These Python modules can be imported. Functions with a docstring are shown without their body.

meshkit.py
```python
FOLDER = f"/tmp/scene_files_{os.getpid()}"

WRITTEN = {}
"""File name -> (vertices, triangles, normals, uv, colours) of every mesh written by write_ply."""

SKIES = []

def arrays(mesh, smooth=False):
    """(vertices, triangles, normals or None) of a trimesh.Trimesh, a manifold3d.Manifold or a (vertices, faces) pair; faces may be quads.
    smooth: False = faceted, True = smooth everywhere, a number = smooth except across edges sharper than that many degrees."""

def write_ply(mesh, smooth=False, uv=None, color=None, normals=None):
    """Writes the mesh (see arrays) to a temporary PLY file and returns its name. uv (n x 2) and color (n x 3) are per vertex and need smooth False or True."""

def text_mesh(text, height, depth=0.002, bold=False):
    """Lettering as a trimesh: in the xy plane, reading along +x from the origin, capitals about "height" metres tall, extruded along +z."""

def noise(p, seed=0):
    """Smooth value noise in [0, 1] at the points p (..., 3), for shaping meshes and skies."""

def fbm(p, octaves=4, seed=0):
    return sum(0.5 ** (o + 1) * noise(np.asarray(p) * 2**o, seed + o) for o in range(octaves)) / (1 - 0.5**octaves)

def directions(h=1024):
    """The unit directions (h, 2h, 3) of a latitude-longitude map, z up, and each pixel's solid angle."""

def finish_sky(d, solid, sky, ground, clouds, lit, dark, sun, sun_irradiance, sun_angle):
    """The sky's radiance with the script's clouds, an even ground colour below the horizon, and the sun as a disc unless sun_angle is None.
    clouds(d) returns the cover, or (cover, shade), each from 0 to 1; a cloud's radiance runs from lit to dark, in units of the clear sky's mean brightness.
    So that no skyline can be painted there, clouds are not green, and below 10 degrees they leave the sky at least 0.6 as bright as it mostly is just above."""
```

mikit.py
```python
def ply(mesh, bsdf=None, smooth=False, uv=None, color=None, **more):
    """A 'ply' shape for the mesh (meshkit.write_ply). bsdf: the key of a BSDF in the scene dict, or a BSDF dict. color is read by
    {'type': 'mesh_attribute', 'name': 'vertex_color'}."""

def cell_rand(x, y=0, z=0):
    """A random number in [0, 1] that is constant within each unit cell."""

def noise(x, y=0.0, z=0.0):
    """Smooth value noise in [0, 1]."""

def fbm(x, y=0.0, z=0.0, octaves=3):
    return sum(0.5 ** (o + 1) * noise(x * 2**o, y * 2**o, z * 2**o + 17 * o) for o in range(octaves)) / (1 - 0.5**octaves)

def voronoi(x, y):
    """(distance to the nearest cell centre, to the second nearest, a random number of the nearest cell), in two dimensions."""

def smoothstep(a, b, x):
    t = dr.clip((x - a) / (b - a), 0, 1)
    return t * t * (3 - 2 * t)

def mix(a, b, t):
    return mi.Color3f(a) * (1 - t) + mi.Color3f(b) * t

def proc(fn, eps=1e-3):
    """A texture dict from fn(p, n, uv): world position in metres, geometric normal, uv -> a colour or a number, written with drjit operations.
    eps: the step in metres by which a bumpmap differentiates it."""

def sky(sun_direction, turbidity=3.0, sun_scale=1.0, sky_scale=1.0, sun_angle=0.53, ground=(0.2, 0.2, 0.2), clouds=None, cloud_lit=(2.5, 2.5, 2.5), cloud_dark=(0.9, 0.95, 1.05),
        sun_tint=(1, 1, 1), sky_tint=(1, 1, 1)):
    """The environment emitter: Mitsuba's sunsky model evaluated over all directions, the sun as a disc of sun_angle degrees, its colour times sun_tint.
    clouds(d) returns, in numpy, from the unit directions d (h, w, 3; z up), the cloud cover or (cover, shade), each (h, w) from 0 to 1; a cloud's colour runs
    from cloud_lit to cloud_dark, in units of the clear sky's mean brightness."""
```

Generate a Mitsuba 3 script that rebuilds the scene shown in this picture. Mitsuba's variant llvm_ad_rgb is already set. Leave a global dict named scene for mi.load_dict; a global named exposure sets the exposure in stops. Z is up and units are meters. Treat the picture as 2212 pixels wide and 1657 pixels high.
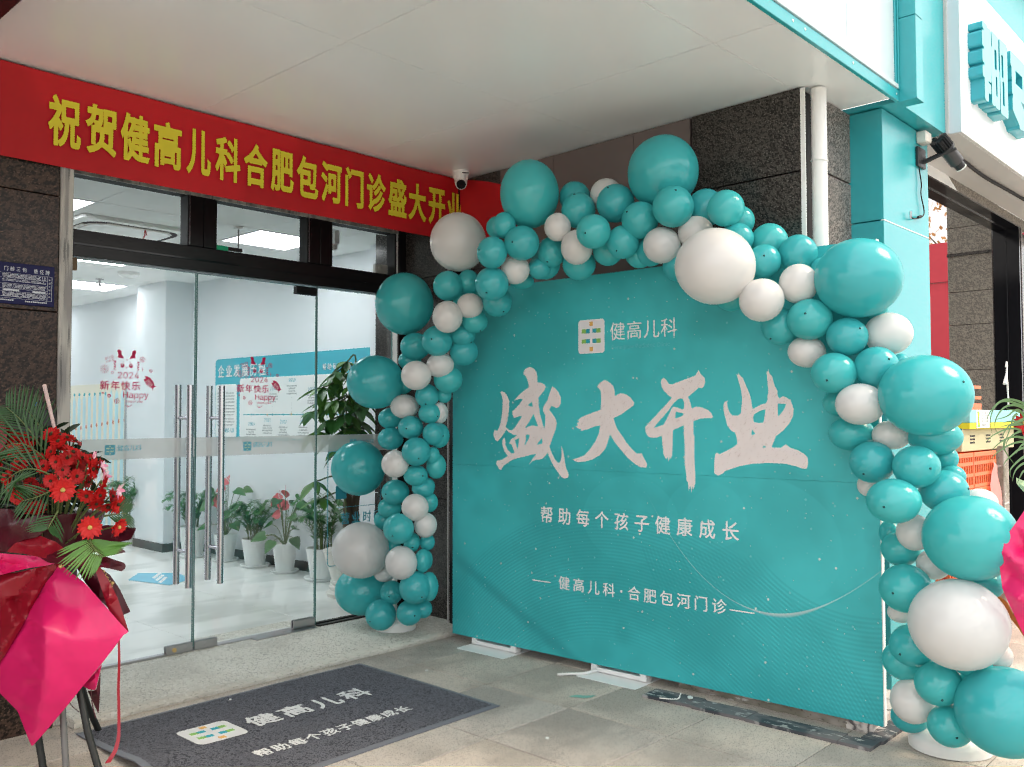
import math, random
import numpy as np
import trimesh
import mitsuba as mi
import drjit as dr
import mikit, meshkit
from shapely.geometry import Polygon, MultiPolygon, box as sbox
from shapely import affinity
from scipy.spatial import Delaunay
from scipy.interpolate import RBFInterpolator, LinearNDInterpolator

random.seed(7)
rng = np.random.default_rng(7)
scene, labels = {}, {}

# ------------------------------------------------------------------ camera, sky, exposure
YAW, PITCH, ROLL = 0.818275, 0.036703, -0.001733
fwd = np.array([math.sin(YAW) * math.cos(PITCH), math.cos(YAW) * math.cos(PITCH), math.sin(PITCH)])
rgt = np.array([math.cos(YAW), -math.sin(YAW), 0.0])
upv = np.cross(rgt, fwd)
upv = -rgt * math.sin(ROLL) + upv * math.cos(ROLL)
EYE = np.array([0.0, 0.0, 1.42])
scene["camera"] = {"type": "perspective", "fov": 59.44, "fov_axis": "x", "near_clip": 0.05, "far_clip": 500.0,
                   "to_world": mi.ScalarTransform4f().look_at(origin=EYE.tolist(), target=(EYE + fwd).tolist(), up=upv.tolist())}
scene["sky"] = mikit.sky((0.45, -0.55, 0.75), turbidity=3, sun_scale=0.22, sun_angle=25, clouds=lambda d: 1.0,
                         cloud_lit=(2.5, 2.5, 2.5), sun_tint=(1, 0.97, 0.94))
exposure = 3.25
LAMP = 1.3          # radiance of the ceiling light panels in the clinic

# ------------------------------------------------------------------ helpers
T4 = mi.ScalarTransform4f


def numbered(name):
    if name not in used:
        used.add(name)
        return name
    k = 1
    while f"{name}_{k:03d}" in used:
        k += 1
    used.add(f"{name}_{k:03d}")
    return f"{name}_{k:03d}"


used = set()


def thing(name, label, cat, group=None, kind=None):
    key = numbered(name)
    labels[key] = {"label": label, "category": cat}
    if group:
        labels[key]["group"] = group
    if kind:
        labels[key]["kind"] = kind
    return key


def put(parent, name, mesh, m, smooth=False, label=None, kind=None, **kw):
    """One entry of the scene: a part of parent (key parent__name) or a thing's own mesh (name None)."""
    key = parent if name is None else numbered(parent + "__" + name)
    scene[key] = mikit.ply(mesh, m, smooth, **kw)
    if label or kind:
        labels.setdefault(key, {})
        if label:
            labels[key]["label"] = label
        if kind:
            labels[key]["kind"] = kind
    return key


def structure(name, label, mesh=None, m=None, smooth=False):
    key = numbered(name)
    labels[key] = {"kind": "structure", "label": label}
    if mesh is not None:
        scene[key] = mikit.ply(mesh, m, smooth)
    return key


def cat(ms):
    return trimesh.util.concatenate(ms)


def bx(x0, x1, y0, y1, z0, z1, b=0.0):
    """A box, its edges chamfered by b."""
    if b <= 0:
        m = trimesh.creation.box(extents=(x1 - x0, y1 - y0, z1 - z0))
        m.apply_translation(((x0 + x1) / 2, (y0 + y1) / 2, (z0 + z1) / 2))
        return m
    b = min(b, (x1 - x0) * .45, (y1 - y0) * .45, (z1 - z0) * .45)
    pts = []
    for sx in (0, 1):
        for sy in (0, 1):
            for sz in (0, 1):
                c = np.array([x1 if sx else x0, y1 if sy else y0, z1 if sz else z0])
                d = np.array([-1 if sx else 1, -1 if sy else 1, -1 if sz else 1]) * b
                pts += [c + d * np.array(k) for k in ((0, 1, 1), (1, 0, 1), (1, 1, 0))]
    return trimesh.convex.convex_hull(np.array(pts))


def frame(o, ux, uy):
    ux, uy = np.asarray(ux, float), np.asarray(uy, float)
    M = np.eye(4)
    M[:3, 0], M[:3, 1], M[:3, 2], M[:3, 3] = ux, uy, np.cross(ux, uy), o
    return M


def polys(g):
    return [p for p in (g.geoms if hasattr(g, "geoms") else [g]) if p.geom_type == "Polygon" and p.area > 1e-9]


def flat(g, depth, M=None):
    """Shapely shape(s) extruded by depth, placed by M."""
    ms = [trimesh.creation.extrude_polygon(p, depth, engine="earcut") for q in (g if isinstance(g, list) else [g]) for p in polys(q)]
    m = cat(ms)
    if M is not None:
        m.apply_transform(M)
    return m


def tube(pts, r, n=8, caps=True):
    pts = np.asarray(pts, float)
    r = np.broadcast_to(np.asarray(r, float), (len(pts),))
    t = np.gradient(pts, axis=0)
    t /= np.linalg.norm(t, axis=1, keepdims=True) + 1e-12
    ref = np.array([0, 0, 1.0]) if abs(t[0][2]) < .9 else np.array([1.0, 0, 0])
    v, f = [], []
    a = np.arange(n) * 2 * np.pi / n
    u = np.cross(t[0], ref)
    for i, p in enumerate(pts):
        u = u - t[i] * (u @ t[i])
        u /= np.linalg.norm(u)
        w = np.cross(t[i], u)
        v.append(p + r[i] * (np.cos(a)[:, None] * u + np.sin(a)[:, None] * w))
    v = np.vstack(v)
    for i in range(len(pts) - 1):
        for k in range(n):
            q, s = i * n + k, i * n + (k + 1) % n
            f += [[q, s, s + n], [q, s + n, q + n]]
    if caps:
        v = np.vstack([v, pts[0], pts[-1]])
        c0, c1, e = len(v) - 2, len(v) - 1, (len(pts) - 1) * n
        for k in range(n):
            f += [[c0, (k + 1) % n, k], [c1, e + k, e + (k + 1) % n]]
    return trimesh.Trimesh(v, f, process=False)


def curve(pts, n=12):
    """A smooth curve through the points."""
    pts = np.asarray(pts, float)
    if len(pts) < 3:
        return pts[0] + (pts[-1] - pts[0]) * np.linspace(0, 1, n)[:, None]
    P = np.vstack([2 * pts[0] - pts[1], pts, 2 * pts[-1] - pts[-2]])
    out = []
    for i in range(1, len(P) - 2):
        for t in np.linspace(0, 1, n, endpoint=False):
            a, b, c, d = P[i - 1:i + 3]
            out.append(.5 * (2 * b + (c - a) * t + (2 * a - 5 * b + 4 * c - d) * t ** 2 + (3 * b - a - 3 * c + d) * t ** 3))
    return np.array(out + [pts[-1]])


def cyl(p0, p1, r, n=20):
    return tube([p0, p1], r, n)


def lathe(profile, n=40, o=(0, 0, 0)):
    m = trimesh.creation.revolve(np.asarray(profile, float), sections=n)
    m.apply_translation(o)
    return m


def ball(o, r, sub=2, scale=None):
    m = trimesh.creation.icosphere(subdivisions=sub, radius=r)
    if scale is not None:
        m.apply_scale(scale)
    m.apply_translation(o)
    return m


def ribbon(pts, w, side):
    """A strip of width(s) w along pts, its width along side."""
    pts = np.asarray(pts, float)
    w = np.broadcast_to(np.asarray(w, float), (len(pts),))[:, None] / 2
    side = np.broadcast_to(np.asarray(side, float), pts.shape)
    v = np.empty((2 * len(pts), 3))
    v[0::2], v[1::2] = pts - side * w, pts + side * w
    f = []
    for i in range(len(pts) - 1):
        a = 2 * i
        f += [[a, a + 1, a + 3], [a, a + 3, a + 2]]
    return trimesh.Trimesh(v, f, process=False)


# ------------------------------------------------------------------ lettering
GLYPHS = {
"祝": [[[320,95,344,69,363,40,372,38,445,80,492,123,537,185,575,278,595,378,605,501,700,502,702,118,715,70,735,53,765,45,897,45,925,55,940,70,960,130,967,222,905,252,897,140,890,116,882,108,790,108,781,114,775,128,775,500,905,503,905,892,425,892,425,503,529,501,522,390,512,332,495,272,454,196,396,138],[498,822,831,824,832,571,499,571]],[[35,407,52,376,68,333,72,333,150,398,193,444,199,444,200,40,270,40,270,464,276,465,287,454,370,348,382,355,420,410,281,552,345,655,392,765,355,792,255,791,261,802,305,832,255,907,212,955,205,955,173,935,158,925,155,918,212,849,243,791,55,790,53,720,295,720,297,712,259,644,182,538,114,468]]],
"贺": [[[523,188,711,117,868,40,875,45,907,98,902,107,785,162,565,242,555,240]],[[565,600,905,600,905,902,565,905],[632,837,829,839,829,666,634,666]],[[198,215,275,215,278,472,726,472,728,220,807,220,807,540,198,540]],[[80,95,123,43,135,38,292,85,385,128,425,153,480,200,500,225,522,268,537,338,537,432,460,432,460,353,447,290,414,238,376,206,336,180,251,143]],[[38,612,57,589,78,555,125,575,177,610,227,663,265,733,288,817,420,818,422,770,417,715,402,656,385,645,308,645,270,650,270,645,282,618,288,590,295,588,410,588,450,600,475,630,485,670,495,768,500,887,300,888,302,960,230,960,223,888,78,887,75,818,210,817,212,808,195,751,179,721,149,681,99,641]]],
"健": [[[225,88,273,40,280,43,345,105,392,174,448,128,513,93,603,65,670,55,937,53,948,88,962,115,725,118,620,130,557,148,501,173,456,203,422,236,450,318,470,395,487,493,497,585,462,595,376,592,373,597,457,755,505,863,502,872,465,897,455,897,437,888,283,887,283,823,411,819,380,744,332,651,289,588,258,563,285,513,315,532,422,532,425,518,402,387,376,305,368,309,343,359,315,442,260,422,293,328,345,230,294,151]],[[490,742,490,685,660,682,659,603,535,602,535,548,659,547,659,471,520,470,520,410,659,409,660,334,493,332,493,273,658,272,660,153,725,150,727,272,940,273,940,332,725,335,727,410,905,410,905,470,725,473,726,547,890,548,890,683,962,685,962,742,890,744,890,877,727,878,725,957,663,957,659,878,535,877,535,823,659,822,659,744],[725,820,829,822,829,744,726,743],[725,682,829,684,829,604,726,603]],[[33,568,72,493,138,594,145,594,145,40,212,40,213,745,242,818,280,942,213,960,180,850,137,744,92,656]]],
"高": [[[60,857,60,793,937,793,937,857,554,858,512,965,443,947,467,868,465,858]],[[95,40,167,40,170,415,828,415,830,112,820,103,713,102,713,98,735,48,832,48,877,58,897,75,905,100,905,477,95,477]],[[210,533,797,533,797,735,210,735],[285,677,718,680,720,590,287,588]],[[280,98,352,98,355,147,705,148,705,355,280,355],[356,202,355,300,637,298,635,203]]],
"儿": [[[630,140,635,108,648,78,678,55,715,48,882,50,907,60,935,93,950,138,960,208,965,295,926,310,895,330,887,185,880,147,869,128,855,120,733,120,721,123,708,142,705,920,630,920]],[[33,93,67,62,85,38,132,68,192,123,235,175,260,215,295,293,322,403,332,498,332,920,260,920,257,508,247,420,222,325,192,259,147,193,87,133]]],
"科": [[[423,310,433,238,761,289,763,40,835,40,835,301,852,307,965,325,952,395,835,377,835,962,763,962,762,364,435,312]],[[505,850,508,843,602,769,663,705,715,753,650,820,555,890,548,890]],[[465,588,465,583,564,512,638,440,642,440,690,485,687,492,637,540,515,627,500,622]],[[28,293,65,225,70,225,130,313,180,408,205,469,212,470,213,40,285,40,285,497,297,492,327,446,378,358,425,413,385,470,285,590,288,607,435,608,435,677,285,680,286,844,417,885,372,947,300,920,228,900,55,865,73,808,212,826,212,680,43,677,43,608,197,608,200,600,170,524,117,419,72,346]]],
"合": [[[40,600,72,567,90,538,100,535,244,611,250,563,752,563,753,625,757,627,860,568,917,542,936,574,968,610,789,698,706,751,646,796,554,884,582,930,515,962,444,871,392,818,326,763,184,668],[285,638,407,730,506,828,620,723,741,635,287,632]],[[195,43,270,40,276,98,735,97,738,45,817,45,817,442,195,442],[272,372,736,375,737,169,274,168]]],
"肥": [[[462,170,470,123,485,90,500,75,548,58,845,55,872,60,900,73,927,103,947,153,962,277,937,285,897,307,893,307,890,245,880,177,869,151,843,130,578,128,554,135,543,146,535,173,536,479,842,480,845,425,917,425,917,912,463,912],[722,840,840,842,845,838,845,555,841,550,723,552],[535,840,657,841,656,550,535,552]],[[35,73,69,57,95,38,105,53,130,128,147,205,170,385,315,382,312,127,302,120,195,120,210,85,218,48,275,48,335,55,362,68,380,93,385,118,385,932,105,932,105,520,97,345,75,195,60,137],[173,455,173,626,314,627,314,456],[172,860,314,861,314,698,173,699]]],
"包": [[[35,617,95,565,105,568,187,648,272,755,793,755,795,688,785,490,777,417,765,362,759,351,742,338,622,340,637,305,643,270,648,268,772,270,805,283,825,303,845,355,862,518,875,825,322,825,320,829,347,878,377,945,303,965,242,849,177,756,79,653]],[[195,650,195,173,205,128,233,90,268,73,350,60,817,60,887,75,905,85,927,108,950,160,960,230,924,240,892,257,888,257,880,197,865,159,851,145,818,133,375,130,320,135,286,148,270,178,271,352,605,353,605,650],[270,580,531,582,532,421,271,421]]],
"河": [[[80,893,201,822,263,780,270,783,307,833,310,825,809,824,810,135,801,123,785,118,583,120,583,115,597,86,610,40,772,43,822,50,857,65,880,98,885,123,885,822,965,825,965,897,310,897,310,848,305,845,157,930,120,945]],[[370,250,440,250,442,320,685,320,685,685,370,685],[440,612,614,614,614,388,441,389]],[[63,105,65,98,105,65,127,53,212,195,307,375,257,422,248,420,167,269]],[[70,672,33,618,134,562,215,510,257,568,252,577,220,597,77,672]]],
"门": [[[360,853,834,851,835,125,821,113,800,110,645,110,660,81,670,40,820,43,852,48,882,60,895,70,907,93,912,120,912,925,360,925]],[[128,928,227,801,268,738,327,780,327,787,285,847,185,962]],[[92,40,167,38,167,760,93,760]]],
"诊": [[[333,645,333,640,380,590,397,598,457,638,527,695,600,770,654,840,698,788,783,703,863,638,920,600,927,600,980,660,919,693,864,731,788,793,738,843,693,900,707,938,705,945,638,962,602,894,529,798,434,711]],[[395,102,435,43,447,40,557,75,682,133,765,185,822,233,890,308,927,370,860,395,824,341,784,296,729,248,681,216,543,148]],[[435,305,483,250,540,275,637,335,707,390,780,463,817,515,755,542,719,496,674,451,621,408,536,353]],[[420,505,458,463,470,455,537,493,605,540,667,593,722,655,660,680,607,623,551,581]],[[45,575,197,573,197,210,175,154,142,120,190,68,239,112,407,235,383,297,279,226,270,226,270,647,48,647]],[[133,898,138,888,184,849,252,782,278,750,330,803,257,880,182,942,178,942]]],
"盛": [[[48,60,950,58,950,127,835,129,835,370,173,370,172,129,48,127],[638,128,636,309,759,309,759,129],[440,128,438,309,564,309,564,129],[242,307,367,309,366,128,243,129]],[[43,410,103,363,117,375,137,405,167,468,190,540,208,635,382,634,377,553,367,508,347,495,248,498,248,493,263,440,380,440,410,450,432,478,442,515,452,608,455,695,212,695,210,783,522,785,560,665,615,555,529,498,453,460,498,408,507,405,562,435,654,498,713,440,765,408,815,393,870,393,887,398,915,420,930,448,942,495,947,550,888,580,877,497,867,473,850,462,820,465,784,480,758,498,715,546,805,645,865,737,795,757,744,678,672,605,628,697,602,782,930,785,930,852,788,853,788,859,812,877,762,922,705,962,693,960,650,930,724,874,739,859,739,853,587,853,580,878,572,960,498,960,508,853,135,852,135,688,120,572,95,494,72,449]]],
"大": [[[45,100,77,72,98,43,105,43,190,88,277,153,352,230,422,333,470,435,501,530,570,373,608,308,665,228,720,168,773,120,858,63,895,43,905,43,928,79,957,112,884,148,826,188,796,213,713,301,640,411,593,512,565,592,942,595,942,672,529,673,540,823,542,960,460,960,457,780,444,673,63,672,63,595,430,595,432,590,415,522,377,422,342,356,304,301,252,241,204,198,136,150,45,105]]],
"开": [[[53,537,53,465,287,462,265,347,219,249,174,188,139,153,55,92,113,35,150,58,207,105,245,145,290,208,312,250,340,323,368,465,649,464,650,38,725,38,725,463,950,468,950,537,726,539,725,820,917,823,917,895,90,895,90,823,292,821,292,540],[373,538,371,822,649,822,649,538]]],
"业": [[[60,165,60,90,942,90,942,165,660,167,660,947,585,947,584,166,418,167,417,950,340,950,340,167]],[[690,378,748,348,752,350,860,553,922,693,920,697,853,727,797,589,735,461,693,390]],[[83,705,160,528,218,358,292,383,260,482,155,727,145,730,88,712]]],
"帮": [[[585,423,655,423,657,855,823,854,809,826,735,715,789,682,829,644,847,619,855,595,855,575,847,556,823,540,797,535,683,537,703,478,728,473,795,472,840,478,880,490,912,518,927,550,930,573,922,620,890,670,817,728,935,885,935,895,890,922,585,920]],[[50,610,50,550,233,548,222,528,166,478,108,445,70,432,70,428,120,378,175,400,245,448,290,495,324,550,540,550,540,610,345,613,352,687,512,688,512,747,351,748,351,821,535,823,535,882,352,883,350,962,275,962,273,883,65,882,65,823,270,822,275,817,274,748,88,747,88,688,272,687,275,660,265,610]],[[150,382,150,93,225,93,225,310,230,315,457,314,458,40,535,40,535,310,540,315,785,315,790,311,787,166,777,160,630,160,655,95,757,95,805,100,845,115,862,140,865,382,537,383,535,460,458,460,455,383]]],
"助": [[[372,90,402,67,425,38,432,40,482,78,535,130,587,203,635,300,660,378,685,500,703,662,855,661,845,330,832,198,817,139,801,121,785,115,643,120,662,73,665,48,795,45,837,53,875,83,890,110,902,163,915,285,930,732,703,736,705,962,633,960,629,733,465,732,465,663,627,661,612,505,580,367,535,264,472,176,424,131,375,97]],[[35,215,48,138,55,138,495,243,487,310,447,300,433,302,432,912,105,912,105,230],[175,842,361,844,362,699,176,698],[175,627,361,629,362,484,176,483],[359,281,175,247,176,414,362,414,362,285]]],
"每": [[[43,467,43,400,185,398,148,173,717,169,710,129,699,111,686,100,613,98,548,102,560,75,565,43,590,40,702,40,725,45,752,60,772,85,796,169,925,173,925,237,803,240,816,399,960,400,960,467,818,469,825,690,223,690,194,469],[442,618,445,622,748,622,745,467,581,465,581,471,615,510,550,560],[422,395,425,400,738,400,740,358,730,239,571,238,571,244,597,277,540,325],[270,480,291,622,428,622,429,616,393,578,481,529,536,492,561,468,273,465],[235,242,261,399,398,400,399,394,365,358,474,294,538,240,238,238]],[[40,633,40,628,107,585,182,670,267,792,925,793,925,860,309,860,308,868,345,945,270,967,227,874,162,769,92,681]]],
"个": [[[38,567,67,532,90,498,150,525,242,583,335,653,452,765,501,823,608,710,688,640,795,563,893,505,915,495,936,529,967,560,968,565,909,593,819,646,691,738,586,838,547,883,572,930,505,960,474,911,414,836,302,728,191,648,124,608]],[[460,40,537,40,537,665,460,665]]],
"孩": [[[395,318,433,260,480,280,535,313,612,368,682,428,762,513,830,605,852,643,852,650,783,672,762,634,721,575,566,566,568,576,673,754,960,755,960,825,744,825,722,897,692,957,687,965,678,965,615,942,655,856,661,825,408,825,405,755,591,752,527,639,489,583,463,565,428,555,445,488,455,485,483,492,583,502,648,508,658,504,597,446,531,396,469,355]],[[353,100,397,38,485,73,570,115,647,163,719,215,824,124,900,45,950,88,955,97,887,165,774,263,855,353,915,438,927,462,853,490,812,421,769,366,719,313,652,256,579,206,514,168,428,128]],[[40,405,53,340,185,382,192,380,192,120,182,110,58,110,83,43,190,45,237,58,257,78,265,100,265,406,400,453,390,520,275,485,265,487,265,635,342,750,402,863,357,900,340,895,60,895,60,825,296,822,247,726,193,645,192,461,43,417]]],
"子": [[[50,515,50,440,465,438,465,132,459,121,442,115,263,117,293,40,400,40,457,45,505,58,530,78,542,113,544,439,952,440,952,515,543,517,543,622,640,675,722,730,820,805,872,853,872,857,817,897,800,892,150,892,153,818,705,818,708,814,609,741,465,660,463,515]]],
"康": [[[33,78,95,40,135,133,162,238,180,353,187,443,193,805,520,802,518,725,263,725,263,670,520,668,518,598,215,597,215,540,519,539,518,463,255,462,255,408,518,407,520,293,188,162,218,100,517,230,520,118,509,103,358,102,358,98,383,38,507,40,565,53,585,70,595,98,598,286,655,225,738,163,835,113,920,85,965,145,905,160,837,185,776,215,737,243,887,335,902,348,900,352,845,392,769,333,686,282,656,308,613,361,595,392,595,405,860,408,860,534,865,538,960,538,960,602,861,604,860,725,597,725,595,802,947,805,950,872,602,873,542,970,470,950,510,881,508,873,118,872,118,475,110,365,85,220,62,147],[595,667,788,670,790,600,597,598],[595,537,788,540,790,464,597,463]],[[243,358,351,279,388,248,432,293,422,305,375,340,285,397]]],
"成": [[[38,80,100,33,120,63,147,120,172,195,192,293,202,380,207,515,390,512,382,333,372,272,361,258,347,253,230,257,245,220,250,188,367,185,395,190,422,205,432,215,442,238,457,370,462,585,207,585,206,716,552,718,583,473,598,398,627,292,522,188,456,141,398,107,398,103,443,53,455,45,560,118,657,208,713,115,738,88,768,65,828,45,870,48,902,63,920,83,940,130,952,193,960,267,931,281,897,307,893,305,890,233,877,157,859,126,838,122,799,141,773,166,750,199,715,275,802,413,855,523,890,620,815,640,765,507,722,424,686,374,675,407,650,537,630,715,950,718,950,790,856,790,856,796,890,833,895,845,820,900,717,958,675,917,673,910,789,839,829,809,843,792,627,790,622,960,545,960,545,790,128,790,128,428,120,335,95,210,70,142]]],
"长": [[[55,570,55,495,247,493,247,160,234,131,208,112,238,45,340,82,572,145,567,215,340,160,325,161,328,495,482,494,538,378,610,273,695,188,798,118,915,68,931,96,965,135,960,142,904,160,834,193,766,236,713,278,671,321,631,371,590,434,564,492,945,495,945,570,326,571,325,955,248,955,247,571]],[[395,682,455,623,507,645,607,705,715,783,762,823,842,907,768,937,692,861,606,796,499,730]]],
"新": [[[460,93,520,50,542,85,575,158,600,248,615,340,622,438,623,551,772,552,775,45,847,45,848,550,957,553,957,622,624,623,622,812,775,843,925,888,867,942,710,895,553,865,552,440,545,343,532,267,510,190]],[[45,565,250,561,249,458,50,457,50,393,249,391,250,130,232,123,163,125,163,120,185,60,237,60,282,68,305,80,315,95,320,115,321,391,507,393,507,457,320,460,322,562,520,565,520,627,393,629,447,772,385,785,382,789,502,793,502,855,337,855,282,965,215,947,252,871,254,855,60,855,60,793,378,789,340,670,320,628,190,628,192,635,230,645,230,652,210,732,190,782,180,785,128,772,150,705,165,629,45,627]],[[360,330,407,249,443,170,495,203,457,285,412,357,385,347]],[[95,261,43,185,95,150,152,235,185,305,195,340,135,355]]],
"年": [[[48,342,48,270,511,270,513,40,590,40,591,269,955,273,955,342,591,344,591,542,885,543,885,612,592,613,590,766,907,768,907,840,312,840,310,848,352,945,278,965,242,879,187,779,119,686,50,615,108,573,117,570,190,650,270,768,511,767,512,617,507,612,213,612,212,344],[290,342,289,542,512,541,511,343]]],
"快": [[[298,92,352,35,410,70,467,115,515,163,557,218,600,295,628,371,668,285,718,203,758,153,825,90,888,50,913,38,922,38,941,69,972,103,972,107,919,130,879,156,796,231,738,311,690,410,689,427,965,428,965,500,880,502,880,800,656,801,655,960,580,960,578,800,385,800,385,730,579,729,577,520,572,500,330,500,330,428,563,424,555,385,535,329,507,276,469,223,401,158],[650,515,655,560,656,729,804,729,804,501,653,500]],[[170,40,245,40,246,768,252,766,287,688,320,590,377,618,355,685,302,797,245,779,245,960,170,960]],[[28,510,80,490,90,493,120,613,137,760,80,767,55,597]]],
"乐": [[[693,365,797,241,890,105,960,140,945,167,880,255,757,397]],[[105,537,128,473,173,482,225,485,477,485,482,482,480,124,465,115,320,115,320,110,345,40,457,43,517,55,545,75,557,110,558,482,563,485,925,485,925,560,559,560,557,762,483,762,481,560,204,560,203,570,232,713,245,818,422,825,655,845,842,875,872,883,872,890,835,947,828,950,710,925,570,908,330,890,170,885,165,783,147,662,127,577]],[[40,155,48,143,102,103,215,233,272,313,307,375,235,397,192,326,137,253]]],
"企": [[[35,605,83,543,92,543,157,575,272,645,365,715,405,750,501,850,608,743,655,703,730,648,848,578,925,543,943,574,972,603,809,685,686,768,616,828,546,904,562,940,500,970,422,871,359,808,299,758,174,673]],[[80,137,80,68,932,70,932,137,548,139,548,387,837,388,838,457,549,458,547,687,470,687,469,139,281,139,280,510,205,510,205,140]]],
"发": [[[30,175,74,134,85,118,130,145,215,213,272,270,332,345,382,420,450,315,528,228,471,190,391,150,310,120,243,102,280,38,372,65,440,93,522,135,589,178,655,135,733,95,840,55,917,35,938,71,962,100,960,105,877,123,789,153,709,190,651,227,710,288,767,365,815,453,842,535,800,555,446,552,442,557,480,660,930,660,930,732,499,733,537,950,460,965,453,965,437,855,412,733,234,733,233,741,282,850,302,917,223,932,207,875,175,792,142,731,120,715,143,645,203,660,386,660,387,650,342,531,302,454,249,374,202,316,152,266],[430,477,737,480,740,475,712,421,677,369,639,323,588,275,523,336,498,366,458,424]],[[675,913,800,763,860,803,827,845,732,947]]],
"展": [[[220,407,220,343,330,340,330,162,317,131,283,102,313,40,370,60,615,123,617,185,403,138,405,342,539,342,580,265,633,198,713,128,805,75,917,38,935,71,960,98,832,140,786,163,741,194,744,199,817,240,895,295,845,335,833,332,794,301,691,237,646,286,615,334,617,342,950,343,950,407,741,409,741,512,910,513,910,577,742,578,740,670,670,670,668,578,473,578,470,670,400,670,399,578,250,577,250,513,399,511,399,409],[470,510,668,512,670,409,472,408]],[[33,83,33,75,93,40,100,40,137,110,167,193,190,285,207,405,215,510,216,679,890,680,890,912,140,912,140,508,127,365,112,282,85,187,45,99],[217,748,217,847,815,845,813,745]]],
"历": [[[35,83,102,43,127,100,160,215,177,320,187,430,190,837,193,842,947,843,947,912,115,912,115,500,107,373,87,237,57,135]],[[213,97,260,45,267,45,360,105,437,185,495,283,525,365,545,450,559,549,814,550,815,475,800,290,785,197,767,149,749,131,730,125,570,132,587,90,593,58,752,55,787,63,810,75,832,100,845,125,867,225,885,405,895,620,567,620,570,788,495,787,486,620,255,620,255,550,480,550,482,545,470,457,452,385,430,322,397,259,359,208,317,166,254,121]]],
"程": [[[380,132,380,68,962,68,962,132,718,135,719,262,920,263,920,327,718,328,718,448,940,450,940,515,425,515,425,450,645,448,644,328,448,327,448,263,644,262,645,135]],[[462,605,907,605,907,920,463,920],[532,852,833,855,835,672,534,670]],[[28,290,67,223,127,308,180,408,205,471,212,472,213,40,285,40,285,467,292,467,309,444,375,350,382,353,420,403,417,415,285,548,287,607,410,608,410,677,285,680,286,849,370,873,412,890,362,947,253,910,160,888,45,867,65,810,212,831,212,680,50,677,50,608,197,608,200,600,170,524,117,419,67,339]]],
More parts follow.
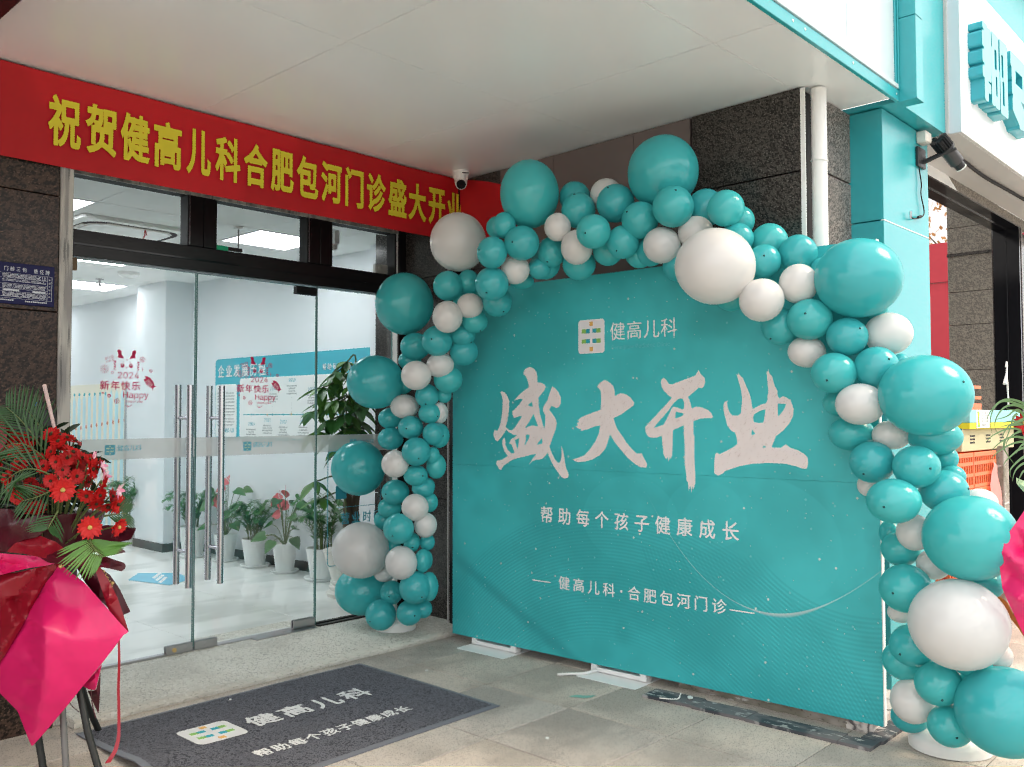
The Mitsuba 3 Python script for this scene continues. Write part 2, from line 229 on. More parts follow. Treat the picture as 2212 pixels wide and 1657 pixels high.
"营": [[[63,877,63,810,281,809,283,740,355,740,355,805,360,810,635,810,640,805,640,740,715,740,717,810,940,810,940,877,716,878,712,962,640,962,637,878,357,878,355,962,285,962,281,878]],[[90,515,160,515,162,650,842,650,845,515,917,515,917,710,90,710]],[[170,35,240,35,243,75,772,75,775,38,847,38,847,322,170,322],[240,252,245,258,770,257,775,252,775,142,770,138,245,138,240,143]],[[240,585,240,388,772,388,770,585],[310,527,695,530,697,445,312,443]]],
"时": [[[440,760,440,685,765,683,762,140,754,128,745,125,563,123,590,50,745,53,785,60,812,73,835,103,840,128,840,683,960,685,962,760,841,761,840,958,765,957,763,760]],[[475,570,575,419,625,328,692,365,645,447,537,605,480,577]],[[80,145,152,145,155,225,395,225,395,877,80,877],[152,807,320,810,324,807,324,591,153,591],[152,520,324,521,325,298,321,293,153,294]]],
"间": [[[352,835,834,834,835,123,825,113,725,112,725,108,748,45,850,48,890,63,902,75,912,105,912,905,353,905]],[[310,675,310,218,690,218,690,675],[380,610,616,612,620,607,620,481,615,478,382,478],[380,412,618,415,620,282,382,280]],[[108,913,172,842,228,765,287,803,280,822,245,867,165,947]],[[90,40,167,40,167,735,90,735]]],
"前": [[[53,735,945,733,947,802,719,803,718,809,802,938,800,942,730,965,720,962,680,881,628,803,347,803,346,809,367,815,377,820,377,825,337,890,295,945,275,962,213,940,210,933,259,871,292,819,297,803,53,802]],[[655,115,670,81,680,43,770,43,835,53,855,63,877,93,880,665,808,665,807,127,799,116,790,113]],[[605,223,675,223,675,635,605,635]],[[115,45,187,45,190,260,410,258,407,114,392,108,283,110,308,43,425,48,457,60,475,78,482,108,480,645,115,642],[188,577,408,580,410,482,189,480],[188,417,408,420,410,322,189,320]]],
"三": [[[65,113,935,113,935,187,65,187]],[[122,788,880,788,880,862,123,862]],[[188,460,800,460,800,535,188,535]]],
"责": [[[58,637,58,578,945,578,945,637,541,638,542,707,855,708,855,762,542,763,541,827,895,828,895,887,542,888,540,960,463,960,460,888,115,887,115,828,461,827,460,763,160,762,160,708,461,707,461,638]],[[528,183,693,127,831,70,893,38,897,38,932,95,932,102,902,117,802,160,565,240,533,197]],[[185,220,260,218,263,452,741,452,743,225,820,225,820,517,188,517]],[[70,97,113,40,127,40,222,63,317,93,377,118,435,150,492,200,522,248,537,313,537,417,460,417,460,328,450,277,427,238,384,201,323,168,240,138]]],
"任": [[[305,532,305,460,600,457,599,151,343,150,343,78,945,80,945,150,678,153,678,459,960,460,960,532,678,535,678,811,812,840,920,873,865,935,670,883,468,845,338,827,358,765,422,770,599,796,600,535]],[[23,553,70,478,130,540,173,597,185,601,185,40,260,40,260,722,325,840,367,935,365,940,302,960,293,957,237,836,192,759,109,643]]],
"牌": [[[395,248,728,247,730,40,800,40,800,246,957,248,957,312,801,313,800,452,730,452,729,313,395,312]],[[433,365,478,323,487,323,550,355,607,398,637,428,672,477,930,480,930,865,675,865,673,871,715,947,635,965,594,865,438,865,438,478,586,475,554,438,529,418,486,390],[703,538,717,642,860,641,858,538],[715,802,859,804,859,701,716,701],[505,802,649,804,649,701,506,701],[505,640,646,642,645,597,627,539,506,538]],[[35,63,95,38,102,43,127,125,142,198,157,308,163,404,168,408,292,407,295,40,362,40,362,472,165,476,169,620,412,620,412,685,330,687,330,960,265,960,262,685,168,686,167,940,100,940,100,440,95,355,70,177]]],
"争": [[[43,522,43,455,455,453,453,335,143,335,143,268,455,266,452,119,425,110,273,112,295,68,303,40,440,43,500,58,520,75,532,115,534,267,825,268,826,451,830,455,960,455,960,522,825,524,825,700,622,702,692,783,735,845,685,880,394,878,395,889,432,947,360,962,350,962,292,874,222,796,149,733,75,683,102,662,130,630,178,662,182,660,183,633,453,632,454,524],[532,630,751,632,752,524,534,523],[532,452,751,455,752,337,534,335],[230,705,295,765,337,812,616,810,574,753,523,700,232,700]]],
"做": [[[273,765,273,698,410,694,410,507,300,505,300,85,365,85,367,150,595,150,595,491,601,492,610,480,615,480,659,560,695,400,735,285,707,241,662,186,617,143,540,92,540,88,585,40,592,40,685,113,770,213,813,148,850,103,895,60,927,40,970,100,923,133,876,181,831,244,810,284,847,375,877,478,900,590,913,698,918,702,960,703,960,767,729,768,755,890,762,950,695,960,675,837,640,702,600,599,565,540,585,516,585,505,488,505,483,510,483,696,615,698,615,765,483,766,482,950,410,950,409,766],[702,682,710,702,846,700,820,520,787,402,773,372,768,374,753,420,733,495],[367,218,366,439,526,439,527,219,522,215]],[[18,550,60,473,102,528,146,596,152,596,153,40,222,40,223,737,267,838,302,937,233,955,190,837,132,716,67,611]]],
"文": [[[38,107,65,74,83,40,115,50,230,95,317,138,412,195,503,264,593,193,710,123,800,83,915,45,965,113,962,117,852,150,739,200,639,261,562,321,632,403,685,478,755,608,796,709,952,710,955,785,511,785,512,792,580,813,580,817,547,890,502,968,422,945,477,841,495,795,494,785,50,785,50,710,207,709,253,600,315,488,380,395,444,320,361,256,276,205,153,150,43,115],[287,705,290,710,708,707,680,634,620,521,569,448,504,375,438,446,371,541,338,596]]],
"明": [[[315,85,368,33,372,32,432,88,480,150,512,210,542,290,559,360,852,360,852,124,835,113,685,115,685,110,702,73,710,40,852,45,885,53,915,75,928,110,927,917,500,917,500,483,487,375,460,277,427,209,382,146],[568,435,572,468,577,607,850,608,855,604,855,433,851,428,570,428],[575,844,854,847,854,676,576,676]],[[80,208,150,208,152,302,407,303,407,900,80,900],[150,827,337,829,337,641,151,641],[150,567,155,572,337,572,337,373,151,373]]],
"市": [[[50,740,457,738,456,605,148,605,148,155,222,155,225,532,457,531,458,40,535,40,537,532,784,532,782,239,767,230,618,232,618,228,643,158,787,163,825,173,850,193,862,233,862,605,537,605,535,738,950,740,950,812,566,813,557,840,505,940,490,965,478,967,415,947,418,935,470,838,476,813,50,812]]],
"风": [[[40,88,105,40,137,93,162,145,197,250,220,363,232,475,236,839,757,840,765,403,775,265,790,173,805,123,820,93,840,68,878,50,910,50,935,63,950,85,960,118,970,227,923,277,915,165,905,131,895,128,876,143,868,160,858,192,845,273,835,458,835,912,160,912,160,583,155,463,145,373,130,295,105,212,75,144]],[[240,213,295,155,300,155,340,188,405,253,452,310,513,396,599,276,665,168,735,208,682,295,555,470,640,648,675,745,672,752,610,770,560,637,507,535,345,727,283,695,412,536,465,460,417,389,364,323,294,253]]]}

def glyph(ch):
    """The outline of a character in a unit square, y up, from lists of thousandths (x, y, x, y ...)."""
    out = []
    for rings in GLYPHS[ch]:
        rings = [np.array(r).reshape(-1, 2) / 1000 for r in rings]
        out.append(Polygon(rings[0], rings[1:]).buffer(0))
    return MultiPolygon([p for q in out for p in polys(q)])


def char(ch, x, y, w, h, bold=0.0):
    g = glyph(ch)
    if bold:
        g = g.buffer(bold, join_style=2)
    return affinity.translate(affinity.scale(g, w, h, origin=(0, 0)), x, y)


def latin(text, height, depth=0.001, bold=False):
    return meshkit.text_mesh(text, height, depth, bold)


def place(m, M):
    m = m.copy()
    m.apply_transform(M)
    return m


def write(parent, name, text, x, y, w, h, pitch, M, m, bold=0.0, depth=0.0012):
    for i, ch in enumerate(text):
        if ch != " ":
            put(parent, name, flat(char(ch, x + i * pitch, y, w, h, bold), depth, M), m)


def rrect(x0, y0, x1, y1, r):
    return sbox(x0 + r, y0 + r, x1 - r, y1 - r).buffer(r, quad_segs=6)


# ------------------------------------------------------------------ materials
N, FB, SM, MX = mikit.noise, mikit.fbm, mikit.smoothstep, mikit.mix


def rgb(c):
    return {"type": "rgb", "value": list(c)} if not isinstance(c, dict) else c


def two(d):
    return {"type": "twosided", "bsdf": d}


def pri(c, rough=.5, spec=.5, metal=0.0, **kw):
    return two({"type": "principled", "base_color": rgb(c), "roughness": rough, "specular": spec, "metallic": metal, **kw})


def mat(name, d):
    scene["mat_" + name] = d
    return "mat_" + name


def latex(c):
    """Thin balloon skin: glossy, and some of the light passes through it."""
    skin = {"type": "roughplastic", "diffuse_reflectance": rgb(c), "alpha": .045, "int_ior": 1.8, "nonlinear": True}
    return {"type": "blendbsdf", "weight": .52, "a": two(skin), "b": {"type": "principledthin", "base_color": rgb(c), "roughness": .3, "eta": 1.5, "diff_trans": .7}}


def plastic(c, a=.08):
    return two({"type": "roughplastic", "diffuse_reflectance": rgb(c), "alpha": a, "int_ior": 1.6, "nonlinear": True})


def granite(base, mid, light, sc, rough, seed=0.0):
    def fn(p, n, uv):
        # the axes are turned so that no lattice line lies in a face
        x, y, z = p.x * .81 + p.y * .31 + p.z * .49, p.y * .79 - p.x * .47 + p.z * .38, p.z * .77 - p.x * .36 - p.y * .53
        a = N(x * sc + seed, y * sc, z * sc)
        b = N(x * sc * .47 + 31, y * sc * .47 + seed, z * sc * .47)
        c = N(x * sc * 1.3, y * sc * 1.3 + 9, z * sc * 1.3 + seed)
        col = MX(base, mid, SM(.36, .66, a * .62 + b * .38))
        return MX(col, light, SM(.68, .88, c) * .8)
    return pri(mikit.proc(fn), rough, .3)


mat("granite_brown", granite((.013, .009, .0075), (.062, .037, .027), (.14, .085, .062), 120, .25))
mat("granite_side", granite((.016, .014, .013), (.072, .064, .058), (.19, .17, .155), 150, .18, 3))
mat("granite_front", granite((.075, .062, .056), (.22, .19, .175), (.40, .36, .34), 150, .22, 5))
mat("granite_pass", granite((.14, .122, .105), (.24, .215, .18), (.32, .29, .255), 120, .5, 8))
mat("aluminium_grey", pri((.16, .13, .125), .38, .5))
mat("black_frame", pri((.009, .009, .010), .30, .5))
mat("black_gloss", pri((.008, .008, .010), .12, .5))
mat("black_rubber", pri((.010, .010, .010), .6, .3))


def soffit_fn(p, n, uv):
    return MX((.77, .765, .765), (.81, .81, .81), FB(p.x * 1.3, p.y * 1.3, p.z))


mat("soffit", pri(mikit.proc(soffit_fn), .22, .5))
mat("white_panel", pri((.44, .53, .56), .22, .5))
mat("white_sign", pri((.80, .80, .80), .35, .5))
mat("white_paint", pri((.78, .78, .77), .4, .5))
mat("grey_panel", pri((.52, .50, .48), .4, .5))
mat("paleblue_panel", pri((.58, .63, .67), .3, .5))
TEAL = (.035, .43, .47)
mat("teal_panel", pri((.024, .315, .350), .26, .6))
mat("teal_letter", pri((.16, .50, .53), .35, .5))
mat("letter_side", pri((.03, .33, .40), .35, .5))
mat("balloon_tip", pri((.004, .07, .075), .4))
mat("screw", pri((.6, .6, .6), .3, .5, 1.0))


def tile_fn(tone, seed):
    k_ = lambda q: tuple(float(c * q) for c in tone)

    def fn(p, n, uv):
        s = FB(p.x * 260 + seed, p.y * 260, p.z * 20)
        d = FB(p.x * 2.2 + seed, p.y * 2.2 + 4, 1.0, 4)
        st = FB(p.x * 9 + 3, p.y * 30 + seed, 2.0)
        c = MX(tone, k_(.66), SM(.40, .66, d) * .85)
        c = MX(c, k_(.40), SM(.56, .74, s) * .65)
        c = MX(c, (.52, .50, .47), SM(.30, .20, s) * .35)
        return MX(c, k_(.62), SM(.62, .78, st) * .35)
    return fn


TILES = [mat(f"pave_tile_{i}", pri(mikit.proc(tile_fn(c, i * 7.3)), .62, .35)) for i, c in enumerate([(.51, .455, .395), (.48, .43, .38), (.53, .47, .405), (.47, .43, .385)])]


def grout_fn(p, n, uv):
    return MX((.09, .082, .072), (.25, .23, .20), FB(p.x * 5, p.y * 5, p.z))


mat("grout", pri(mikit.proc(grout_fn), .8, .2))


def slab_fn(p, n, uv):
    s = N(p.x * 150, p.y * 150, p.z * 150)
    s2 = N(p.x * 70 + 5, p.y * 70, p.z * 70)
    d = FB(p.x * 3, p.y * 3, p.z * 3 + 7, 4)
    c = MX((.64, .62, .555), (.52, .50, .445), SM(.38, .66, d))
    c = MX(c, (.72, .70, .66), SM(.62, .8, s2) * .5)
    return MX(c, (.27, .255, .22), SM(.66, .82, s) * .8)


mat("door_slab", pri(mikit.proc(slab_fn), .7, .3))


def plinth_fn(p, n, uv):
    d = FB(p.x * 9, p.y * 9, p.z * 9, 4)
    s = N(p.x * 90, p.y * 90, p.z * 90)
    c = MX((.33, .295, .265), (.21, .195, .155), SM(.4, .65, d))
    c = MX(c, (.60, .58, .56), SM(.64, .70, FB(p.x * 7 + 9, p.y * 13, p.z * 30, 4)) * .8)
    return MX(c, (.10, .09, .08), SM(.72, .85, s) * .6)


mat("concrete", pri(mikit.proc(plinth_fn), .85, .2))


def slate_fn(p, n, uv):
    d = FB(p.x * 14, p.y * 7, p.z * 5, 4)
    s = FB(p.x * 60, p.y * 25, p.z * 9, 3)
    c = MX((.050, .056, .066), (.145, .135, .14), SM(.4, .62, d))
    return MX(c, (.40, .39, .38), SM(.60, .74, s) * .75)


mat("slate", pri(mikit.proc(slate_fn), .55, .4))


def marble_fn(p, n, uv):
    d = FB(p.x * 6, p.y * 9, p.z * 3, 4)
    v = dr.abs(FB(p.x * 5 + 11, p.y * 5, 3.0, 4) - .5)
    c = MX((.58, .54, .50), (.44, .40, .385), SM(.45, .65, d))
    return MX((.12, .11, .11), c, SM(.004, .03, v))


mat("marble", pri(mikit.proc(marble_fn), .5, .4))


def jamb_fn(p, n, uv):
    st = FB(p.x * 95, p.y * 95, p.z * 5 + 3, 4)
    st2 = FB(p.x * 40 + 8, p.y * 40, p.z * 2.5, 4)
    c = MX((.44, .425, .385), (.25, .24, .23), SM(.42, .66, st2))
    return MX(c, (.09, .09, .09), SM(.62, .74, st) * .75)


mat("jamb_stone", pri(mikit.proc(jamb_fn), .45, .4))
mat("glass", {"type": "thindielectric", "int_ior": 1.5, "specular_transmittance": rgb((.93, .965, .955))})
mat("glass_edge", pri((.10, .22, .20), .15, .6))
mat("steel", two({"type": "roughconductor", "material": "Cr", "alpha": .12}))
mat("steel_lock", pri((.45, .44, .45), .25, .5, .9))
mat("white_plastic", pri((.76, .76, .74), .35, .5))
mat("cream_plastic", pri((.62, .60, .55), .4, .5))
mat("wall_white", pri((.74, .775, .80), .55, .3))
mat("ceiling_white", pri((.74, .75, .74), .7, .2))
mat("lamp", two({"type": "diffuse", "reflectance": rgb((.8, .8, .8))}))
mat("skirting", pri((.055, .047, .042), .4, .5))


def floor_fn(p, n, uv):
    v = FB(p.x * 1.6 + 5, p.y * 3.4, 1.0, 4)
    return MX((.68, .685, .665), (.56, .57, .55), SM(.45, .70, v))


mat("floor_tile", pri(mikit.proc(floor_fn), .10, .5))
mat("floor_joint", pri((.38, .38, .36), .5))
mat("frost", {"type": "blendbsdf", "weight": .32, "a": two({"type": "diffuse", "reflectance": rgb((.72, .74, .72))}), "b": {"type": "thindielectric", "int_ior": 1.3}})
mat("frost_blue", pri((.16, .48, .60), .6, .2))
mat("frost_pale", pri((.62, .70, .56), .6, .2))
mat("poster_teal", pri((.06, .40, .50), .4, .4))
mat("poster_white", pri((.78, .80, .79), .4, .4))
mat("print_grey", pri((.40, .42, .42), .6, .2))
mat("print_white", pri((.80, .80, .80), .5, .3))
mat("print_teal", pri((.05, .33, .42), .5, .3))
mat("chart_cream", pri((.80, .76, .64), .5, .3))
mat("chart_blue", pri((.52, .74, .80), .5, .3))
mat("chart_dot", pri((.04, .36, .46), .5, .3))
mat("chart_red", pri((.62, .22, .14), .5, .3))
mat("sticker_red", pri((.60, .02, .10), .5, .3))
mat("print_dark", pri((.03, .03, .035), .6, .2))


def banner_fn(p, n, uv):
    d = FB(p.x * 3.0, p.z * 3.0, 2.0)
    wv = N(p.x * 900, p.z * 900, 1.0)
    c = MX((.50, .012, .017), (.42, .010, .014), SM(.4, .7, d))
    return MX(c, (.38, .009, .012), wv * .25)


mat("banner_red", pri(mikit.proc(banner_fn), .6, .3))
mat("banner_yellow", pri((.66, .56, .035), .6, .3))
mat("sign_navy", pri((.010, .011, .062), .45, .2))
mat("sign_white", pri((.55, .57, .62), .5, .3))


def carpet_fn(p, n, uv):
    a = N(p.x * 330, p.y * 330, p.z * 30)
    b = N(p.x * 140 + 3, p.y * 140, 2.0)
    c = MX((.070, .074, .090), (.150, .154, .178), SM(.3, .7, a))
    return MX(c, (.028, .029, .036), SM(.60, .78, b) * .8)


def carpet_h(p, n, uv):
    return N(p.x * 300, p.y * 300, 1.0) * .004


mat("mat_grey", two({"type": "bumpmap", "scale": 1.0, "t": mikit.proc(carpet_h, 1.5e-3),
                     "b": {"type": "principled", "base_color": mikit.proc(carpet_fn), "roughness": .8, "specular": .2}}))
mat("mat_edge", pri((.15, .16, .185), .6, .3))
mat("mat_white", pri((.66, .67, .67), .7, .2))
mat("mark_green", pri((.25, .50, .12), .6, .3))
mat("mark_blue", pri((.03, .33, .42), .6, .3))
mat("mark_orange", pri((.72, .42, .12), .6, .3))
mat("orange_crate", pri((.72, .16, .055), .45, .4))
mat("carton_beige", pri((.50, .46, .30), .8, .2))
mat("carton_teal", pri((.28, .62, .62), .6, .3))
mat("carton_yellow", pri((.80, .66, .04), .6, .3))
mat("pink_film", {"type": "principledthin", "base_color": rgb((.85, .55, .52)), "roughness": .4, "diff_trans": .9})
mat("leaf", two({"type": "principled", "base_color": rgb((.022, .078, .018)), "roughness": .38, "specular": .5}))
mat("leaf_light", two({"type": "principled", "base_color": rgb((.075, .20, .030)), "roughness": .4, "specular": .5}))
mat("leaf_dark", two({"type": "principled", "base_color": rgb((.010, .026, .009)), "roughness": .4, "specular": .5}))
mat("leaf_indoor", two({"type": "principled", "base_color": rgb((.035, .135, .028)), "roughness": .4, "specular": .5}))
mat("grass_leaf", two({"type": "principled", "base_color": rgb((.10, .20, .07)), "roughness": .35, "specular": .6}))
mat("stem", pri((.11, .15, .05), .5))
mat("trunk", pri((.085, .062, .040), .8, .2))
mat("soil", pri((.02, .016, .012), .9, .1))
mat("pot_white", pri((.74, .755, .74), .35, .5))
mat("petal_red", pri((.50, .010, .010), .5, .4))
mat("petal_deep", pri((.30, .006, .008), .5, .4))
mat("flower_eye", pri((.50, .38, .12), .7, .2))
mat("flower_eye_dark", pri((.05, .03, .015), .7, .2))
mat("petal_pink", pri((.72, .26, .40), .5, .4))
mat("petal_pale", pri((.76, .56, .60), .5, .4))
mat("spathe", pri((.60, .13, .14), .3, .5))
mat("wrap_pink", pri((.66, .012, .130), .36, .5))
mat("wrap_red", pri((.27, .005, .018), .36, .5))  # darker red: the shade on the left sheet is put into this colour
mat("wrap_maroon", pri((.060, .004, .012), .34, .6))
mat("wrap_tan", pri((.42, .22, .05), .6, .3))
mat("wrap_green", pri((.45, .60, .36), .5, .4))
mat("gold", pri((.75, .52, .22), .35, .5, .6))
mat("pole_grey", pri((.20, .20, .20), .45, .5, .4))
mat("pole_black", pri((.016, .018, .017), .5, .4))
mat("pole_pale", pri((.66, .50, .47), .6, .3))
mat("exit_green", pri((.02, .55, .26), .4, .4))
mat("flood_black", pri((.014, .015, .018), .4, .5))
mat("flood_grey", pri((.060, .058, .06), .35, .5, .3))
mat("far_white", pri((.75, .75, .76), .7, .2))
mat("far_grey", pri((.42, .42, .43), .7, .2))
mat("street_paving", pri((.40, .38, .35), .8, .2))
mat("hoarding_red", pri((.42, .03, .045), .5, .4))  # for the board that stands in for a red reflection
mat("bark", pri((.10, .075, .055), .9, .1))
mat("leaf_autumn", pri((.40, .20, .08), .7, .2))

# ================================================================== THE SETTING
ZC = 3.03           # underside of the canopy
DOOR_Y = 5.05       # plane of the glass front
FRONT_Y = 4.40      # front of the granite piers, the header and the banner


def wall_x(y):      # the right-hand side wall of the entrance
    return 4.13 + .025 * (y - 2.0)


structure("ground", "grey paved ground in front of the shops reaching off to the street",
          cat([bx(-60, 60, -60, .55, -.30, -.001), bx(-60, .55, .55, 60, -.30, -.001), bx(8.6, 60, .55, 60, -.30, -.001)]), "mat_street_paving")
pv = structure("pavement", "beige granite paving slabs with thin dark joints before the entrance")
put(pv, "joint_bed", bx(.55, 8.6, .55, 5.0, -.30, -.0035), "mat_grout")
TX, TY, TS = 2.85, 2.26, .568
tr = random.Random(3)
for i in range(-4, 10):
    for j in range(-3, 5):
        x0, y0 = TX + i * TS, TY + j * TS
        x1, y1 = x0 + TS - .004, y0 + TS - .004
        if y0 > 4.30 or x0 > 8 or (x0 > 4.15 and y0 > 1.9):
            continue
        y1 = min(y1, 4.40)
        m = bx(x0, x1, y0, y1, -.03, tr.uniform(-.0006, .0006), .003)
        put(pv, "paving_slab", m, TILES[tr.choice((0, 0, 1, 2, 3))])

# the doorstep: a worn terrazzo slab filling the recess
ds = structure("doorstep", "speckled pale stone doorstep in front of the glass doors")
n = 70
xs = np.linspace(1.655, 4.23, n)
prof = [(4.300, -.02), (4.285, .012), (4.288, .026), (4.300, .036), (4.32, .040), (4.6, .0395), (5.30, .040)]
v, f = [], []
for i, x in enumerate(xs):
    for k, (y, z) in enumerate(prof):
        e = (meshkit.noise(np.array([[x * 18, k, 1.0]]))[0] - .5) * .012 * (k < 4) + (meshkit.noise(np.array([[x * 3, 3.0, 1.0]]))[0] - .5) * .02 * (k < 5)
        v.append((x, y + e, z))
K_ = len(prof)
for i in range(n - 1):
    for k in range(K_ - 1):
        a = i * K_ + k
        f += [[a, a + K_, a + K_ + 1], [a, a + K_ + 1, a + 1]]
left_end = [(1.655, y, z) for y, z in prof] + [(1.655, 5.30, -.02)]
v0 = len(v)
v += left_end
f += [[v0, v0 + k + 1, v0 + k] for k in range(1, len(left_end) - 1)]
put(ds, "slab", trimesh.Trimesh(np.array(v), np.array(f), process=False), "mat_door_slab", 40)

# ------------------------------------------------------------------ building: pier and walls of the entrance
wl = thing("granite_pier", "dark brown polished granite pier at the left edge beside the glass front", "wall")
pr_ = random.Random(5)
for (xa, xb) in ((-1.2, .40), (.404, 1.596)):
    for za, zb in ((0, .33), (.334, .86), (.864, 1.388), (1.392, 1.908), (1.912, 2.452), (2.456, 3.02)):
        d = .025 if za == 0 else pr_.uniform(0, .002)
        put(wl, "granite_panel", bx(xa, xb, FRONT_Y - d, FRONT_Y + .25, za, zb, .0025), "mat_granite_brown")
put(wl, "core", bx(-1.2, 1.60, FRONT_Y + .02, 5.3, 0, 3.02), "mat_black_rubber")
put(wl, "jamb", bx(1.598, 1.657, FRONT_Y - .012, 5.10, 0, 3.02, .004), "mat_jamb_stone", label="grey streaked stone strip at the door side of the pier")
hd = thing("door_header", "dark header over the glass front, hidden behind the red banner", "wall")
put(hd, "panel", bx(1.66, 4.23, FRONT_Y, 5.35, 2.80, 3.02), "mat_black_frame")
put(hd, "reveal", bx(1.66, 4.20, 4.99, 5.0, 2.735, 2.80), "mat_jamb_stone")

sw = thing("side_wall", "side wall of the entrance, speckled granite and grey panels behind the balloon arch", "wall")


def wall_quad(y0, y1, z0, z1, d=0.0, t=.05):
    p = [(wall_x(y0) - d, y0), (wall_x(y1) - d, y1), (wall_x(y1) + t, y1), (wall_x(y0) + t, y0)]
    return flat(Polygon(p), z1 - z0, frame((0, 0, z0), (1, 0, 0), (0, 1, 0)))


for y0, y1 in ((1.93, 2.548),):
    for z0, z1 in ((0, .70), (.706, 1.34), (1.346, 1.98), (1.986, 2.612), (2.62, 3.025)):
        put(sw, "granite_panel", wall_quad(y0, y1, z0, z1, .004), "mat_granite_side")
for y0, y1 in ((2.566, 2.938), (2.942, 3.55), (3.554, 4.015)):
    for z0, z1 in ((0, 1.50), (1.504, 3.025)):
        put(sw, "metal_panel", wall_quad(y0, y1, z0, z1), "mat_aluminium_grey")
for z0, z1 in ((0, .85), (.856, 1.7), (1.706, 2.4), (2.406, 3.025)):
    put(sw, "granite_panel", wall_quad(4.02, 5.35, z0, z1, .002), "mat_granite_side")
put(sw, "core", wall_quad(1.93, 5.35, 0, 3.02, -.03, .3), "mat_black_rubber")
put(sw, "corner_post", bx(4.125, 4.175, 4.385, 4.44, .04, 3.02, .003), "mat_black_frame")
put(sw, "corner_bead", bx(4.135, 4.146, 4.462, 4.472, .04, 3.02), "mat_grey_panel")
gf = thing("granite_corner", "pale speckled granite wall face between the drainpipe and the teal pillar", "wall")
for z0, z1 in ((0, .70), (.706, 1.34), (1.346, 1.98), (1.986, 2.648), (2.656, 3.025)):
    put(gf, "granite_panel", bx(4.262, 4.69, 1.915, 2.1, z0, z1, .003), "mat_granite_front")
put(gf, "core", bx(4.19, 4.69, 1.935, 2.2, 0, 3.02), "mat_black_rubber")

# drainpipe in the corner
dp = thing("drainpipe", "white plastic drainpipe running down the corner of the granite wall", "pipe")
put(dp, "pipe", cyl((4.195, 1.868, 0.02), (4.195, 1.868, 3.02), .037, 28), "mat_white_plastic", 40)
for z in (2.665, 1.3, .4):
    put(dp, "clip", tube(np.array([(4.195 + .040 * math.cos(a), 1.868 + .040 * math.sin(a), z + .004 * math.sin(a)) for a in np.linspace(0, 6.28, 25)]), .0035, 6), "mat_white_plastic", True)
put(dp, "strip", bx(4.124, 4.134, 1.908, 1.93, 0, 3.02), "mat_white_plastic")

# ------------------------------------------------------------------ canopy
cp = thing("entrance_canopy", "white panelled canopy roof over the shop entrance with teal edge trim", "canopy")
XJ = [1.175, 2.288, 3.385, 4.475]
YJ = [1.668, 1.972, 3.108, 4.43]
for i in range(3):
    for j in range(3):
        xa, xb, ya, yb = XJ[i], XJ[i + 1], YJ[j], YJ[j + 1]
        if i == 2:
            xb = 4.60 if j == 0 else wall_x(yb) + .1
        put(cp, "soffit_panel", bx(xa + .0015, xb - .0015, ya + .0015, yb - .0015, ZC + pr_.uniform(0, .0012), ZC + .02, .001), "mat_soffit")
put(cp, "joint_backing", bx(1.175, 4.62, 1.67, 4.43, ZC + .012, ZC + .03), "mat_grey_panel")
put(cp, "roof", bx(1.1, 4.60, 1.70, 5.4, ZC + .04, 4.7), "mat_far_grey")
put(cp, "edge_trim", bx(1.175, 4.655, 1.648, 1.668, ZC - .006, ZC + .052, .002), "mat_teal_panel", label="teal strip along the lower canopy edge")
put(cp, "edge_lip", bx(1.175, 4.632, 1.640, 1.668, ZC + .053, ZC + .076, .002), "mat_white_panel")
for xa, xb in ((1.175, 2.60), (2.603, 4.028), (4.031, 4.618)):
    put(cp, "fascia_panel", bx(xa, xb, 1.655, 1.69, ZC + .076, 4.7, .002), "mat_white_panel")
for k, (xa, xb, ya) in enumerate(((4.620, 4.634, 1.648), (4.636, 4.642, 1.652), (4.644, 4.657, 1.643))):
    put(cp, "corner_trim", bx(xa, xb, ya, 1.69, ZC + .054, 4.7, .002), "mat_teal_panel")
for x in (3.466, 3.579, 4.08, 4.625, 2.9, 2.2):
    put(cp, "screw", ball((x, 1.6475, ZC + .026), .007, 1, (1, .4, 1)), "mat_screw", True)
lb = thing("neighbour_canopy", "brown soffit with a black edge beam at the top left corner", "canopy")
put(lb, "beam", bx(1.085, 1.172, 1.6, 4.42, ZC - .03, ZC + .06), "mat_black_frame")
put(lb, "soffit", bx(-6, 1.085, 1.6, 4.42, ZC - .002, ZC + .1), pri((.12, .06, .035), .5))
up = thing("upper_storey", "plain grey upper storey of the shop building above the canopy", "building")
put(up, "wall", bx(-14, 5.3, 4.5, 9.5, 4.75, 13), "mat_far_grey")

# security camera under the canopy
sc = thing("security_camera", "white dome security camera hanging under the canopy by the banner", "camera")
so = np.array([4.035, 4.235, ZC])
put(sc, "base", lathe([(0, 0), (.056, 0), (.057, -.012), (.053, -.030), (.045, -.055), (.036, -.072), (0, -.074)], 36, so), "mat_white_plastic", 50)
ax = np.array([-.55, -.62, -.56]); ax /= np.linalg.norm(ax)
c0 = so + np.array([0, 0, -.068])
put(sc, "head", cat([ball(c0, .042, 3), cyl(c0, c0 + ax * .050, .036, 28)]), "mat_white_plastic", 40)
put(sc, "lens", cat([cyl(c0 + ax * .049, c0 + ax * .054, .031, 28)]), "mat_black_gloss", 40)
tag = bx(-.022, .022, -.0006, .0006, -.003, .003)
put(sc, "tag", place(tag, frame(so + np.array([-.012, -.057, -.022]), (.88, -.47, 0), (.47, .88, 0))), "mat_print_dark")

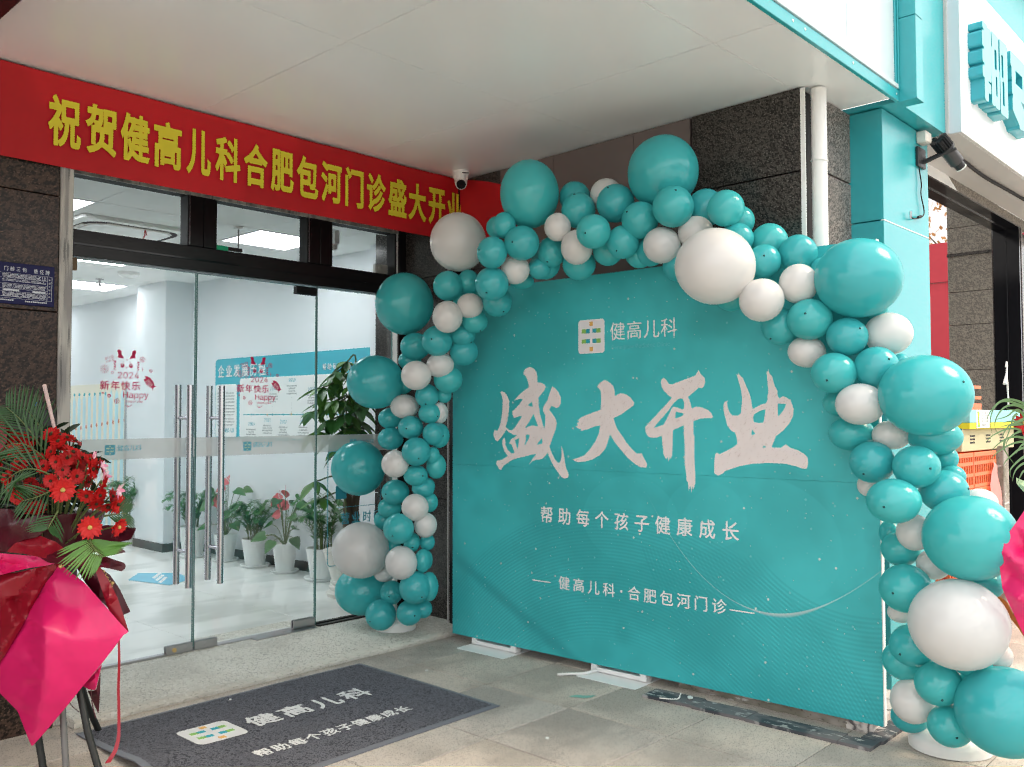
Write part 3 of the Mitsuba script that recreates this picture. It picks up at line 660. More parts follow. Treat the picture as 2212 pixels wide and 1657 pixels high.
# ------------------------------------------------------------------ teal pillar, box and sign
tp = thing("teal_pillar", "teal metal clad pillar and panel at the corner of the shop front", "pillar")
for z0, z1 in ((0, 1.2), (1.204, 2.433), (2.439, 3.020)):
    put(tp, "cladding", bx(4.682, 5.365, 1.745, 1.93, z0, z1, .002), "mat_teal_panel")
put(tp, "sealant", bx(4.684, 5.363, 1.7435, 1.76, 2.4335, 2.4385), "mat_white_paint")
put(tp, "soffit", bx(4.660, 5.40, 1.655, 1.95, ZC - .004, ZC + .02), "mat_teal_panel")
put(tp, "upper_panel", bx(4.762, 5.400, 1.656, 1.70, ZC - .003, 4.7, .002), "mat_teal_panel")
for z0, z1 in ((ZC, 3.453), (3.456, 4.7)):
    put(tp, "return_panel", bx(4.660, 4.760, 1.562, 1.70, z0, z1, .002), "mat_teal_panel")
put(tp, "return_trim", bx(4.6595, 4.762, 1.5605, 1.655, ZC - .006, ZC + .003), "mat_teal_panel")

sg = thing("shop_sign", "white shop sign box with big teal three-dimensional letters at top right", "sign")
put(sg, "side_strip", bx(5.401, 5.414, 1.640, 1.95, ZC, 4.7), "mat_grey_panel")
put(sg, "side", bx(5.415, 5.45, 1.576, 1.95, ZC, 3.968, .001), "mat_paleblue_panel")
for xa, xb in ((5.417, 6.205), (6.208, 7.4), (7.403, 8.8)):
    put(sg, "face_panel", bx(xa, xb, 1.5745, 1.60, ZC, 3.968, .001), "mat_white_sign")
for xa, xb in ((5.42, 6.80), (6.803, 8.14), (8.143, 9.5)):
    for ya, yb in ((1.578, 1.76), (1.762, 1.94)):
        put(sg, "soffit_panel", bx(xa, xb, ya, yb, ZC, ZC + .02, .001), "mat_grey_panel")
for xa, xb in ((5.41, 6.02), (6.024, 7.2), (7.204, 9.5)):
    put(sg, "top_band", bx(xa, xb, 1.60, 1.9, 3.972, 4.62, .001), "mat_teal_panel")
put(sg, "cornice", bx(5.41, 9.5, 1.38, 1.9, 4.62, 4.75, .003), "mat_grey_panel")


def sign_letter(shape):
    g = shape.buffer(-.012, join_style=1).buffer(.012, join_style=1)
    M = frame((0, 1.499, 0), (1, 0, 0), (0, 0, 1))
    k = put(sg, "letter", flat(g, .075, frame((0, 1.5745, 0), (1, 0, 0), (0, 0, 1))), "mat_letter_side")
    scene[numbered(k + "__face")] = mikit.ply(flat(g.buffer(-.0005), .002, M), "mat_teal_letter")


def bar(x0, z0, x1, z1):
    return rrect(x0, z0, x1, z1, min(.018, (x1 - x0) * .3, (z1 - z0) * .3))


from shapely.ops import unary_union
# first letter: grain radical with a tall two-storey box; second: a box over a slanting foot
sign_letter(unary_union([bar(5.57, 3.655, 5.645, 3.70), bar(5.56, 3.55, 5.72, 3.645), bar(5.56, 3.455, 5.73, 3.535), bar(5.56, 3.37, 5.73, 3.44),
                         bar(5.595, 3.243, 5.67, 3.70), bar(5.60, 3.30, 5.72, 3.36), bar(5.665, 3.42, 5.735, 3.69)]))
sign_letter(unary_union([bar(5.735, 3.25, 5.80, 3.60), bar(5.75, 3.46, 5.885, 3.695), bar(5.80, 3.25, 5.90, 3.50)]).difference(unary_union([bar(5.80, 3.48, 5.845, 3.60), bar(5.82, 3.32, 5.85, 3.44)])))
sign_letter(unary_union([bar(5.915, 3.24, 6.075, 3.70)]).difference(unary_union([bar(5.945, 3.47, 5.985, 3.61), bar(5.96, 3.30, 6.00, 3.45)])))
sign_letter(unary_union([bar(6.15, 3.60, 6.56, 3.70), bar(6.17, 3.515, 6.26, 3.62), bar(6.17, 3.43, 6.60, 3.515), bar(6.42, 3.5, 6.56, 3.64),
                         Polygon([(6.18, 3.40), (6.20, 3.44), (6.35, 3.44), (6.60, 3.30), (6.60, 3.25), (6.36, 3.25), (6.18, 3.33)]), bar(6.33, 3.245, 6.40, 3.33)]).difference(bar(6.275, 3.53, 6.40, 3.59)))

# floodlight and its wires
fl = thing("floodlight", "black finned projector light on a bracket at the top of the teal pillar", "light")
fo = np.array([5.315, 1.62, 2.905])
fa = np.array([.66, -.30, -.60]); fa /= np.linalg.norm(fa)
fs = np.cross(fa, (0, 0, 1)); fs /= np.linalg.norm(fs)
fu = np.cross(fs, fa)
b0 = fo - fa * .10


def small(m):
    m.apply_translation(-fo)
    m.apply_scale(.84)
    m.apply_translation(fo)
    return m


put(fl, "body", small(cyl(fo - fa * .02, fo + fa * .105, .048, 32)), "mat_flood_grey", 40)
put(fl, "lamp_head", small(cat([cyl(fo + fa * .104, fo + fa * .150, .034, 28)])), "mat_flood_black", 40)
put(fl, "lens_ring", small(cyl(fo + fa * .150, fo + fa * .158, .035, 28)), "mat_white_plastic", 40)
put(fl, "collar", small(cyl(fo - fa * .035, fo - fa * .018, .060, 32)), "mat_flood_black", 40)
for a in np.linspace(0, 2 * np.pi, 20, endpoint=False):
    d = math.cos(a) * fs + math.sin(a) * fu
    M = frame(fo - fa * .075 + d * .045, -fa, d)
    put(fl, "fin", small(place(bx(-.038, .038, -.014, .014, -.0022, .0022), M)), "mat_flood_black")
put(fl, "core", small(cyl(b0, fo - fa * .03, .040, 24)), "mat_flood_black", 40)
for s_ in (-1, 1):
    side = fs * s_ * .056
    put(fl, "bracket_arm", tube([fo + side, (fo + side) * .4 + np.array([5.25, 1.735, 2.85]) * .6 + side * .3, np.array([5.215 + s_ * .03, 1.742, 2.842])], [.009, .009, .012], 6), "mat_flood_black")
put(fl, "wall_plate", bx(5.165, 5.285, 1.728, 1.744, 2.815, 2.925, .003), "mat_flood_black")
put(fl, "junction_box", bx(5.175, 5.265, 1.688, 1.744, 2.945, 3.010, .006), "mat_cream_plastic")
wr = thing("hanging_wire", "thin dark wire hanging in a loop below the floodlight on the pillar", "wire")
W1 = curve([(5.195, 1.737, 2.87), (5.195, 1.735, 2.80), (5.215, 1.732, 2.72), (5.205, 1.732, 2.66), (5.245, 1.730, 2.57), (5.20, 1.730, 2.53), (5.07, 1.728, 2.50), (5.02, 1.726, 2.51)], 8)
put(wr, "cable", tube(W1, .0035, 6), "mat_black_rubber", True)
put(wr, "connector", tube([(5.185, 1.728, 2.532), (5.135, 1.727, 2.518)], .007, 8), "mat_black_rubber", 40)
put(wr, "plug", tube([(5.02, 1.726, 2.49), (5.02, 1.726, 2.53)], [.004, .007], 8), "mat_steel_lock", 40)
sb = thing("soffit_cable", "dark bundled cable sagging along the soffit under the white sign", "cable")
put(sb, "cable", tube(curve([(5.40, 1.72, 3.012), (5.9, 1.735, 3.016), (6.5, 1.75, 3.012), (7.1, 1.74, 3.018), (7.9, 1.72, 3.012), (9.2, 1.72, 3.01)], 10), .011, 8), "mat_black_rubber", True)

# ------------------------------------------------------------------ frame right of the pillar, built open in place of dark reflecting glass
op = thing("side_glass_stand_in", "black framed opening with an added granite wall standing in for dark reflecting glass, right of the teal pillar", "wall")
put(op, "lintel_face", bx(5.30, 9.5, 1.941, 1.98, 2.958, 3.029), "mat_granite_pass")
put(op, "lintel", cat([bx(5.34, 8.10, 1.935, 2.13, 2.947, 2.957), bx(5.34, 8.10, 2.03, 2.042, 2.938, 2.947)]), "mat_black_gloss")
put(op, "jamb", cat([bx(8.085, 8.13, 1.936, 2.13, 0, 2.957), bx(8.076, 8.085, 2.03, 2.042, 0, 2.947)]), "mat_black_gloss")
put(op, "side_glass", bx(8.135, 9.4, 1.99, 2.0, 0, 2.95), "mat_black_gloss")
put(op, "outer_strip", bx(8.131, 8.165, 1.93, 1.99, 0, 2.95), "mat_granite_front")
g = Polygon([(5.86, 2.959), (6.55, 2.959), (6.43, 3.00), (6.36, 3.028), (5.86, 3.028)])
put(op, "plaster_patch", flat(g, .003, frame((0, 1.9405, 0), (1, 0, 0), (0, 0, 1))), "mat_white_paint")
for z0, z1 in ((0, .55), (.554, .98), (.984, 1.40), (1.404, 1.80), (1.804, 2.18), (2.184, 2.46), (2.464, 2.768), (2.774, 3.008), (3.012, 3.6), (3.604, 4.4)):
    put(op, "granite_panel", bx(8.08, 8.3, 2.14, 2.482, z0, z1, .002), "mat_granite_pass")
put(op, "moulding", bx(8.065, 8.3, 2.14, 2.482, 2.766, 2.790), "mat_granite_side")
cpst = thing("concrete_post", "pale concrete post standing at the foot of the black frame", "post")
put(cpst, None, bx(6.985, 7.115, 1.80, 1.92, 0, 1.205, .006), "mat_concrete")

# added behind the open frame: objects standing in for reflections in its glass
rh = thing("red_reflection_board", "red board standing in for a red reflection in the glass beside the granite wall", "hoarding")
put(rh, "upper_board", bx(14.0, 14.1, 2.6, 6.5, 3.40, 3.98), "mat_hoarding_red")
put(rh, "lower_board", bx(14.03, 14.1, 2.6, 6.5, 2.15, 3.39), "mat_hoarding_red")
put(rh, "footing", bx(13.9, 14.2, 2.6, 6.5, 0, 2.14), "mat_granite_brown")
fb = thing("reflection_building", "white building far behind the orange tree, standing in for a reflection in the glass", "building")
put(fb, "wall", bx(40, 52, 5, 20, 0, 14.2), "mat_far_white")
put(fb, "roof_edge", bx(39.8, 52.2, 4.8, 20.2, 14.2, 14.8), "mat_far_grey")
for zz in range(4, 14, 2):
    for yy in range(7, 20, 2):
        put(fb, "window", bx(39.95, 40.02, yy, yy + 1.0, zz, zz + 1.1), "mat_far_grey")
tree = thing("reflection_tree", "sparse tree with orange leaves behind the red board, standing in for a reflection in the glass", "tree")
to = np.array([22.0, 6.4, 0])
tm = [tube([to, to + (0, .1, 3), to + (.1, 0, 6.5)], [.16, .11, .03], 8)]
ends = []
for k in range(16):
    z = 3 + k * .28
    a = k * 2.4
    e = to + np.array([math.cos(a) * (1.1 - k * .04), math.sin(a) * (1.1 - k * .04), z + 1.1])
    tm.append(tube([to + (0, 0, z), e], [.04, .008], 5))
    ends += [to + (0, 0, z) + (e - to - (0, 0, z)) * t for t in (.5, .7, .85, 1.0)]
put(tree, "trunk", cat(tm), "mat_bark", 40)
lm = []
for e in ends:
    for _ in range(14):
        q = e + rng.normal(0, .24, 3)
        d = rng.normal(0, 1, (2, 3))
        d /= np.linalg.norm(d, axis=1, keepdims=True)
        lm.append(trimesh.Trimesh([q - d[0] * .07, q + d[1] * .05, q + d[0] * .07, q - d[1] * .05], [[0, 1, 2], [0, 2, 3]], process=False))
put(tree, "crown", cat(lm), "mat_leaf_autumn", kind="stuff")
# across the street, behind the viewer: what the glossy balloons mirror
for (xa, xb, yy, h) in ((-16, -5, -26, 6), (-4, 9, -29, 9), (12, 26, -26, 7)):
    ob = thing("street_building", "plain grey building across the street behind the viewer", "building", "buildings across the street")
    put(ob, "wall", bx(xa, xb, yy - 8, yy, 0, h), "mat_far_grey")
    put(ob, "roof_edge", bx(xa - .2, xb + .2, yy - 8.2, yy + .2, h, h + .5), "mat_far_white")

# ================================================================== GLASS FRONT
GY = DOOR_Y
GM = lambda x, z, d=0.0: frame((x, GY - .0065 - d, z), (1, 0, 0), (0, 0, 1))     # on the outer face of the glass
gf_ = thing("glass_front", "frameless glass shop front with black transom windows above the doors", "shop front")
put(gf_, "transom_bar", bx(1.66, 4.20, 5.00, 5.10, 2.290, 2.435, .003), "mat_black_frame")
put(gf_, "transom_bead", bx(1.66, 4.20, 4.992, 5.0, 2.352, 2.362), "mat_black_gloss")
WX = [(1.70, 2.535), (2.722, 3.367), (3.566, 4.108)]
for xa, xb in WX:
    w_ = put(gf_, "transom_window", cat([bx(xa - .012, xa, 5.0, 5.09, 2.437, 2.74), bx(xb, xb + .014, 5.0, 5.09, 2.437, 2.74), bx(xa, xb, 5.0, 5.09, 2.737, 2.75)]), "mat_black_rubber")
    scene[numbered(w_ + "__pane")] = mikit.ply((np.array([[xa, 5.05, 2.437], [xb, 5.05, 2.437], [xb, 5.05, 2.738], [xa, 5.05, 2.738]]), np.array([[0, 1, 2], [0, 2, 3]])), "mat_glass")
for xa, xb in ((2.549, 2.634), (2.638, 2.710), (3.381, 3.466), (3.470, 3.554)):
    put(gf_, "mullion", bx(xa, xb, 4.995, 5.10, 2.437, 2.745, .003), "mat_black_frame")
put(gf_, "end_post", bx(4.135, 4.20, 4.985, 5.10, .04, 2.80, .003), "mat_black_frame")
put(gf_, "bright_bead", bx(4.124, 4.130, 4.990, 5.06, .04, 2.75), "mat_white_plastic")
for x in (2.545, 3.379):
    put(gf_, "bright_bead", bx(x - .002, x + .002, 4.990, 5.0, 2.44, 2.742), "mat_steel_lock")


def sheet_glass(parent, name, xa, xb, za, zb, y=GY):
    k = put(parent, name, (np.array([[xa, y, za], [xb, y, za], [xb, y, zb], [xa, y, zb]]), np.array([[0, 1, 2], [0, 2, 3]])), "mat_glass")
    return k


def edges(k, xa, xb, za, zb):
    scene[numbered(k + "__edge")] = mikit.ply(cat([bx(xa, xa + .003, GY - .006, GY + .006, za, zb), bx(xb - .003, xb, GY - .006, GY + .006, za, zb), bx(xa, xb, GY - .006, GY + .006, zb - .003, zb)]), "mat_glass_edge")


def pull_handle(door, x, xi):
    for (hx, y, z0, z1) in ((x, GY - .075, .425, 1.608), (xi, GY + .075, .43, 1.612)):
        h = numbered(door + "__handle")
        scene[h] = mikit.ply(cat([cyl((hx, y, z0), (hx, y, z1), .0185, 28)] + [cyl((hx, y, z), (hx, GY, z), .010, 16) for z in (.632, 1.414)]), "mat_steel", 40)


def patch(door, xa, xb, za, zb, m="mat_steel_lock", name="patch_fitting"):
    scene[numbered(door + "__" + name)] = mikit.ply(cat([bx(xa, xb, GY - .017, GY - .0068, za, zb, .002), bx(xa, xb, GY + .0068, GY + .017, za, zb, .002)]), m)


dl = sheet_glass(gf_, "door", 1.672, 2.617, .055, 2.284)
edges(dl, 1.672, 2.617, .055, 2.284)
pull_handle(dl, 2.551, 2.551)
patch(dl, 2.452, 2.614, .043, .092, name="lock")
d2 = sheet_glass(gf_, "door", 2.624, 3.474, .055, 2.284)
edges(d2, 2.624, 3.474, .055, 2.284)
pull_handle(d2, 2.752, 2.752)
patch(d2, 2.627, 2.772, .043, .092, name="lock")
patch(d2, 3.305, 3.470, .048, .100)
patch(d2, 3.308, 3.470, 2.228, 2.279, "mat_black_frame")
for x, y_ in ((2.50, 0), (2.585, 0), (2.70, 0)):
    scene[numbered(dl + "__lock_cylinder")] = mikit.ply(cyl((x, GY - .022, .066), (x, GY - .016, .066), .013, 18), "mat_gold" if x < 2.55 else "mat_steel_lock", 40)
fp = sheet_glass(gf_, "side_light", 3.480, 4.124, .045, 2.288)
edges(fp, 3.480, 4.124, .045, 2.288)
put(gf_, "threshold", cat([bx(1.66, 2.45, GY - .02, GY + .02, .0395, .052), bx(2.45, 3.48, GY - .014, GY + .05, .0395, .044), bx(3.0, 3.45, GY - .075, GY - .02, .0395, .045)]), "mat_steel_lock")
put(gf_, "floor_track", cat([bx(3.48, 4.13, GY - .05, GY - .02, .0395, .05), bx(3.48, 4.13, GY + .02, GY + .05, .0395, .05), bx(3.48, 4.13, GY - .02, GY + .02, .0395, .042)]), "mat_black_frame")

# frosted band with the clinic's mark on the glass
def logo(parent, x0, z0, s, M, mb, depth=.0012, cols=("mat_mark_green", "mat_mark_blue", "mat_mark_orange"), sy=1.0, sub=False):
    """Rounded square with a cross left between four little bars and two squares."""
    def add(nm, g, m, d):
        key = numbered(parent + ("" if not sub else "") + "__" + nm)
        scene[key] = mikit.ply(flat(affinity.translate(affinity.scale(g, s, s * sy, origin=(0, 0)), x0, z0), depth + d, M), m)
    add("mark_ground", rrect(0, 0, 1, 1, .1), mb, 0)
    for y in (.30, .60):
        for xa in (.14, .55):
            gl = (xa, xa + .16) if xa < .5 else (xa + .15, xa + .31)
            bl = (xa + .16, xa + .31) if xa < .5 else (xa, xa + .15)
            add("mark_bar", sbox(gl[0], y, gl[1], y + .125), cols[0], .0006)
            add("mark_bar", sbox(bl[0], y, bl[1], y + .125), cols[1], .0006)
    for y in (.065, .81):
        add("mark_square", sbox(.435, y, .565, y + .125), cols[2], .0006)


def solid_logo(parent, x0, z0, s, M, mb, mc, depth=.0012):
    logo(parent, x0, z0, s, M, mb, depth, (mc, mc, mc))


for k, (nm, xa, xb, lx) in enumerate((("left door", 1.674, 2.615, 2.089), ("right door", 2.626, 3.472, 2.938), ("fixed side light", 3.482, 4.122, 3.752))):
    ft = thing("frosted_band", "frosted film band with a pale blue logo across the " + nm, "film", "frosted bands on the glass")
    v_ = np.array([[xa, GY - .0072, 1.183], [xb, GY - .0072, 1.183], [xb, GY - .0072, 1.298], [xa, GY - .0072, 1.298]])
    put(ft, "film", (v_, np.array([[0, 1, 2], [0, 2, 3]])), "mat_frost")
    solid_logo(ft, lx, 1.209, .056, GM(0, 0, .001), "mat_frost_blue", "mat_frost_pale")
    write(ft, "character", "健高儿科", lx + .067, 1.228, .036, .036, .0345, GM(0, 0, .001), "mat_frost_blue")

# new year stickers
def sticker(dx, label):
    t = thing("window_sticker", label, "sticker", "new year stickers on the doors")
    Ms = GM(dx, 0, .001)
    R = "mat_sticker_red"
    P = lambda nm, g: put(t, nm, flat(g, .001, Ms), R)
    for i, ch in enumerate("新年快乐"):
        P("character", char(ch, 2.056 + i * .0585, 1.571, .053, .053, .014))
    def lat(nm, s, x, z, h, b=False):
        put(t, nm, place(latin(s, h, .001, b), GM(dx + x, z, .001)), R)
    lat("numeral", "2024", 2.150, 1.638, .036)
    lat("lettering", "Happy", 2.181, 1.528, .036)
    lat("lettering", "dragon year", 2.197, 1.503, .0135)
    put(t, "lettering", place(latin("GOOD", .0125, .001), frame((dx + 2.084, GY - .0075, 1.738), (.95, 0, .31), (-.31, 0, .95))), R)
    put(t, "lettering", place(latin("LUCK", .0125, .001), frame((dx + 2.090, GY - .0075, 1.722), (.95, 0, .31), (-.31, 0, .95))), R)
    for s_ in (-1, 1):      # horns, mane and eyes of a small cartoon dragon
        cx = 2.2035
        horn = Polygon([(cx + s_ * a, z) for a, z in ((.020, 1.752), (.048, 1.757), (.043, 1.770), (.051, 1.790), (.044, 1.797), (.034, 1.790), (.033, 1.772))]).buffer(.003)
        P("horn", horn)
        P("eye", affinity.scale(Polygon([(cx + s_ * .024 + .011 * math.cos(a), 1.710 + .011 * math.sin(a)) for a in np.linspace(0, 6.28, 20)]), 1, 1.1).difference(Polygon([(cx + s_ * .024 + .004 * math.cos(a), 1.713 + .004 * math.sin(a)) for a in np.linspace(0, 6.28, 10)])))
        P("cheek", unary_union([Polygon([(cx + s_ * (.060 + .006 * j % .01), 1.735 - j * .014), (cx + s_ * .075, 1.733 - j * .014), (cx + s_ * .061, 1.722 - j * .014)]) for j in range(4)]).buffer(.0004))
        P("brow", sbox(cx + s_ * .018 - .005, 1.729, cx + s_ * .018 + .005, 1.732))
    P("nose", unary_union([sbox(2.199, 1.698, 2.208, 1.701), sbox(2.2005, 1.692, 2.2065, 1.694)]))
    ring = lambda x, z, r, w: Polygon([(x + r * math.cos(a), z + r * math.sin(a)) for a in np.linspace(0, 6.28, 24)]).difference(Polygon([(x + (r - w) * math.cos(a), z + (r - w) * math.sin(a)) for a in np.linspace(0, 6.28, 24)]))
    P("coin", unary_union([ring(2.108, 1.539, .010, .005), ring(2.344, 1.685, .009, .004), ring(2.074, 1.554, .006, .003)]))
    P("blossom", unary_union([ring(2.150 + .009 * math.cos(a), 1.509 + .009 * math.sin(a), .007, .002) for a in np.linspace(0, 6.28, 6)[:-1]] + [ring(2.204, 1.743, .004, .0025)]))
    for fx, fz, r in ((2.081, 1.688, .026), (2.292, 1.748, .018)):
        P("firework", unary_union([affinity.rotate(sbox(fx + r * .45, fz - .0012, fx + r, fz + .0012), a, origin=(fx, fz)) for a in range(0, 360, 30)] + [affinity.rotate(sbox(fx + r * .1, fz - .001, fx + r * .3, fz + .001), a + 15, origin=(fx, fz)) for a in range(0, 360, 45)]))
    fish = affinity.rotate(unary_union([affinity.scale(Polygon([(math.cos(a), math.sin(a)) for a in np.linspace(0, 6.28, 24)]), .040, .021), Polygon([(.032, 0), (.052, .018), (.046, 0), (.052, -.018)])]), -48)
    fish = affinity.translate(fish, 2.328, 1.618)
    cuts = unary_union([affinity.translate(affinity.rotate(sbox(x, -.017, x + .0025, .017), -48, origin=(0, 0)), 2.328, 1.618) for x in (-.012, -.003, .006, .015, .024)] + [Polygon([(2.309 + .006 * math.cos(a), 1.643 + .006 * math.sin(a)) for a in np.linspace(0, 6.28, 12)])])
    P("fish", fish.difference(cuts))
    P("star", unary_union([Polygon([(2.295, 1.703), (2.297, 1.69), (2.295, 1.677), (2.293, 1.69)]), Polygon([(2.288, 1.69), (2.295, 1.692), (2.302, 1.69), (2.295, 1.688)])]))
    a = np.linspace(3.6, 5.8, 14)
    P("swirl", unary_union([MultiPolygon(polys(Polygon([(2.217 + .022 * math.cos(q), 1.499 + .02 * math.sin(q)) for q in a] + [(2.217 + .0195 * math.cos(q), 1.499 + .0175 * math.sin(q)) for q in a[::-1]]))), ring(2.213, 1.481, .005, .0018), ring(2.125, 1.668, .008, .002)]))


sticker(0.0, "red new year sticker with dragon and fish on the left glass door")
sticker(0.8325, "red new year sticker with dragon and fish on the right glass door")
hs = thing("opening_hours_sticker", "teal outlined opening hours sticker on the fixed glass by the balloons", "sticker")
o_ = rrect(3.568, .412, 4.02, 1.186, .03)
put(hs, "outline", flat(o_.difference(o_.buffer(-.005)), .001, GM(0, 0, .001)), "mat_print_teal")
write(hs, "character", "营业时间", 3.676, .684, .078, .084, .093, GM(0, 0, .001), "mat_print_teal", .008)
put(hs, "rule", flat(sbox(3.65, .801, 3.98, .805), .001, GM(0, 0, .001)), "mat_print_teal")
put(hs, "block", flat(rrect(3.636, .86, 3.725, .95, .008), .001, GM(0, 0, .001)), "mat_print_teal")

# ================================================================== THE CLINIC INSIDE
FZ = .04
CZ = 2.83


def ix(y):          # inner face of the right-hand wall of the room
    return 4.655 - .030 * (y - 6.5)


cf = structure("clinic_floor", "glossy pale tiled floor inside the clinic")
put(cf, "joint_sheet", bx(-2, 4.9, 5.10, 13.4, -.05, FZ - .0012), "mat_floor_joint")
for i in range(6):
    for j in range(11):
        x0, y0 = .33 + i * .8, 4.93 + j * .8
        put(cf, "floor_tile", bx(x0, min(x0 + .7975, 4.88), max(y0, 5.10), y0 + .7975, FZ - .01, FZ + tr.uniform(-.0002, .0002), .001), "mat_floor_tile")
wi = thing("clinic_wall", "white right-hand wall inside the clinic with a dark skirting", "wall")


def wquad(y0, y1, z0, z1, d, t):
    p = [(ix(y0) - d, y0), (ix(y1) - d, y1), (ix(y1) + t, y1), (ix(y0) + t, y0)]
    return flat(Polygon(p), z1 - z0, frame((0, 0, z0), (1, 0, 0), (0, 1, 0)))


put(wi, "plaster", wquad(5.11, 13.4, 0, 3.0, 0, .12), "mat_wall_white")
put(wi, "skirting", cat([wquad(5.86, 8.90, FZ, FZ + .085, .012, 0), wquad(9.56, 13.4, FZ, FZ + .085, .012, 0)]), "mat_skirting")
put(wi, "back_wall", bx(-2, 4.9, 13.3, 13.4, 0, 3.0), "mat_wall_white")
put(wi, "left_wall", bx(-2.1, -2, 5.1, 13.4, 0, 3.0), "mat_wall_white")
put(wi, "front_pier", bx(-2, 1.60, 5.11, 5.2, 0, 3.0), "mat_wall_white")
put(wi, "front_head", bx(1.6, 4.9, 5.11, 5.2, 2.76, 3.0), "mat_wall_white")
pc = thing("inner_pilaster", "pale lilac white wall return just inside the glass at the right", "column")
put(pc, "plaster", bx(4.555, 4.70, 5.11, 5.86, FZ, 3.0, .003), "mat_wall_white")
co = thing("clinic_column", "square white column with dark skirting inside the clinic", "column")
put(co, "plaster", bx(4.285, 4.66, 8.90, 9.56, FZ, 3.0, .004), "mat_wall_white")
put(co, "skirting", bx(4.272, 4.67, 8.887, 9.573, FZ, FZ + .085), "mat_skirting")

# ceiling grid and lamps
ce = thing("clinic_ceiling", "white panelled ceiling with flush light panels inside the clinic", "ceiling")
put(ce, "backing", bx(-2, 4.9, 5.1, 13.4, CZ + .02, CZ + .05), "mat_print_grey")
GX0, GY0 = 2.402, 5.37
lamps = {(-1, 1), (2, 1), (2, 7), (-1, 7), (-3, 1), (-3, 7), (-1, 4), (2, 11), (-4, 4), (1, 4)}
for i in range(-7, 4):
    for j in range(-1, 13):
        xa, ya = GX0 + i * .6, GY0 + j * .6
        xb, yb = min(xa + .596, ix(ya) + .02), ya + .596
        ya = max(ya, 5.10)
        if xa > 4.6 or ya > 13.3:
            continue
        if (i, j) in lamps:
            lp = thing("ceiling_light", {(-1, 1): "glowing ceiling light panel cut off by the pier in the left transom window", (2, 1): "glowing ceiling light panel seen whole through the middle transom window",
                                         (2, 7): "glowing ceiling light panel behind the upper left of the glass door"}.get((i, j), "flush ceiling light panel inside the clinic, out of view"), "light", "light panels in the clinic ceiling")
            put(lp, "rim", cat([bx(xa, xb, ya, ya + .012, CZ - .004, CZ + .018), bx(xa, xb, yb - .012, yb, CZ - .004, CZ + .018), bx(xa, xa + .012, ya + .012, yb - .012, CZ - .004, CZ + .018), bx(xb - .012, xb, ya + .012, yb - .012, CZ - .004, CZ + .018)]), "mat_white_plastic")
            v_ = np.array([[xa + .012, ya + .012, CZ], [xb - .012, ya + .012, CZ], [xb - .012, yb - .012, CZ], [xa + .012, yb - .012, CZ]])
            put(lp, "diffuser", (v_, np.array([[0, 2, 1], [0, 3, 2]])), "mat_lamp", emitter={"type": "area", "radiance": {"type": "rgb", "value": [LAMP * .97, LAMP, LAMP * 1.03]}})
        elif i >= -2:
            put(ce, "ceiling_panel", bx(xa, xb, ya, yb, CZ + rng.uniform(0, .0006), CZ + .018, .001), "mat_ceiling_white")
put(ce, "ceiling_far", bx(-2, GX0 - 1.204, 5.1, 13.3, CZ + .012, CZ + .02), "mat_ceiling_white")

ac = thing("ceiling_air_conditioner", "white square air conditioner cassette in the clinic ceiling", "air conditioner")
A = sbox(2.46, 6.35, 3.30, 7.19)
Mz = frame((0, 0, CZ - .002), (1, 0, 0), (0, -1, 0))
flp = lambda g: affinity.scale(g, 1, -1, origin=(0, 0))
put(ac, "panel", flat(flp(A.buffer(-.03).buffer(.03)), .025, Mz), "mat_white_plastic", 40)
inner = rrect(2.58, 6.47, 3.18, 7.07, .10)
put(ac, "slot", flat(flp(rrect(2.53, 6.42, 3.23, 7.12, .14).difference(inner.buffer(.012))), .027, Mz), "mat_print_dark")
put(ac, "grille", flat(flp(inner), .034, Mz), "mat_white_plastic", 40)
put(ac, "flap", cat([bx(2.66, 3.12, 6.425, 6.455, CZ - .038, CZ - .028, .002), bx(2.535, 2.56, 6.56, 6.98, CZ - .038, CZ - .028, .002)]), "mat_cream_plastic")
put(ac, "red_ribbon", cat([ribbon([(2.93, 6.43, CZ - .03), (2.925, 6.42, CZ - .08), (2.90, 6.415, CZ - .13)], .012, (.9, .4, 0)), ribbon([(2.93, 6.43, CZ - .03), (2.94, 6.42, CZ - .08)], .012, (.9, .4, 0))]), "mat_petal_red")
ex = thing("exit_sign", "small green exit sign on a thin rod below the clinic ceiling", "sign")
put(ex, "rod", cyl((3.44, 6.0, 2.66), (3.44, 6.0, CZ), .005, 10), "mat_pole_grey", 40)
put(ex, "rose", cyl((3.44, 6.0, CZ - .02), (3.44, 6.0, CZ), .035, 20), "mat_white_plastic", 40)
put(ex, "housing", cat([bx(3.10, 3.47, 5.985, 6.015, 2.640, 2.668, .006)]), "mat_black_frame")
put(ex, "panel", bx(3.10, 3.345, 5.978, 5.984, 2.50, 2.667), "mat_exit_green")
sd = thing("smoke_detector", "round white smoke detector on the clinic ceiling", "detector")
put(sd, "body", lathe([(0, 0), (.10, 0), (.095, -.03), (.05, -.05), (0, -.05)], 28, (3.80, 8.68, CZ)), "mat_white_plastic", 40)
spk = thing("sprinkler", "small sprinkler head hanging from the clinic ceiling", "sprinkler")
put(spk, "rose", cyl((3.775, 9.3, CZ - .006), (3.775, 9.3, CZ), .04, 18), "mat_steel_lock", 40)
put(spk, "head", lathe([(0, -.07), (.022, -.07), (.022, -.064), (.01, -.05), (.012, -.006), (0, -.006)], 16, (3.775, 9.3, CZ)), "mat_steel_lock", 40)
ps = thing("motion_sensor", "white motion sensor high up inside the clinic behind the right transom window", "sensor")
put(ps, "body", bx(3.715, 3.785, 5.225, 5.275, 2.60, 2.72, .018), "mat_white_plastic", 40)
put(ps, "mount", bx(3.73, 3.77, 5.20, 5.23, 2.64, 2.74), "mat_white_plastic")
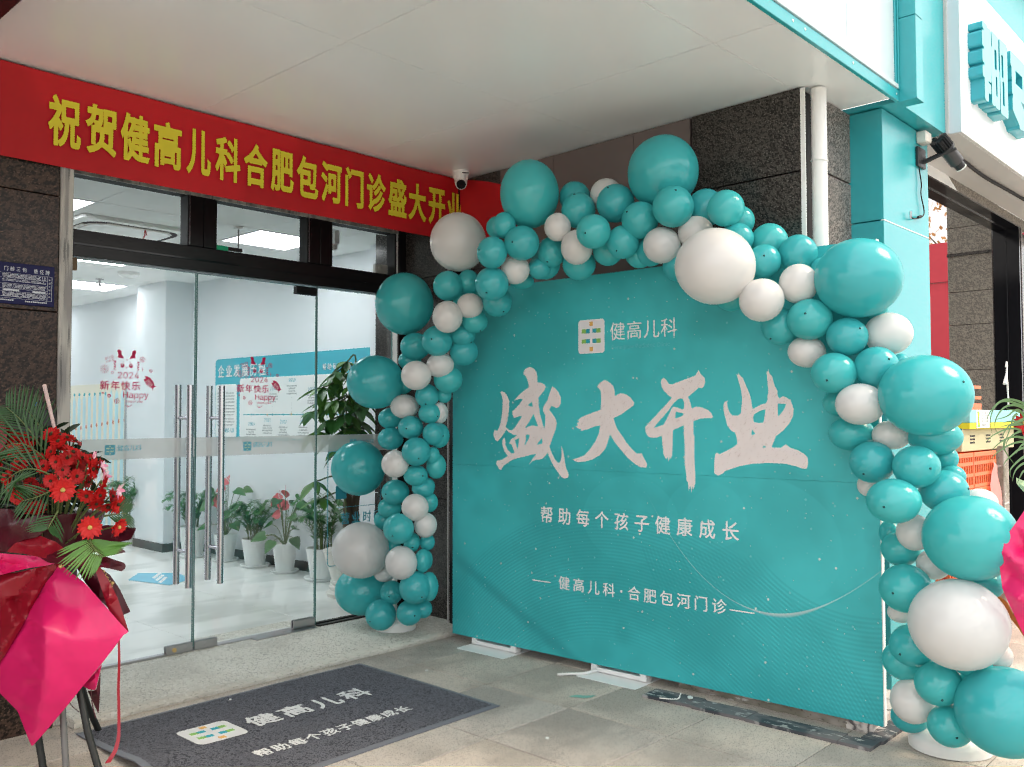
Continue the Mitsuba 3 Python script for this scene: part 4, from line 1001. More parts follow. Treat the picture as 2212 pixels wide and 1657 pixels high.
rc = thing("door_closer_bracket", "white bracket with a round knob at the lower corner of the right transom window", "bracket")
put(rc, "plate", bx(3.985, 4.10, 5.065, 5.10, 2.437, 2.515, .006), "mat_cream_plastic", 40)
put(rc, "knob", cyl((4.03, 5.066, 2.487), (4.03, 5.056, 2.487), .017, 20), "mat_cream_plastic", 40)
put(rc, "pin", cyl((4.03, 5.057, 2.487), (4.03, 5.052, 2.487), .008, 14), "mat_steel_lock", 40)

# posters on the wall
def WM(y, z, d):    # along the wall to the right in view (towards the glass)
    u = np.array([.030, -1.0, 0]); u /= np.linalg.norm(u)
    n_ = np.array([-1.0, -.030, 0]); n_ /= np.linalg.norm(n_)
    return frame(np.array([ix(y), y, z]) + n_ * d, u, (0, 0, 1))


tb = thing("history_board", "wide teal and white timeline board on the clinic wall", "board")
MB_ = WM(8.40, 1.21, .004)
Wd = 2.52
put(tb, "panel", flat(rrect(0, 0, Wd, .79, .05), .02, MB_), "mat_poster_teal")
put(tb, "left_sheet", flat(rrect(.012, .012, .40, .535, .03), .003, WM(8.40, 1.21, .024)), "mat_poster_white")
put(tb, "timeline_sheet", flat(rrect(.455, .012, Wd - .02, .585, .03), .003, WM(8.40, 1.21, .024)), "mat_poster_white")
M2 = WM(8.40, 1.21, .0272)
write(tb, "character", "企业发展历程", .05, .60, .125, .13, .145, M2, "mat_print_white", .012)
write(tb, "character", "帮助每个孩子健康成长", 1.78, .62, .06, .06, .072, M2, "mat_print_white")
put(tb, "time_line", flat(sbox(.52, .228, Wd - .1, .236), .001, M2), "mat_print_teal")
yr = [("2009", .66, .125), ("2011", .93, .165), ("2015", 1.02, .46), ("2017", 1.19, .15), ("2019", 1.32, .53), ("2020", 1.50, .15), ("2021", 1.62, .44), ("2022", 1.86, .15), ("2023", 1.95, .45)]
for tx, x, z in yr:
    put(tb, "year", place(latin(tx, .032, .001), WM(8.40, 1.21, .0272) @ np.array([[1, 0, 0, x - .05], [0, 1, 0, z], [0, 0, 1, 0], [0, 0, 0, 1.]])), "mat_print_teal")
    lines = []
    for k in range(4):
        wln = rng.uniform(.09, .17)
        xx = x - wln / 2
        while xx < x + wln / 2:
            lines.append(sbox(xx, z - .042 - k * .024, xx + rng.uniform(.010, .013), z - .030 - k * .024))
            xx += .0155
    put(tb, "small_print", flat(lines, .001, M2), "mat_print_grey", kind="stuff")
    put(tb, "marker", flat(sbox(x - .008, .224, x + .008, .240), .0015, M2), "mat_mark_orange" if tx in ("2011", "2019") else "mat_print_teal")
    put(tb, "marker_line", flat(unary_union([sbox(x - .001, q, x + .001, q + .008) for q in np.arange(min(.24, z + .05), max(.22, z - .14), .016)]), .001, M2), "mat_print_grey")
lines = []
for z in list(np.arange(.44, .33, -.03)) + list(np.arange(.315, .20, -.03)) + list(np.arange(.185, .12, -.03)):
    xx = .045
    while xx < .37 - rng.uniform(0, .03):
        lines.append(sbox(xx, z, xx + .011, z + .013))
        xx += .0145
put(tb, "small_print", flat(lines, .001, M2), "mat_print_grey", kind="stuff")
write(tb, "character", "健高儿科", .19, .055, .042, .045, .044, M2, "mat_print_teal")
for a_, b_ in ((.11, .06), (.13, .06), (.11, .085), (.13, .085)):
    put(tb, "small_mark", flat(sbox(a_, b_, a_ + .014, b_ + .014), .001, M2), "mat_mark_green")

gc = thing("growth_chart", "cream and pale blue striped growth chart on the far end of the clinic wall", "poster")
MC = lambda d: WM(13.0, .10, d)
GW = 2.62
put(gc, "sheet", flat(sbox(0, 0, GW, 1.72), .004, MC(.002)), "mat_chart_cream")
tops = []
for k in range(18):
    x = k * GW / 18
    h = 1.15 + .36 * (1 - math.exp(-k / 6.0)) + (.10 if k > 5 else 0)
    tops.append((x + .06, h + .05))
    put(gc, "stripe", flat(Polygon([(x + .02, 0), (x + .098, 0), (x + .098, h), (x + .06, h + .07), (x + .02, h)]), .002, MC(.006)), "mat_chart_blue")
    if k < 15:
        put(gc, "dot", flat(affinity.scale(Polygon([(x + .06 + .020 * math.cos(a), min(1.60, h + .19 + k * .008) + .020 * math.sin(a)) for a in np.linspace(0, 6.28, 14)[:-1]]), 1, 1), .003, MC(.006)), "mat_chart_dot")
    put(gc, "mark", flat(Polygon([(x + .12 + .018 * math.cos(a), 1.08 + k * .012 + .024 * math.sin(a)) for a in np.linspace(0, 6.28, 12)[:-1]]), .003, MC(.006)), "mat_chart_red")
put(gc, "edge", flat(sbox(GW, 0, GW + .012, 1.72), .02, MC(.002)), "mat_print_grey")

fs_ = thing("floor_sticker", "blue arrow shaped floor sticker on the clinic floor", "sticker")
g = Polygon([(3.359, 7.60), (3.568, 7.87), (3.806, 7.61), (3.745, 7.25), (3.486, 7.12)])
Mf = frame((0, 0, FZ + .002), (1, 0, 0), (0, 1, 0))
put(fs_, "ground", flat(g, .001, Mf), pri((.12, .42, .58), .3))
for k in range(3):
    put(fs_, "lettering", flat([sbox(3.48 + .015 * j + k * .03, 7.26 + .12 * k + .02 * j, 3.48 + .015 * j + k * .03 + .012, 7.26 + .12 * k + .02 * j + .05) for j in range(11)], .001, frame((0, 0, FZ + .0032), (1, 0, 0), (0, 1, 0))), "mat_print_white")


# ------------------------------------------------------------------ indoor plants
def leaf(base, tip, w, droop=.15, nrm=(0, 0, 1), n=5, fold=.15, shape=1.0):
    """A leaf blade from base to tip: a strip of quads, widest below the middle, folded along its rib."""
    base, tip = np.asarray(base, float), np.asarray(tip, float)
    d = tip - base
    L = np.linalg.norm(d) + 1e-9
    s = np.cross(d / L, nrm)
    if np.linalg.norm(s) < 1e-3:
        s = np.cross(d / L, (1, 0, .1))
    s /= np.linalg.norm(s)
    up_ = np.cross(s, d / L)
    t = np.linspace(0, 1, n + 1)
    c = base + d * t[:, None] + np.array([0, 0, -1]) * (droop * L * t ** 2)[:, None]
    wd = w * np.sin(np.pi * np.clip(t * .92 + .06, 0, 1) ** shape) * .5
    v = np.empty((3 * (n + 1), 3))
    v[0::3] = c - s * wd[:, None] + up_ * (wd * fold)[:, None]
    v[1::3] = c
    v[2::3] = c + s * wd[:, None] + up_ * (wd * fold)[:, None]
    f = []
    for i in range(n):
        a = 3 * i
        f += [[a, a + 1, a + 4], [a, a + 4, a + 3], [a + 1, a + 2, a + 5], [a + 1, a + 5, a + 4]]
    return trimesh.Trimesh(v, f, process=False)


def frond(pts, n=16, ll=.16, w=.014, droop=.25, spread=.9, ref=(0, 0, 1.0)):
    """A palm frond: (rib, leaflets)."""
    c = curve(pts, 8)
    rib = tube(c, np.linspace(.004, .0015, len(c)), 5)
    s = np.linspace(.18, 1, n)
    idx = s * (len(c) - 1)
    out = []
    for k, q in enumerate(idx):
        i = min(int(q), len(c) - 2)
        p = c[i] + (c[i + 1] - c[i]) * (q - i)
        t = c[i + 1] - c[i]
        t /= np.linalg.norm(t) + 1e-9
        side = np.cross(t, ref)
        side /= np.linalg.norm(side) + 1e-9
        L = ll * (math.sin(math.pi * (.15 + .8 * (s[k]))) * .75 + .35)
        for sg_ in (-1, 1):
            d = t * .75 + side * sg_ * spread + np.array([0, 0, .12])
            d /= np.linalg.norm(d)
            out.append(leaf(p, p + d * L, w, droop, nrm=ref, n=4, fold=.25))
    return rib, cat(out)


def pot(t, x, y, r=.108, h=.26, saucer=True):
    put(t, "pot", lathe([(0, .02), (r * .72, .02), (r * .74, .024), (r, h - .012), (r * 1.03, h), (r * .97, h), (r * .93, h - .02), (0, h - .03)], 36, (x, y, FZ)), "mat_pot_white", 40)
    put(t, "soil", cyl((x, y, FZ + h - .04), (x, y, FZ + h - .025), r * .92, 24), "mat_soil")
    if saucer:
        put(t, "saucer", lathe([(0, 0), (r * 1.0, 0), (r * 1.14, .022), (r * 1.12, .026), (r * .96, .008), (0, .008)], 36, (x, y, FZ)), "mat_pot_white", 40)


def palm_plant(x, y, label, seed, h=.42, r=.12, ph=.26):
    t = thing("potted_palm", label, "potted plant", "potted plants along the clinic wall")
    pot(t, x, y, r, ph)
    rr = np.random.default_rng(seed)
    b = np.array([x, y, FZ + ph - .03])
    st, lv = [], []
    for k in range(20):
        a = rr.uniform(0, 6.28)
        o = b + np.array([math.cos(a), math.sin(a), 0]) * rr.uniform(.005, r * .55)
        hh = h * rr.uniform(.55, 1.0)
        out_ = rr.uniform(.05, .17)
        tip = o + np.array([math.cos(a) * out_, math.sin(a) * out_, hh])
        mid = o + np.array([math.cos(a) * out_ * .25, math.sin(a) * out_ * .25, hh * .6])
        rb, l = frond([o, mid, tip, tip + np.array([math.cos(a), math.sin(a), -.2]) * .07], 11, rr.uniform(.09, .13), .019, .35, .8)
        st.append(rb)
        lv.append(l)
    put(t, "stems", cat(st), "mat_stem", kind="stuff")
    put(t, "fronds", cat(lv), "mat_leaf_indoor", kind="stuff")


def heart(base, tip, w, nrm=(-.45, -.5, .75)):
    """A heart shaped blade."""
    return leaf(base, tip, w, .18, nrm=nrm, n=7, fold=.22, shape=.62)


def anthurium(x, y, label, seed, h=.46):
    t = thing("flowering_plant", label, "potted plant", "potted plants along the clinic wall")
    pot(t, x, y)
    rr = np.random.default_rng(seed)
    b = np.array([x, y, FZ + .23])
    st = []
    for k in range(17):
        a = k * 2.4 + rr.uniform(-.3, .3)
        q = h * rr.uniform(.12, .85)
        rad_ = .05 + rr.uniform(.03, .16)
        e = b + np.array([math.cos(a) * rad_, math.sin(a) * rad_, q])
        st.append(tube(curve([b, b + (e - b) * .5 + np.array([0, 0, .05]), e], 5), .0035, 5))
        d = np.array([math.cos(a), math.sin(a), rr.uniform(-.6, .1)])
        put(t, "leaf", heart(e, e + d / np.linalg.norm(d) * rr.uniform(.11, .17), rr.uniform(.085, .12)), "mat_leaf_indoor" if rr.random() < .6 else "mat_leaf", True)
    for k in range(6):
        a = k * 1.9 + rr.uniform(-.4, .4)
        q = h * rr.uniform(.55, 1.02)
        e = b + np.array([math.cos(a) * rr.uniform(.0, .07) - .03, math.sin(a) * .05 - .02, q])
        st.append(tube(curve([b, b + (e - b) * .5, e], 5), .003, 5))
        d = np.array([-.25 + rr.uniform(-.6, .6), .25 + rr.uniform(-.6, .6), rr.uniform(-.6, .2)])
        fk = put(t, "flower", heart(e, e + d / np.linalg.norm(d) * rr.uniform(.075, .10), rr.uniform(.075, .095), (-.7, -.65, .3)), "mat_spathe", True)
        scene[numbered(fk + "__spike")] = mikit.ply(tube([e, e + np.array([d[0] * .02, d[1] * .02, .045])], [.005, .003], 6), "mat_petal_pale", 40)
    put(t, "stems", cat(st), "mat_stem", kind="stuff")


palm_plant(4.27, 9.75, "dark leafy palm in a white pot left of the clinic column", 1, .50)
palm_plant(4.36, 8.42, "leafy palm in a white pot just behind the steel door handles", 2, .38, .13, .30)
anthurium(4.44, 7.93, "pink flowering plant in a white pot right of the door handles", 3, .55)
palm_plant(4.46, 7.43, "bushy low palm in a white pot between the two flowering plants", 4, .36)
anthurium(4.475, 6.96, "red flowering plant in a white pot with broad drooping leaves", 5, .52)
palm_plant(4.50, 6.42, "tall thin leaved palm in the white pot beside the fixed glass", 6, .46, .14, .27)

mt = thing("money_tree", "money tree with twin trunks and broad hanging leaves behind the side light", "potted tree")
mo = np.array([4.27, 5.70, FZ])
put(mt, "pot", lathe([(0, 0), (.19, 0), (.20, .03), (.17, .05), (.18, .075), (.16, .09), (.17, .11), (.16, .13), (.22, .33), (.23, .35), (.20, .35), (0, .31)], 36, mo), "mat_cream_plastic", 40)
trk = []
for k, dx in enumerate((-.05, .05)):
    p_ = [mo + (dx, -.02 * k, .3), mo + (dx * .7, .02, .65), mo + (dx * 1.0, -.02, .95), mo + (dx * .5, 0, 1.25)]
    trk.append(put(mt, "trunk", tube(curve(p_, 8), np.linspace(.036, .024, 25), 14), "mat_trunk", 40))
rr = np.random.default_rng(11)
tw, nl = [], 0
CL = [(-.13, -.10, 1.72), (-.05, -.12, 1.80), (.05, -.1, 1.74), (-.22, -.05, 1.60), (-.12, -.14, 1.50), (-.02, -.14, 1.55), (-.18, -.1, 1.36), (-.05, -.16, 1.30), (.04, -.12, 1.36), (-.15, -.12, 1.22), (0, -.1, 1.20), (-.25, -.02, 1.27), (.1, -.05, 1.55), (-.30, -.08, .90), (-.26, -.12, .78), (.12, .1, 1.4), (-.1, .1, 1.5), (.1, -.1, 1.25), (-.08, .02, 1.65), (-.2, .1, 1.42), (-.10, -.2, 1.40), (-.02, -.22, 1.45), (-.12, -.2, 1.28), (.02, -.2, 1.28), (-.2, -.18, 1.50), (-.06, -.2, 1.62), (.06, -.2, 1.50), (-.16, -.2, 1.16)]
for (dx, dy, z) in CL:
    e = mo + (dx - .10, dy, z)
    tw.append(tube(curve([mo + (dx * .2, 0, min(1.22, z - .2)), mo + (dx * .6, dy * .6, z + .02), e], 5), .006, 5))
    for k in range(6):
        a = k * 1.05 + rr.uniform(-.2, .2)
        L = rr.uniform(.13, .21)
        d = np.array([math.cos(a) * .75 - .15, math.sin(a) * .75 - .25, rr.uniform(-.75, -.2)])
        put(mt, "leaf", leaf(e, e + d / np.linalg.norm(d) * L, L * .40, .15, n=6, fold=.3), "mat_leaf_light" if rr.random() < .35 else "mat_leaf_indoor", True)
put(mt, "twigs", cat(tw), "mat_stem")

# ================================================================== THINGS OUTSIDE
# red banner over the door
bn = thing("congratulation_banner", "long red cloth banner with yellow characters hung under the canopy", "banner")
BY_ = FRONT_Y - .02
nx, nz = 150, 10
X = np.linspace(-.6, 4.145, nx)
v, f = [], []
for i, x in enumerate(X):
    for k in range(nz):
        z = 2.594 + (3.024 - 2.594) * k / (nz - 1) - .004 * math.sin((x - .3) * 1.1) * (1 - k / (nz - 1)) - (.003 + .002 * math.sin(x * 9)) * (k == nz - 1)
        y = BY_ - .004 - .005 * (meshkit.noise(np.array([[x * 2.2, z * 1.5, 1.0]]))[0] - .5) - .004 * (meshkit.noise(np.array([[x * 9, z * 2, 4.0]]))[0] - .5)
        v.append((x, y, z))
for i in range(nx - 1):
    for k in range(nz - 1):
        a = i * nz + k
        f += [[a, a + nz, a + nz + 1], [a, a + nz + 1, a + 1]]
put(bn, "cloth", trimesh.Trimesh(np.array(v), np.array(f), process=False), "mat_banner_red", True)
# its slack right-hand end, fixed to the side wall
v, f = [], []
for i, q in enumerate(np.linspace(0, 1, 24)):
    for k in range(nz):
        s = k / (nz - 1)
        yy = BY_ - .004 - q * .62
        v.append((wall_x(yy) - .012 - .02 * math.sin(q * 9 + s * 3) * q * (1 - q) * 2 - .018 * (1 - q), yy, 2.594 + .43 * s - q * .10 * s - .10 * q * q * s - .035 * q * (1 - s)))
for i in range(23):
    for k in range(nz - 1):
        a = i * nz + k
        f += [[a, a + nz, a + nz + 1], [a, a + nz + 1, a + 1]]
put(bn, "loose_end", trimesh.Trimesh(np.array(v), np.array(f), process=False), "mat_banner_red", True)
MBn = frame((0, BY_ - .0125, 0), (1, 0, 0), (0, 0, 1))
for i, ch in enumerate("祝贺健高儿科合肥包河门诊盛大开业"):
    g = glyph(ch)
    g = affinity.scale(g, 1, 1.0, origin=(.5, .5)).buffer(.030, join_style=2)
    x0, y0, x1, y1 = g.bounds
    w_ = .147 if ch not in "儿门" else .135
    g = affinity.translate(affinity.scale(affinity.translate(g, -(x0 + x1) / 2, -(y0 + y1) / 2), w_ / (x1 - x0), .240 / (y1 - y0), origin=(0, 0)), 1.602 + i * .1672, 2.806 - .004)
    put(bn, "character", flat(g, .001, MBn), "mat_banner_yellow")

# navy notice on the pier
nt = thing("notice_plate", "navy blue notice plate with white print on the brown granite pier", "sign")
put(nt, "plate", bx(1.10, 1.576, FRONT_Y - .012, FRONT_Y - .003, 1.930, 2.117, .002), "mat_sign_navy")
Mn = frame((0, FRONT_Y - .0127, 0), (1, 0, 0), (0, 0, 1))
write(nt, "character", "门前三包", 1.360, 2.078, .019, .022, .0255, Mn, "mat_sign_white", .01)
write(nt, "character", "责任牌", 1.484, 2.076, .019, .022, .0255, Mn, "mat_sign_white", .01)
[put(nt, "character", flat(char(c, 1.5495, 2.048 - k * .0155, .009, .010), .001, Mn), "mat_sign_white") for k, c in enumerate("争做文明市风")]
rules = [sbox(1.10, z, 1.543, z + .001) for z in (2.068, 2.046, 2.022, 1.998, 1.986, 1.962, 1.955)] + [sbox(1.543, 1.954, 1.5445, 2.069), sbox(1.5635, 1.954, 1.565, 2.069), sbox(1.543, 2.068, 1.565, 2.069), sbox(1.543, 1.954, 1.565, 1.955)]
put(nt, "rules", flat(rules, .0006, Mn), "mat_sign_white")
pr2, lines = random.Random(4), []
for z in (2.061, 2.055, 2.049, 2.038, 2.032, 2.015, 2.009, 2.003, 1.979, 1.974, 1.969, 1.964):
    x = 1.355
    while x < 1.535:
        if pr2.random() < .88:
            lines.append(sbox(x, z, x + .0034, z + .0035))
        x += .0045
for x in np.arange(1.45, 1.54, .008):
    lines.append(sbox(x, 1.943, x + .006, 1.949))
for x in np.arange(1.34, 1.40, .008):
    lines.append(sbox(x, 1.944, x + .006, 1.950))
put(nt, "small_print", flat(lines, .0006, Mn), "mat_sign_white", kind="stuff")
put(nt, "blank_field", flat([sbox(1.357, 1.989, 1.425, 1.9965), sbox(1.480, 1.988, 1.537, 1.9965)], .0008, Mn), "mat_sign_white")
bl = thing("blue_clip", "small blue clip stuck on the granite pier above the red flowers", "clip")
put(bl, None, bx(1.502, 1.512, FRONT_Y - .012, FRONT_Y - .002, 1.47, 1.49, .002), pri((.02, .07, .5), .4))
dkp = thing("dark_plate", "plain dark plate fixed low on the granite pier behind the flowers", "plate")
put(dkp, None, bx(1.40, 1.592, FRONT_Y - .016, FRONT_Y - .003, 1.15, 1.455, .003), "mat_black_frame")
cb = thing("cardboard_pad", "small brown cardboard pad stuck at the top left corner of the door", "pad")
put(cb, None, bx(1.86, 1.918, GY - .03, GY - .008, 2.215, 2.285, .003), pri((.22, .15, .09), .8))

# ------------------------------------------------------------------ doormat
dm = thing("doormat", "grey looped doormat with a white logo and slogan in front of the doors", "doormat")
MX0, MX1, MY0, MY1 = 1.635, 3.205, 3.085, 4.205
nx, ny = 60, 44


def mat_z(x, y):
    a = max(0, 1 - (x - MX0) / .5)
    c = max(0, 1 - abs(y - 3.62) / .55)
    return .010 + .030 * a * a * c * c + .004 * (meshkit.noise(np.array([[x * 2.2, y * 2.2, 1.0]]))[0] - .5)


v, f = [], []
for i in range(nx):
    for j in range(ny):
        x, y = MX0 + .028 + (MX1 - MX0 - .056) * i / (nx - 1), MY0 + .028 + (MY1 - MY0 - .056) * j / (ny - 1)
        v.append((x, y, mat_z(x, y)))
for i in range(nx - 1):
    for j in range(ny - 1):
        a = i * ny + j
        f += [[a, a + ny, a + ny + 1], [a, a + ny + 1, a + 1]]
put(dm, "pile", trimesh.Trimesh(np.array(v), np.array(f), process=False), "mat_mat_grey", True)
per = [(MX0 + t * (MX1 - MX0), MY0) for t in np.linspace(0, 1, 60)] + [(MX1, MY0 + t * (MY1 - MY0)) for t in np.linspace(0, 1, 44)[1:]] + [(MX1 + t * (MX0 - MX1), MY1) for t in np.linspace(0, 1, 60)[1:]] + [(MX0, MY1 + t * (MY0 - MY1)) for t in np.linspace(0, 1, 44)[1:-1]]
v, f = [], []
cx_, cy_ = (MX0 + MX1) / 2, (MY0 + MY1) / 2
for (x, y) in per:
    xi = min(max(x, MX0 + .03), MX1 - .03)
    yi = min(max(y, MY0 + .03), MY1 - .03)
    z = mat_z(x, y)
    v += [(xi, yi, z - .0006), (x, y, z - .004), (x, y, max(z - .009, .001)), (xi, yi, max(z - .010, .001))]
for i in range(len(per)):
    for k in range(3):
        a, b = 4 * i + k, 4 * ((i + 1) % len(per)) + k
        f += [[a, a + 1, b + 1], [a, b + 1, b]]
put(dm, "border", trimesh.Trimesh(np.array(v), np.array(f), process=False), "mat_mat_edge", 30)


def drape(m, lift):
    m = m.copy()
    for k in range(3):
        m = m.subdivide() if len(m.faces) < 1200 and k < 1 else m
    m.vertices[:, 2] += np.array([mat_z(x, y) for x, y in m.vertices[:, :2]]) + lift
    return m


MM = frame((0, 0, 0), (1, 0, 0), (0, 1, 0))
for k_, g, m in [("mark_ground", rrect(1.925, 3.632, 2.165, 3.868, .03), "mat_mat_white")]:
    put(dm, k_, drape(flat(g, .001, MM), .0015), m)
for y in (3.702, 3.775):
    for xa, side in ((1.960, 0), (2.060, 1)):
        put(dm, "mark_bar", drape(flat(sbox(xa + (.035 if side else 0), y, xa + .035 + (.035 if side else 0), y + .028), .001, MM), .003), "mat_mark_green")
        put(dm, "mark_bar", drape(flat(sbox(xa + (0 if side else .035), y, xa + .035 + (0 if side else .035), y + .028), .001, MM), .003), "mat_mark_blue")
for y in (3.648, 3.825):
    put(dm, "mark_square", drape(flat(sbox(2.03, y, 2.06, y + .028), .001, MM), .003), "mat_mark_orange")
for i, ch in enumerate("健高儿科"):
    put(dm, "character", drape(flat(char(ch, 2.215 + i * .176, 3.665, .155, .155, .020), .001, MM), .0015), "mat_mat_white")
for i, ch in enumerate("帮助每个孩子健康成长"):
    put(dm, "character", drape(flat(char(ch, 2.035 + i * .084, 3.335, .078, .085, .018), .001, MM), .0015), "mat_mat_white")

# ------------------------------------------------------------------ stone plinth, slate edging and litter under the board
pl = thing("stone_plinth", "weathered concrete step edged with dark slate under the teal backdrop", "step")
pts = []
blk = trimesh.creation.box(extents=(.24, .98, .10)).subdivide_to_size(.03)
blk.apply_translation((4.185, 2.12, .030))
vv = blk.vertices
nse = meshkit.fbm(vv * np.array([9, 9, 20]), 3)
vv[:, 2] += (nse - .5) * .03 * (vv[:, 2] > .05) - .02 * (vv[:, 0] < 4.08) * (vv[:, 2] > .05)
vv[:, 0] += (meshkit.fbm(vv * 13 + 5, 3) - .5) * .03
blk.vertices = vv
put(pl, "concrete_block", blk, "mat_concrete", 40)
ch_ = trimesh.creation.box(extents=(.16, .12, .09)).subdivide_to_size(.025)
ch_.vertices += (meshkit.fbm(ch_.vertices * 25, 3)[:, None] - .5) * .03
ch_.apply_translation((4.135, 1.655, .015))
put(pl, "broken_corner", ch_, "mat_marble", 30)
for k, (ya, yb) in enumerate(((1.525, 1.665), (1.668, 2.10), (2.104, 2.38), (2.384, 2.66))):
    put(pl, "slate_tile", flat(Polygon([(3.842 - .006 * k, ya), (3.955, ya), (3.935, yb), (3.836 - .012 * k, yb)]), .026, frame((0, 0, -.012), (1, 0, 0), (0, 1, 0))), "mat_slate")
put(pl, "slate_tile", flat(Polygon([(3.957, 1.515), (4.20, 1.515), (4.20, 1.60), (3.955, 1.61)]), .025, frame((0, 0, -.012), (1, 0, 0), (0, 1, 0))), "mat_slate")
put(pl, "slate_tile", flat(Polygon([(4.205, 1.515), (4.70, 1.515), (4.70, 1.62), (4.205, 1.60)]), .024, frame((0, 0, -.012), (1, 0, 0), (0, 1, 0))), "mat_slate")
put(pl, "marble_slab", flat(Polygon([(4.11, 1.615), (4.70, 1.625), (4.70, 1.93), (4.11, 1.93)]), .04, frame((0, 0, -.012), (1, 0, 0), (0, 1, 0))), "mat_marble")
for lab, pts_, w_ in (("white plastic strip lying in the shadow under the board between its feet", [(3.80, 3.22, .004), (3.83, 3.17, .012), (3.90, 3.12, .010), (3.97, 3.08, .02)], .016),
                     ("thin bent white straw lying on the slate edging under the board", [(3.79, 2.55, .02), (3.835, 2.475, .022), (3.86, 2.47, .045)], .006)):
    t_ = thing("plastic_scrap", lab, "litter", "scraps under the backdrop")
    put(t_, None, tube(curve(pts_, 6), w_ / 2, 6), "mat_white_plastic", True)
for lab, c_, s_ in (("small white paper flake on the slate edging under the board", (3.90, 2.44, .02), .025), ("white paper crumb on the paving right of the doormat", (3.02, 2.62, .006), .014), ("white paper crumb on the bare paving before the doorstep", (3.36, 3.80, .006), .014), ("tiny white crumb on the back part of the doormat", (2.33, 4.10, .018), .010)):
    t_ = thing("paper_scrap", lab, "litter", "scraps on the paving")
    put(t_, None, flat(affinity.scale(Polygon([(.9 * math.cos(a) * (1 + .3 * math.sin(3 * a)), .6 * math.sin(a)) for a in np.linspace(0, 6.28, 9)[:-1]]), s_, s_, origin=(0, 0)), .003, frame(c_, (.8, .6, 0), (-.6, .8, 0))), "mat_white_plastic")
t_ = thing("balloon_scrap", "scrap of pale teal balloon rubber on the paving before the board", "litter")
put(t_, None, flat(Polygon([(0, 0), (.07, -.015), (.11, .0), (.13, .03), (.09, .02), (.03, .025)]), .003, frame((3.55, 2.93, .002), (.6, -.8, 0), (.8, .6, 0))), pri((.20, .42, .36), .5))

# ------------------------------------------------------------------ printed backdrop board
BA = -0.0430312829
BDIR = np.array([math.sin(BA), math.cos(BA), 0])
BNRM = np.array([-math.cos(BA), math.sin(BA), 0])
BORG = np.array([3.97, 3.39, 0.0])
BMT = lambda s, z, d: frame(BORG - BDIR * s + np.array([0, 0, z]) + BNRM * d, -BDIR, (0, 0, 1))
SWS = np.array([[.651, .977], [.774, .798], [.95, .612], [1.118, .511], [1.331, .473], [1.532, .522], [1.818, .708]])
SWP = np.polyfit(SWS[:, 0], SWS[:, 1], 4)
BL = [float(q) for q in BORG]


def board_fn(p, n, uv):
    """The print: mottled teal, fine wave lines, one white arc, dots of white."""
    s = -((p.x - BL[0]) * float(BDIR[0]) + (p.y - BL[1]) * float(BDIR[1]))
    z = p.z
    c1 = FB(s * 2.1 + 3, z * 2.1, 1.0, 4)
    c = MX((.036, .385, .405), (.052, .50, .53), SM(.30, .66, c1))
    # two broad pale leaf shapes of the print
    for cx, cz, r in ((.52, .86, .30), (.98, .92, .22), (1.25, .80, .42)):
        d = dr.sqrt(dr.square(s - cx) + dr.square((z - cz) * 1.3))
        c = MX(c, (.065, .52, .55), SM(.012, .0, d - r) * .22)
    # wave lines at the foot
    r1 = dr.sqrt(dr.square(s - .42) + dr.square(z + 1.05) * .8)
    w1 = dr.square(dr.sin(r1 * 190.0))
    on1 = SM(.0, .05, 1.78 - r1) * SM(0, .08, r1 - 1.08) * SM(0, .1, z - .02 + s * .18 + .2)
    r2 = dr.sqrt(dr.square(s - 1.75) + dr.square(z - 1.15))
    w2 = dr.square(dr.sin(r2 * 150.0))
    on2 = SM(.0, .02, r2 - .62) * SM(0, .02, 1.25 - r2) * SM(0, .05, .75 - z)
    c = MX(c, (.016, .28, .31), w1 * on1 * .33)
    c = MX(c, (.018, .30, .335), w2 * on2 * .30)
    # folded darker veil at the lower left
    e = z - (.50 - .52 * (s + .8))
    c = MX(c, (.024, .29, .32), SM(.07, .0, dr.abs(e - .03)) * SM(.9, .5, s) * .55)
    # the arc
    zz = float(SWP[0])
    for k in SWP[1:]:
        zz = zz * s + float(k)
    slope = float(4 * SWP[0])
    for i, k in enumerate(SWP[1:-1]):
        slope = slope * s + float((3 - i) * k)
    dd = (zz - z) / dr.sqrt(1 + dr.square(slope))
    wdt = .003 + .022 * dr.exp(-dr.square((s - 1.40) / .17))
    arc = SM(-.002, .0015, dd) * SM(wdt, wdt * .15, dd) * SM(.62, .80, s)
    c = MX(c, (.55, .60, .60), arc * .62)
    # sparkles
    for sc, r0, off in ((7.0, .050, 0.0), (17.0, .055, 41.0)):
        f1, f2, rr_ = mikit.voronoi(s * sc + off, z * sc + off)
        hit = SM(r0, r0 * .55, f1) * dr.select(rr_ > .55, 1.0, 0.0)
        c = MX(c, dr.select(rr_ > .80, mi.Color3f(.72, .72, .68), mi.Color3f(.16, .52, .54)), hit * .8)
    return c


mat("board_print", pri(mikit.proc(board_fn), .42, .4))
mat("board_white", pri((.76, .75, .77), .5, .3))
mat("board_caption", pri((.10, .50, .54), .5, .3))


def brush_fn(p, n, uv):
    st = N(p.y * 300 + p.z * 260, p.z * 60 - p.y * 50, 3.0)
    return MX((.77, .71, .705), (.46, .34, .32), SM(.82, .92, st) * .6)


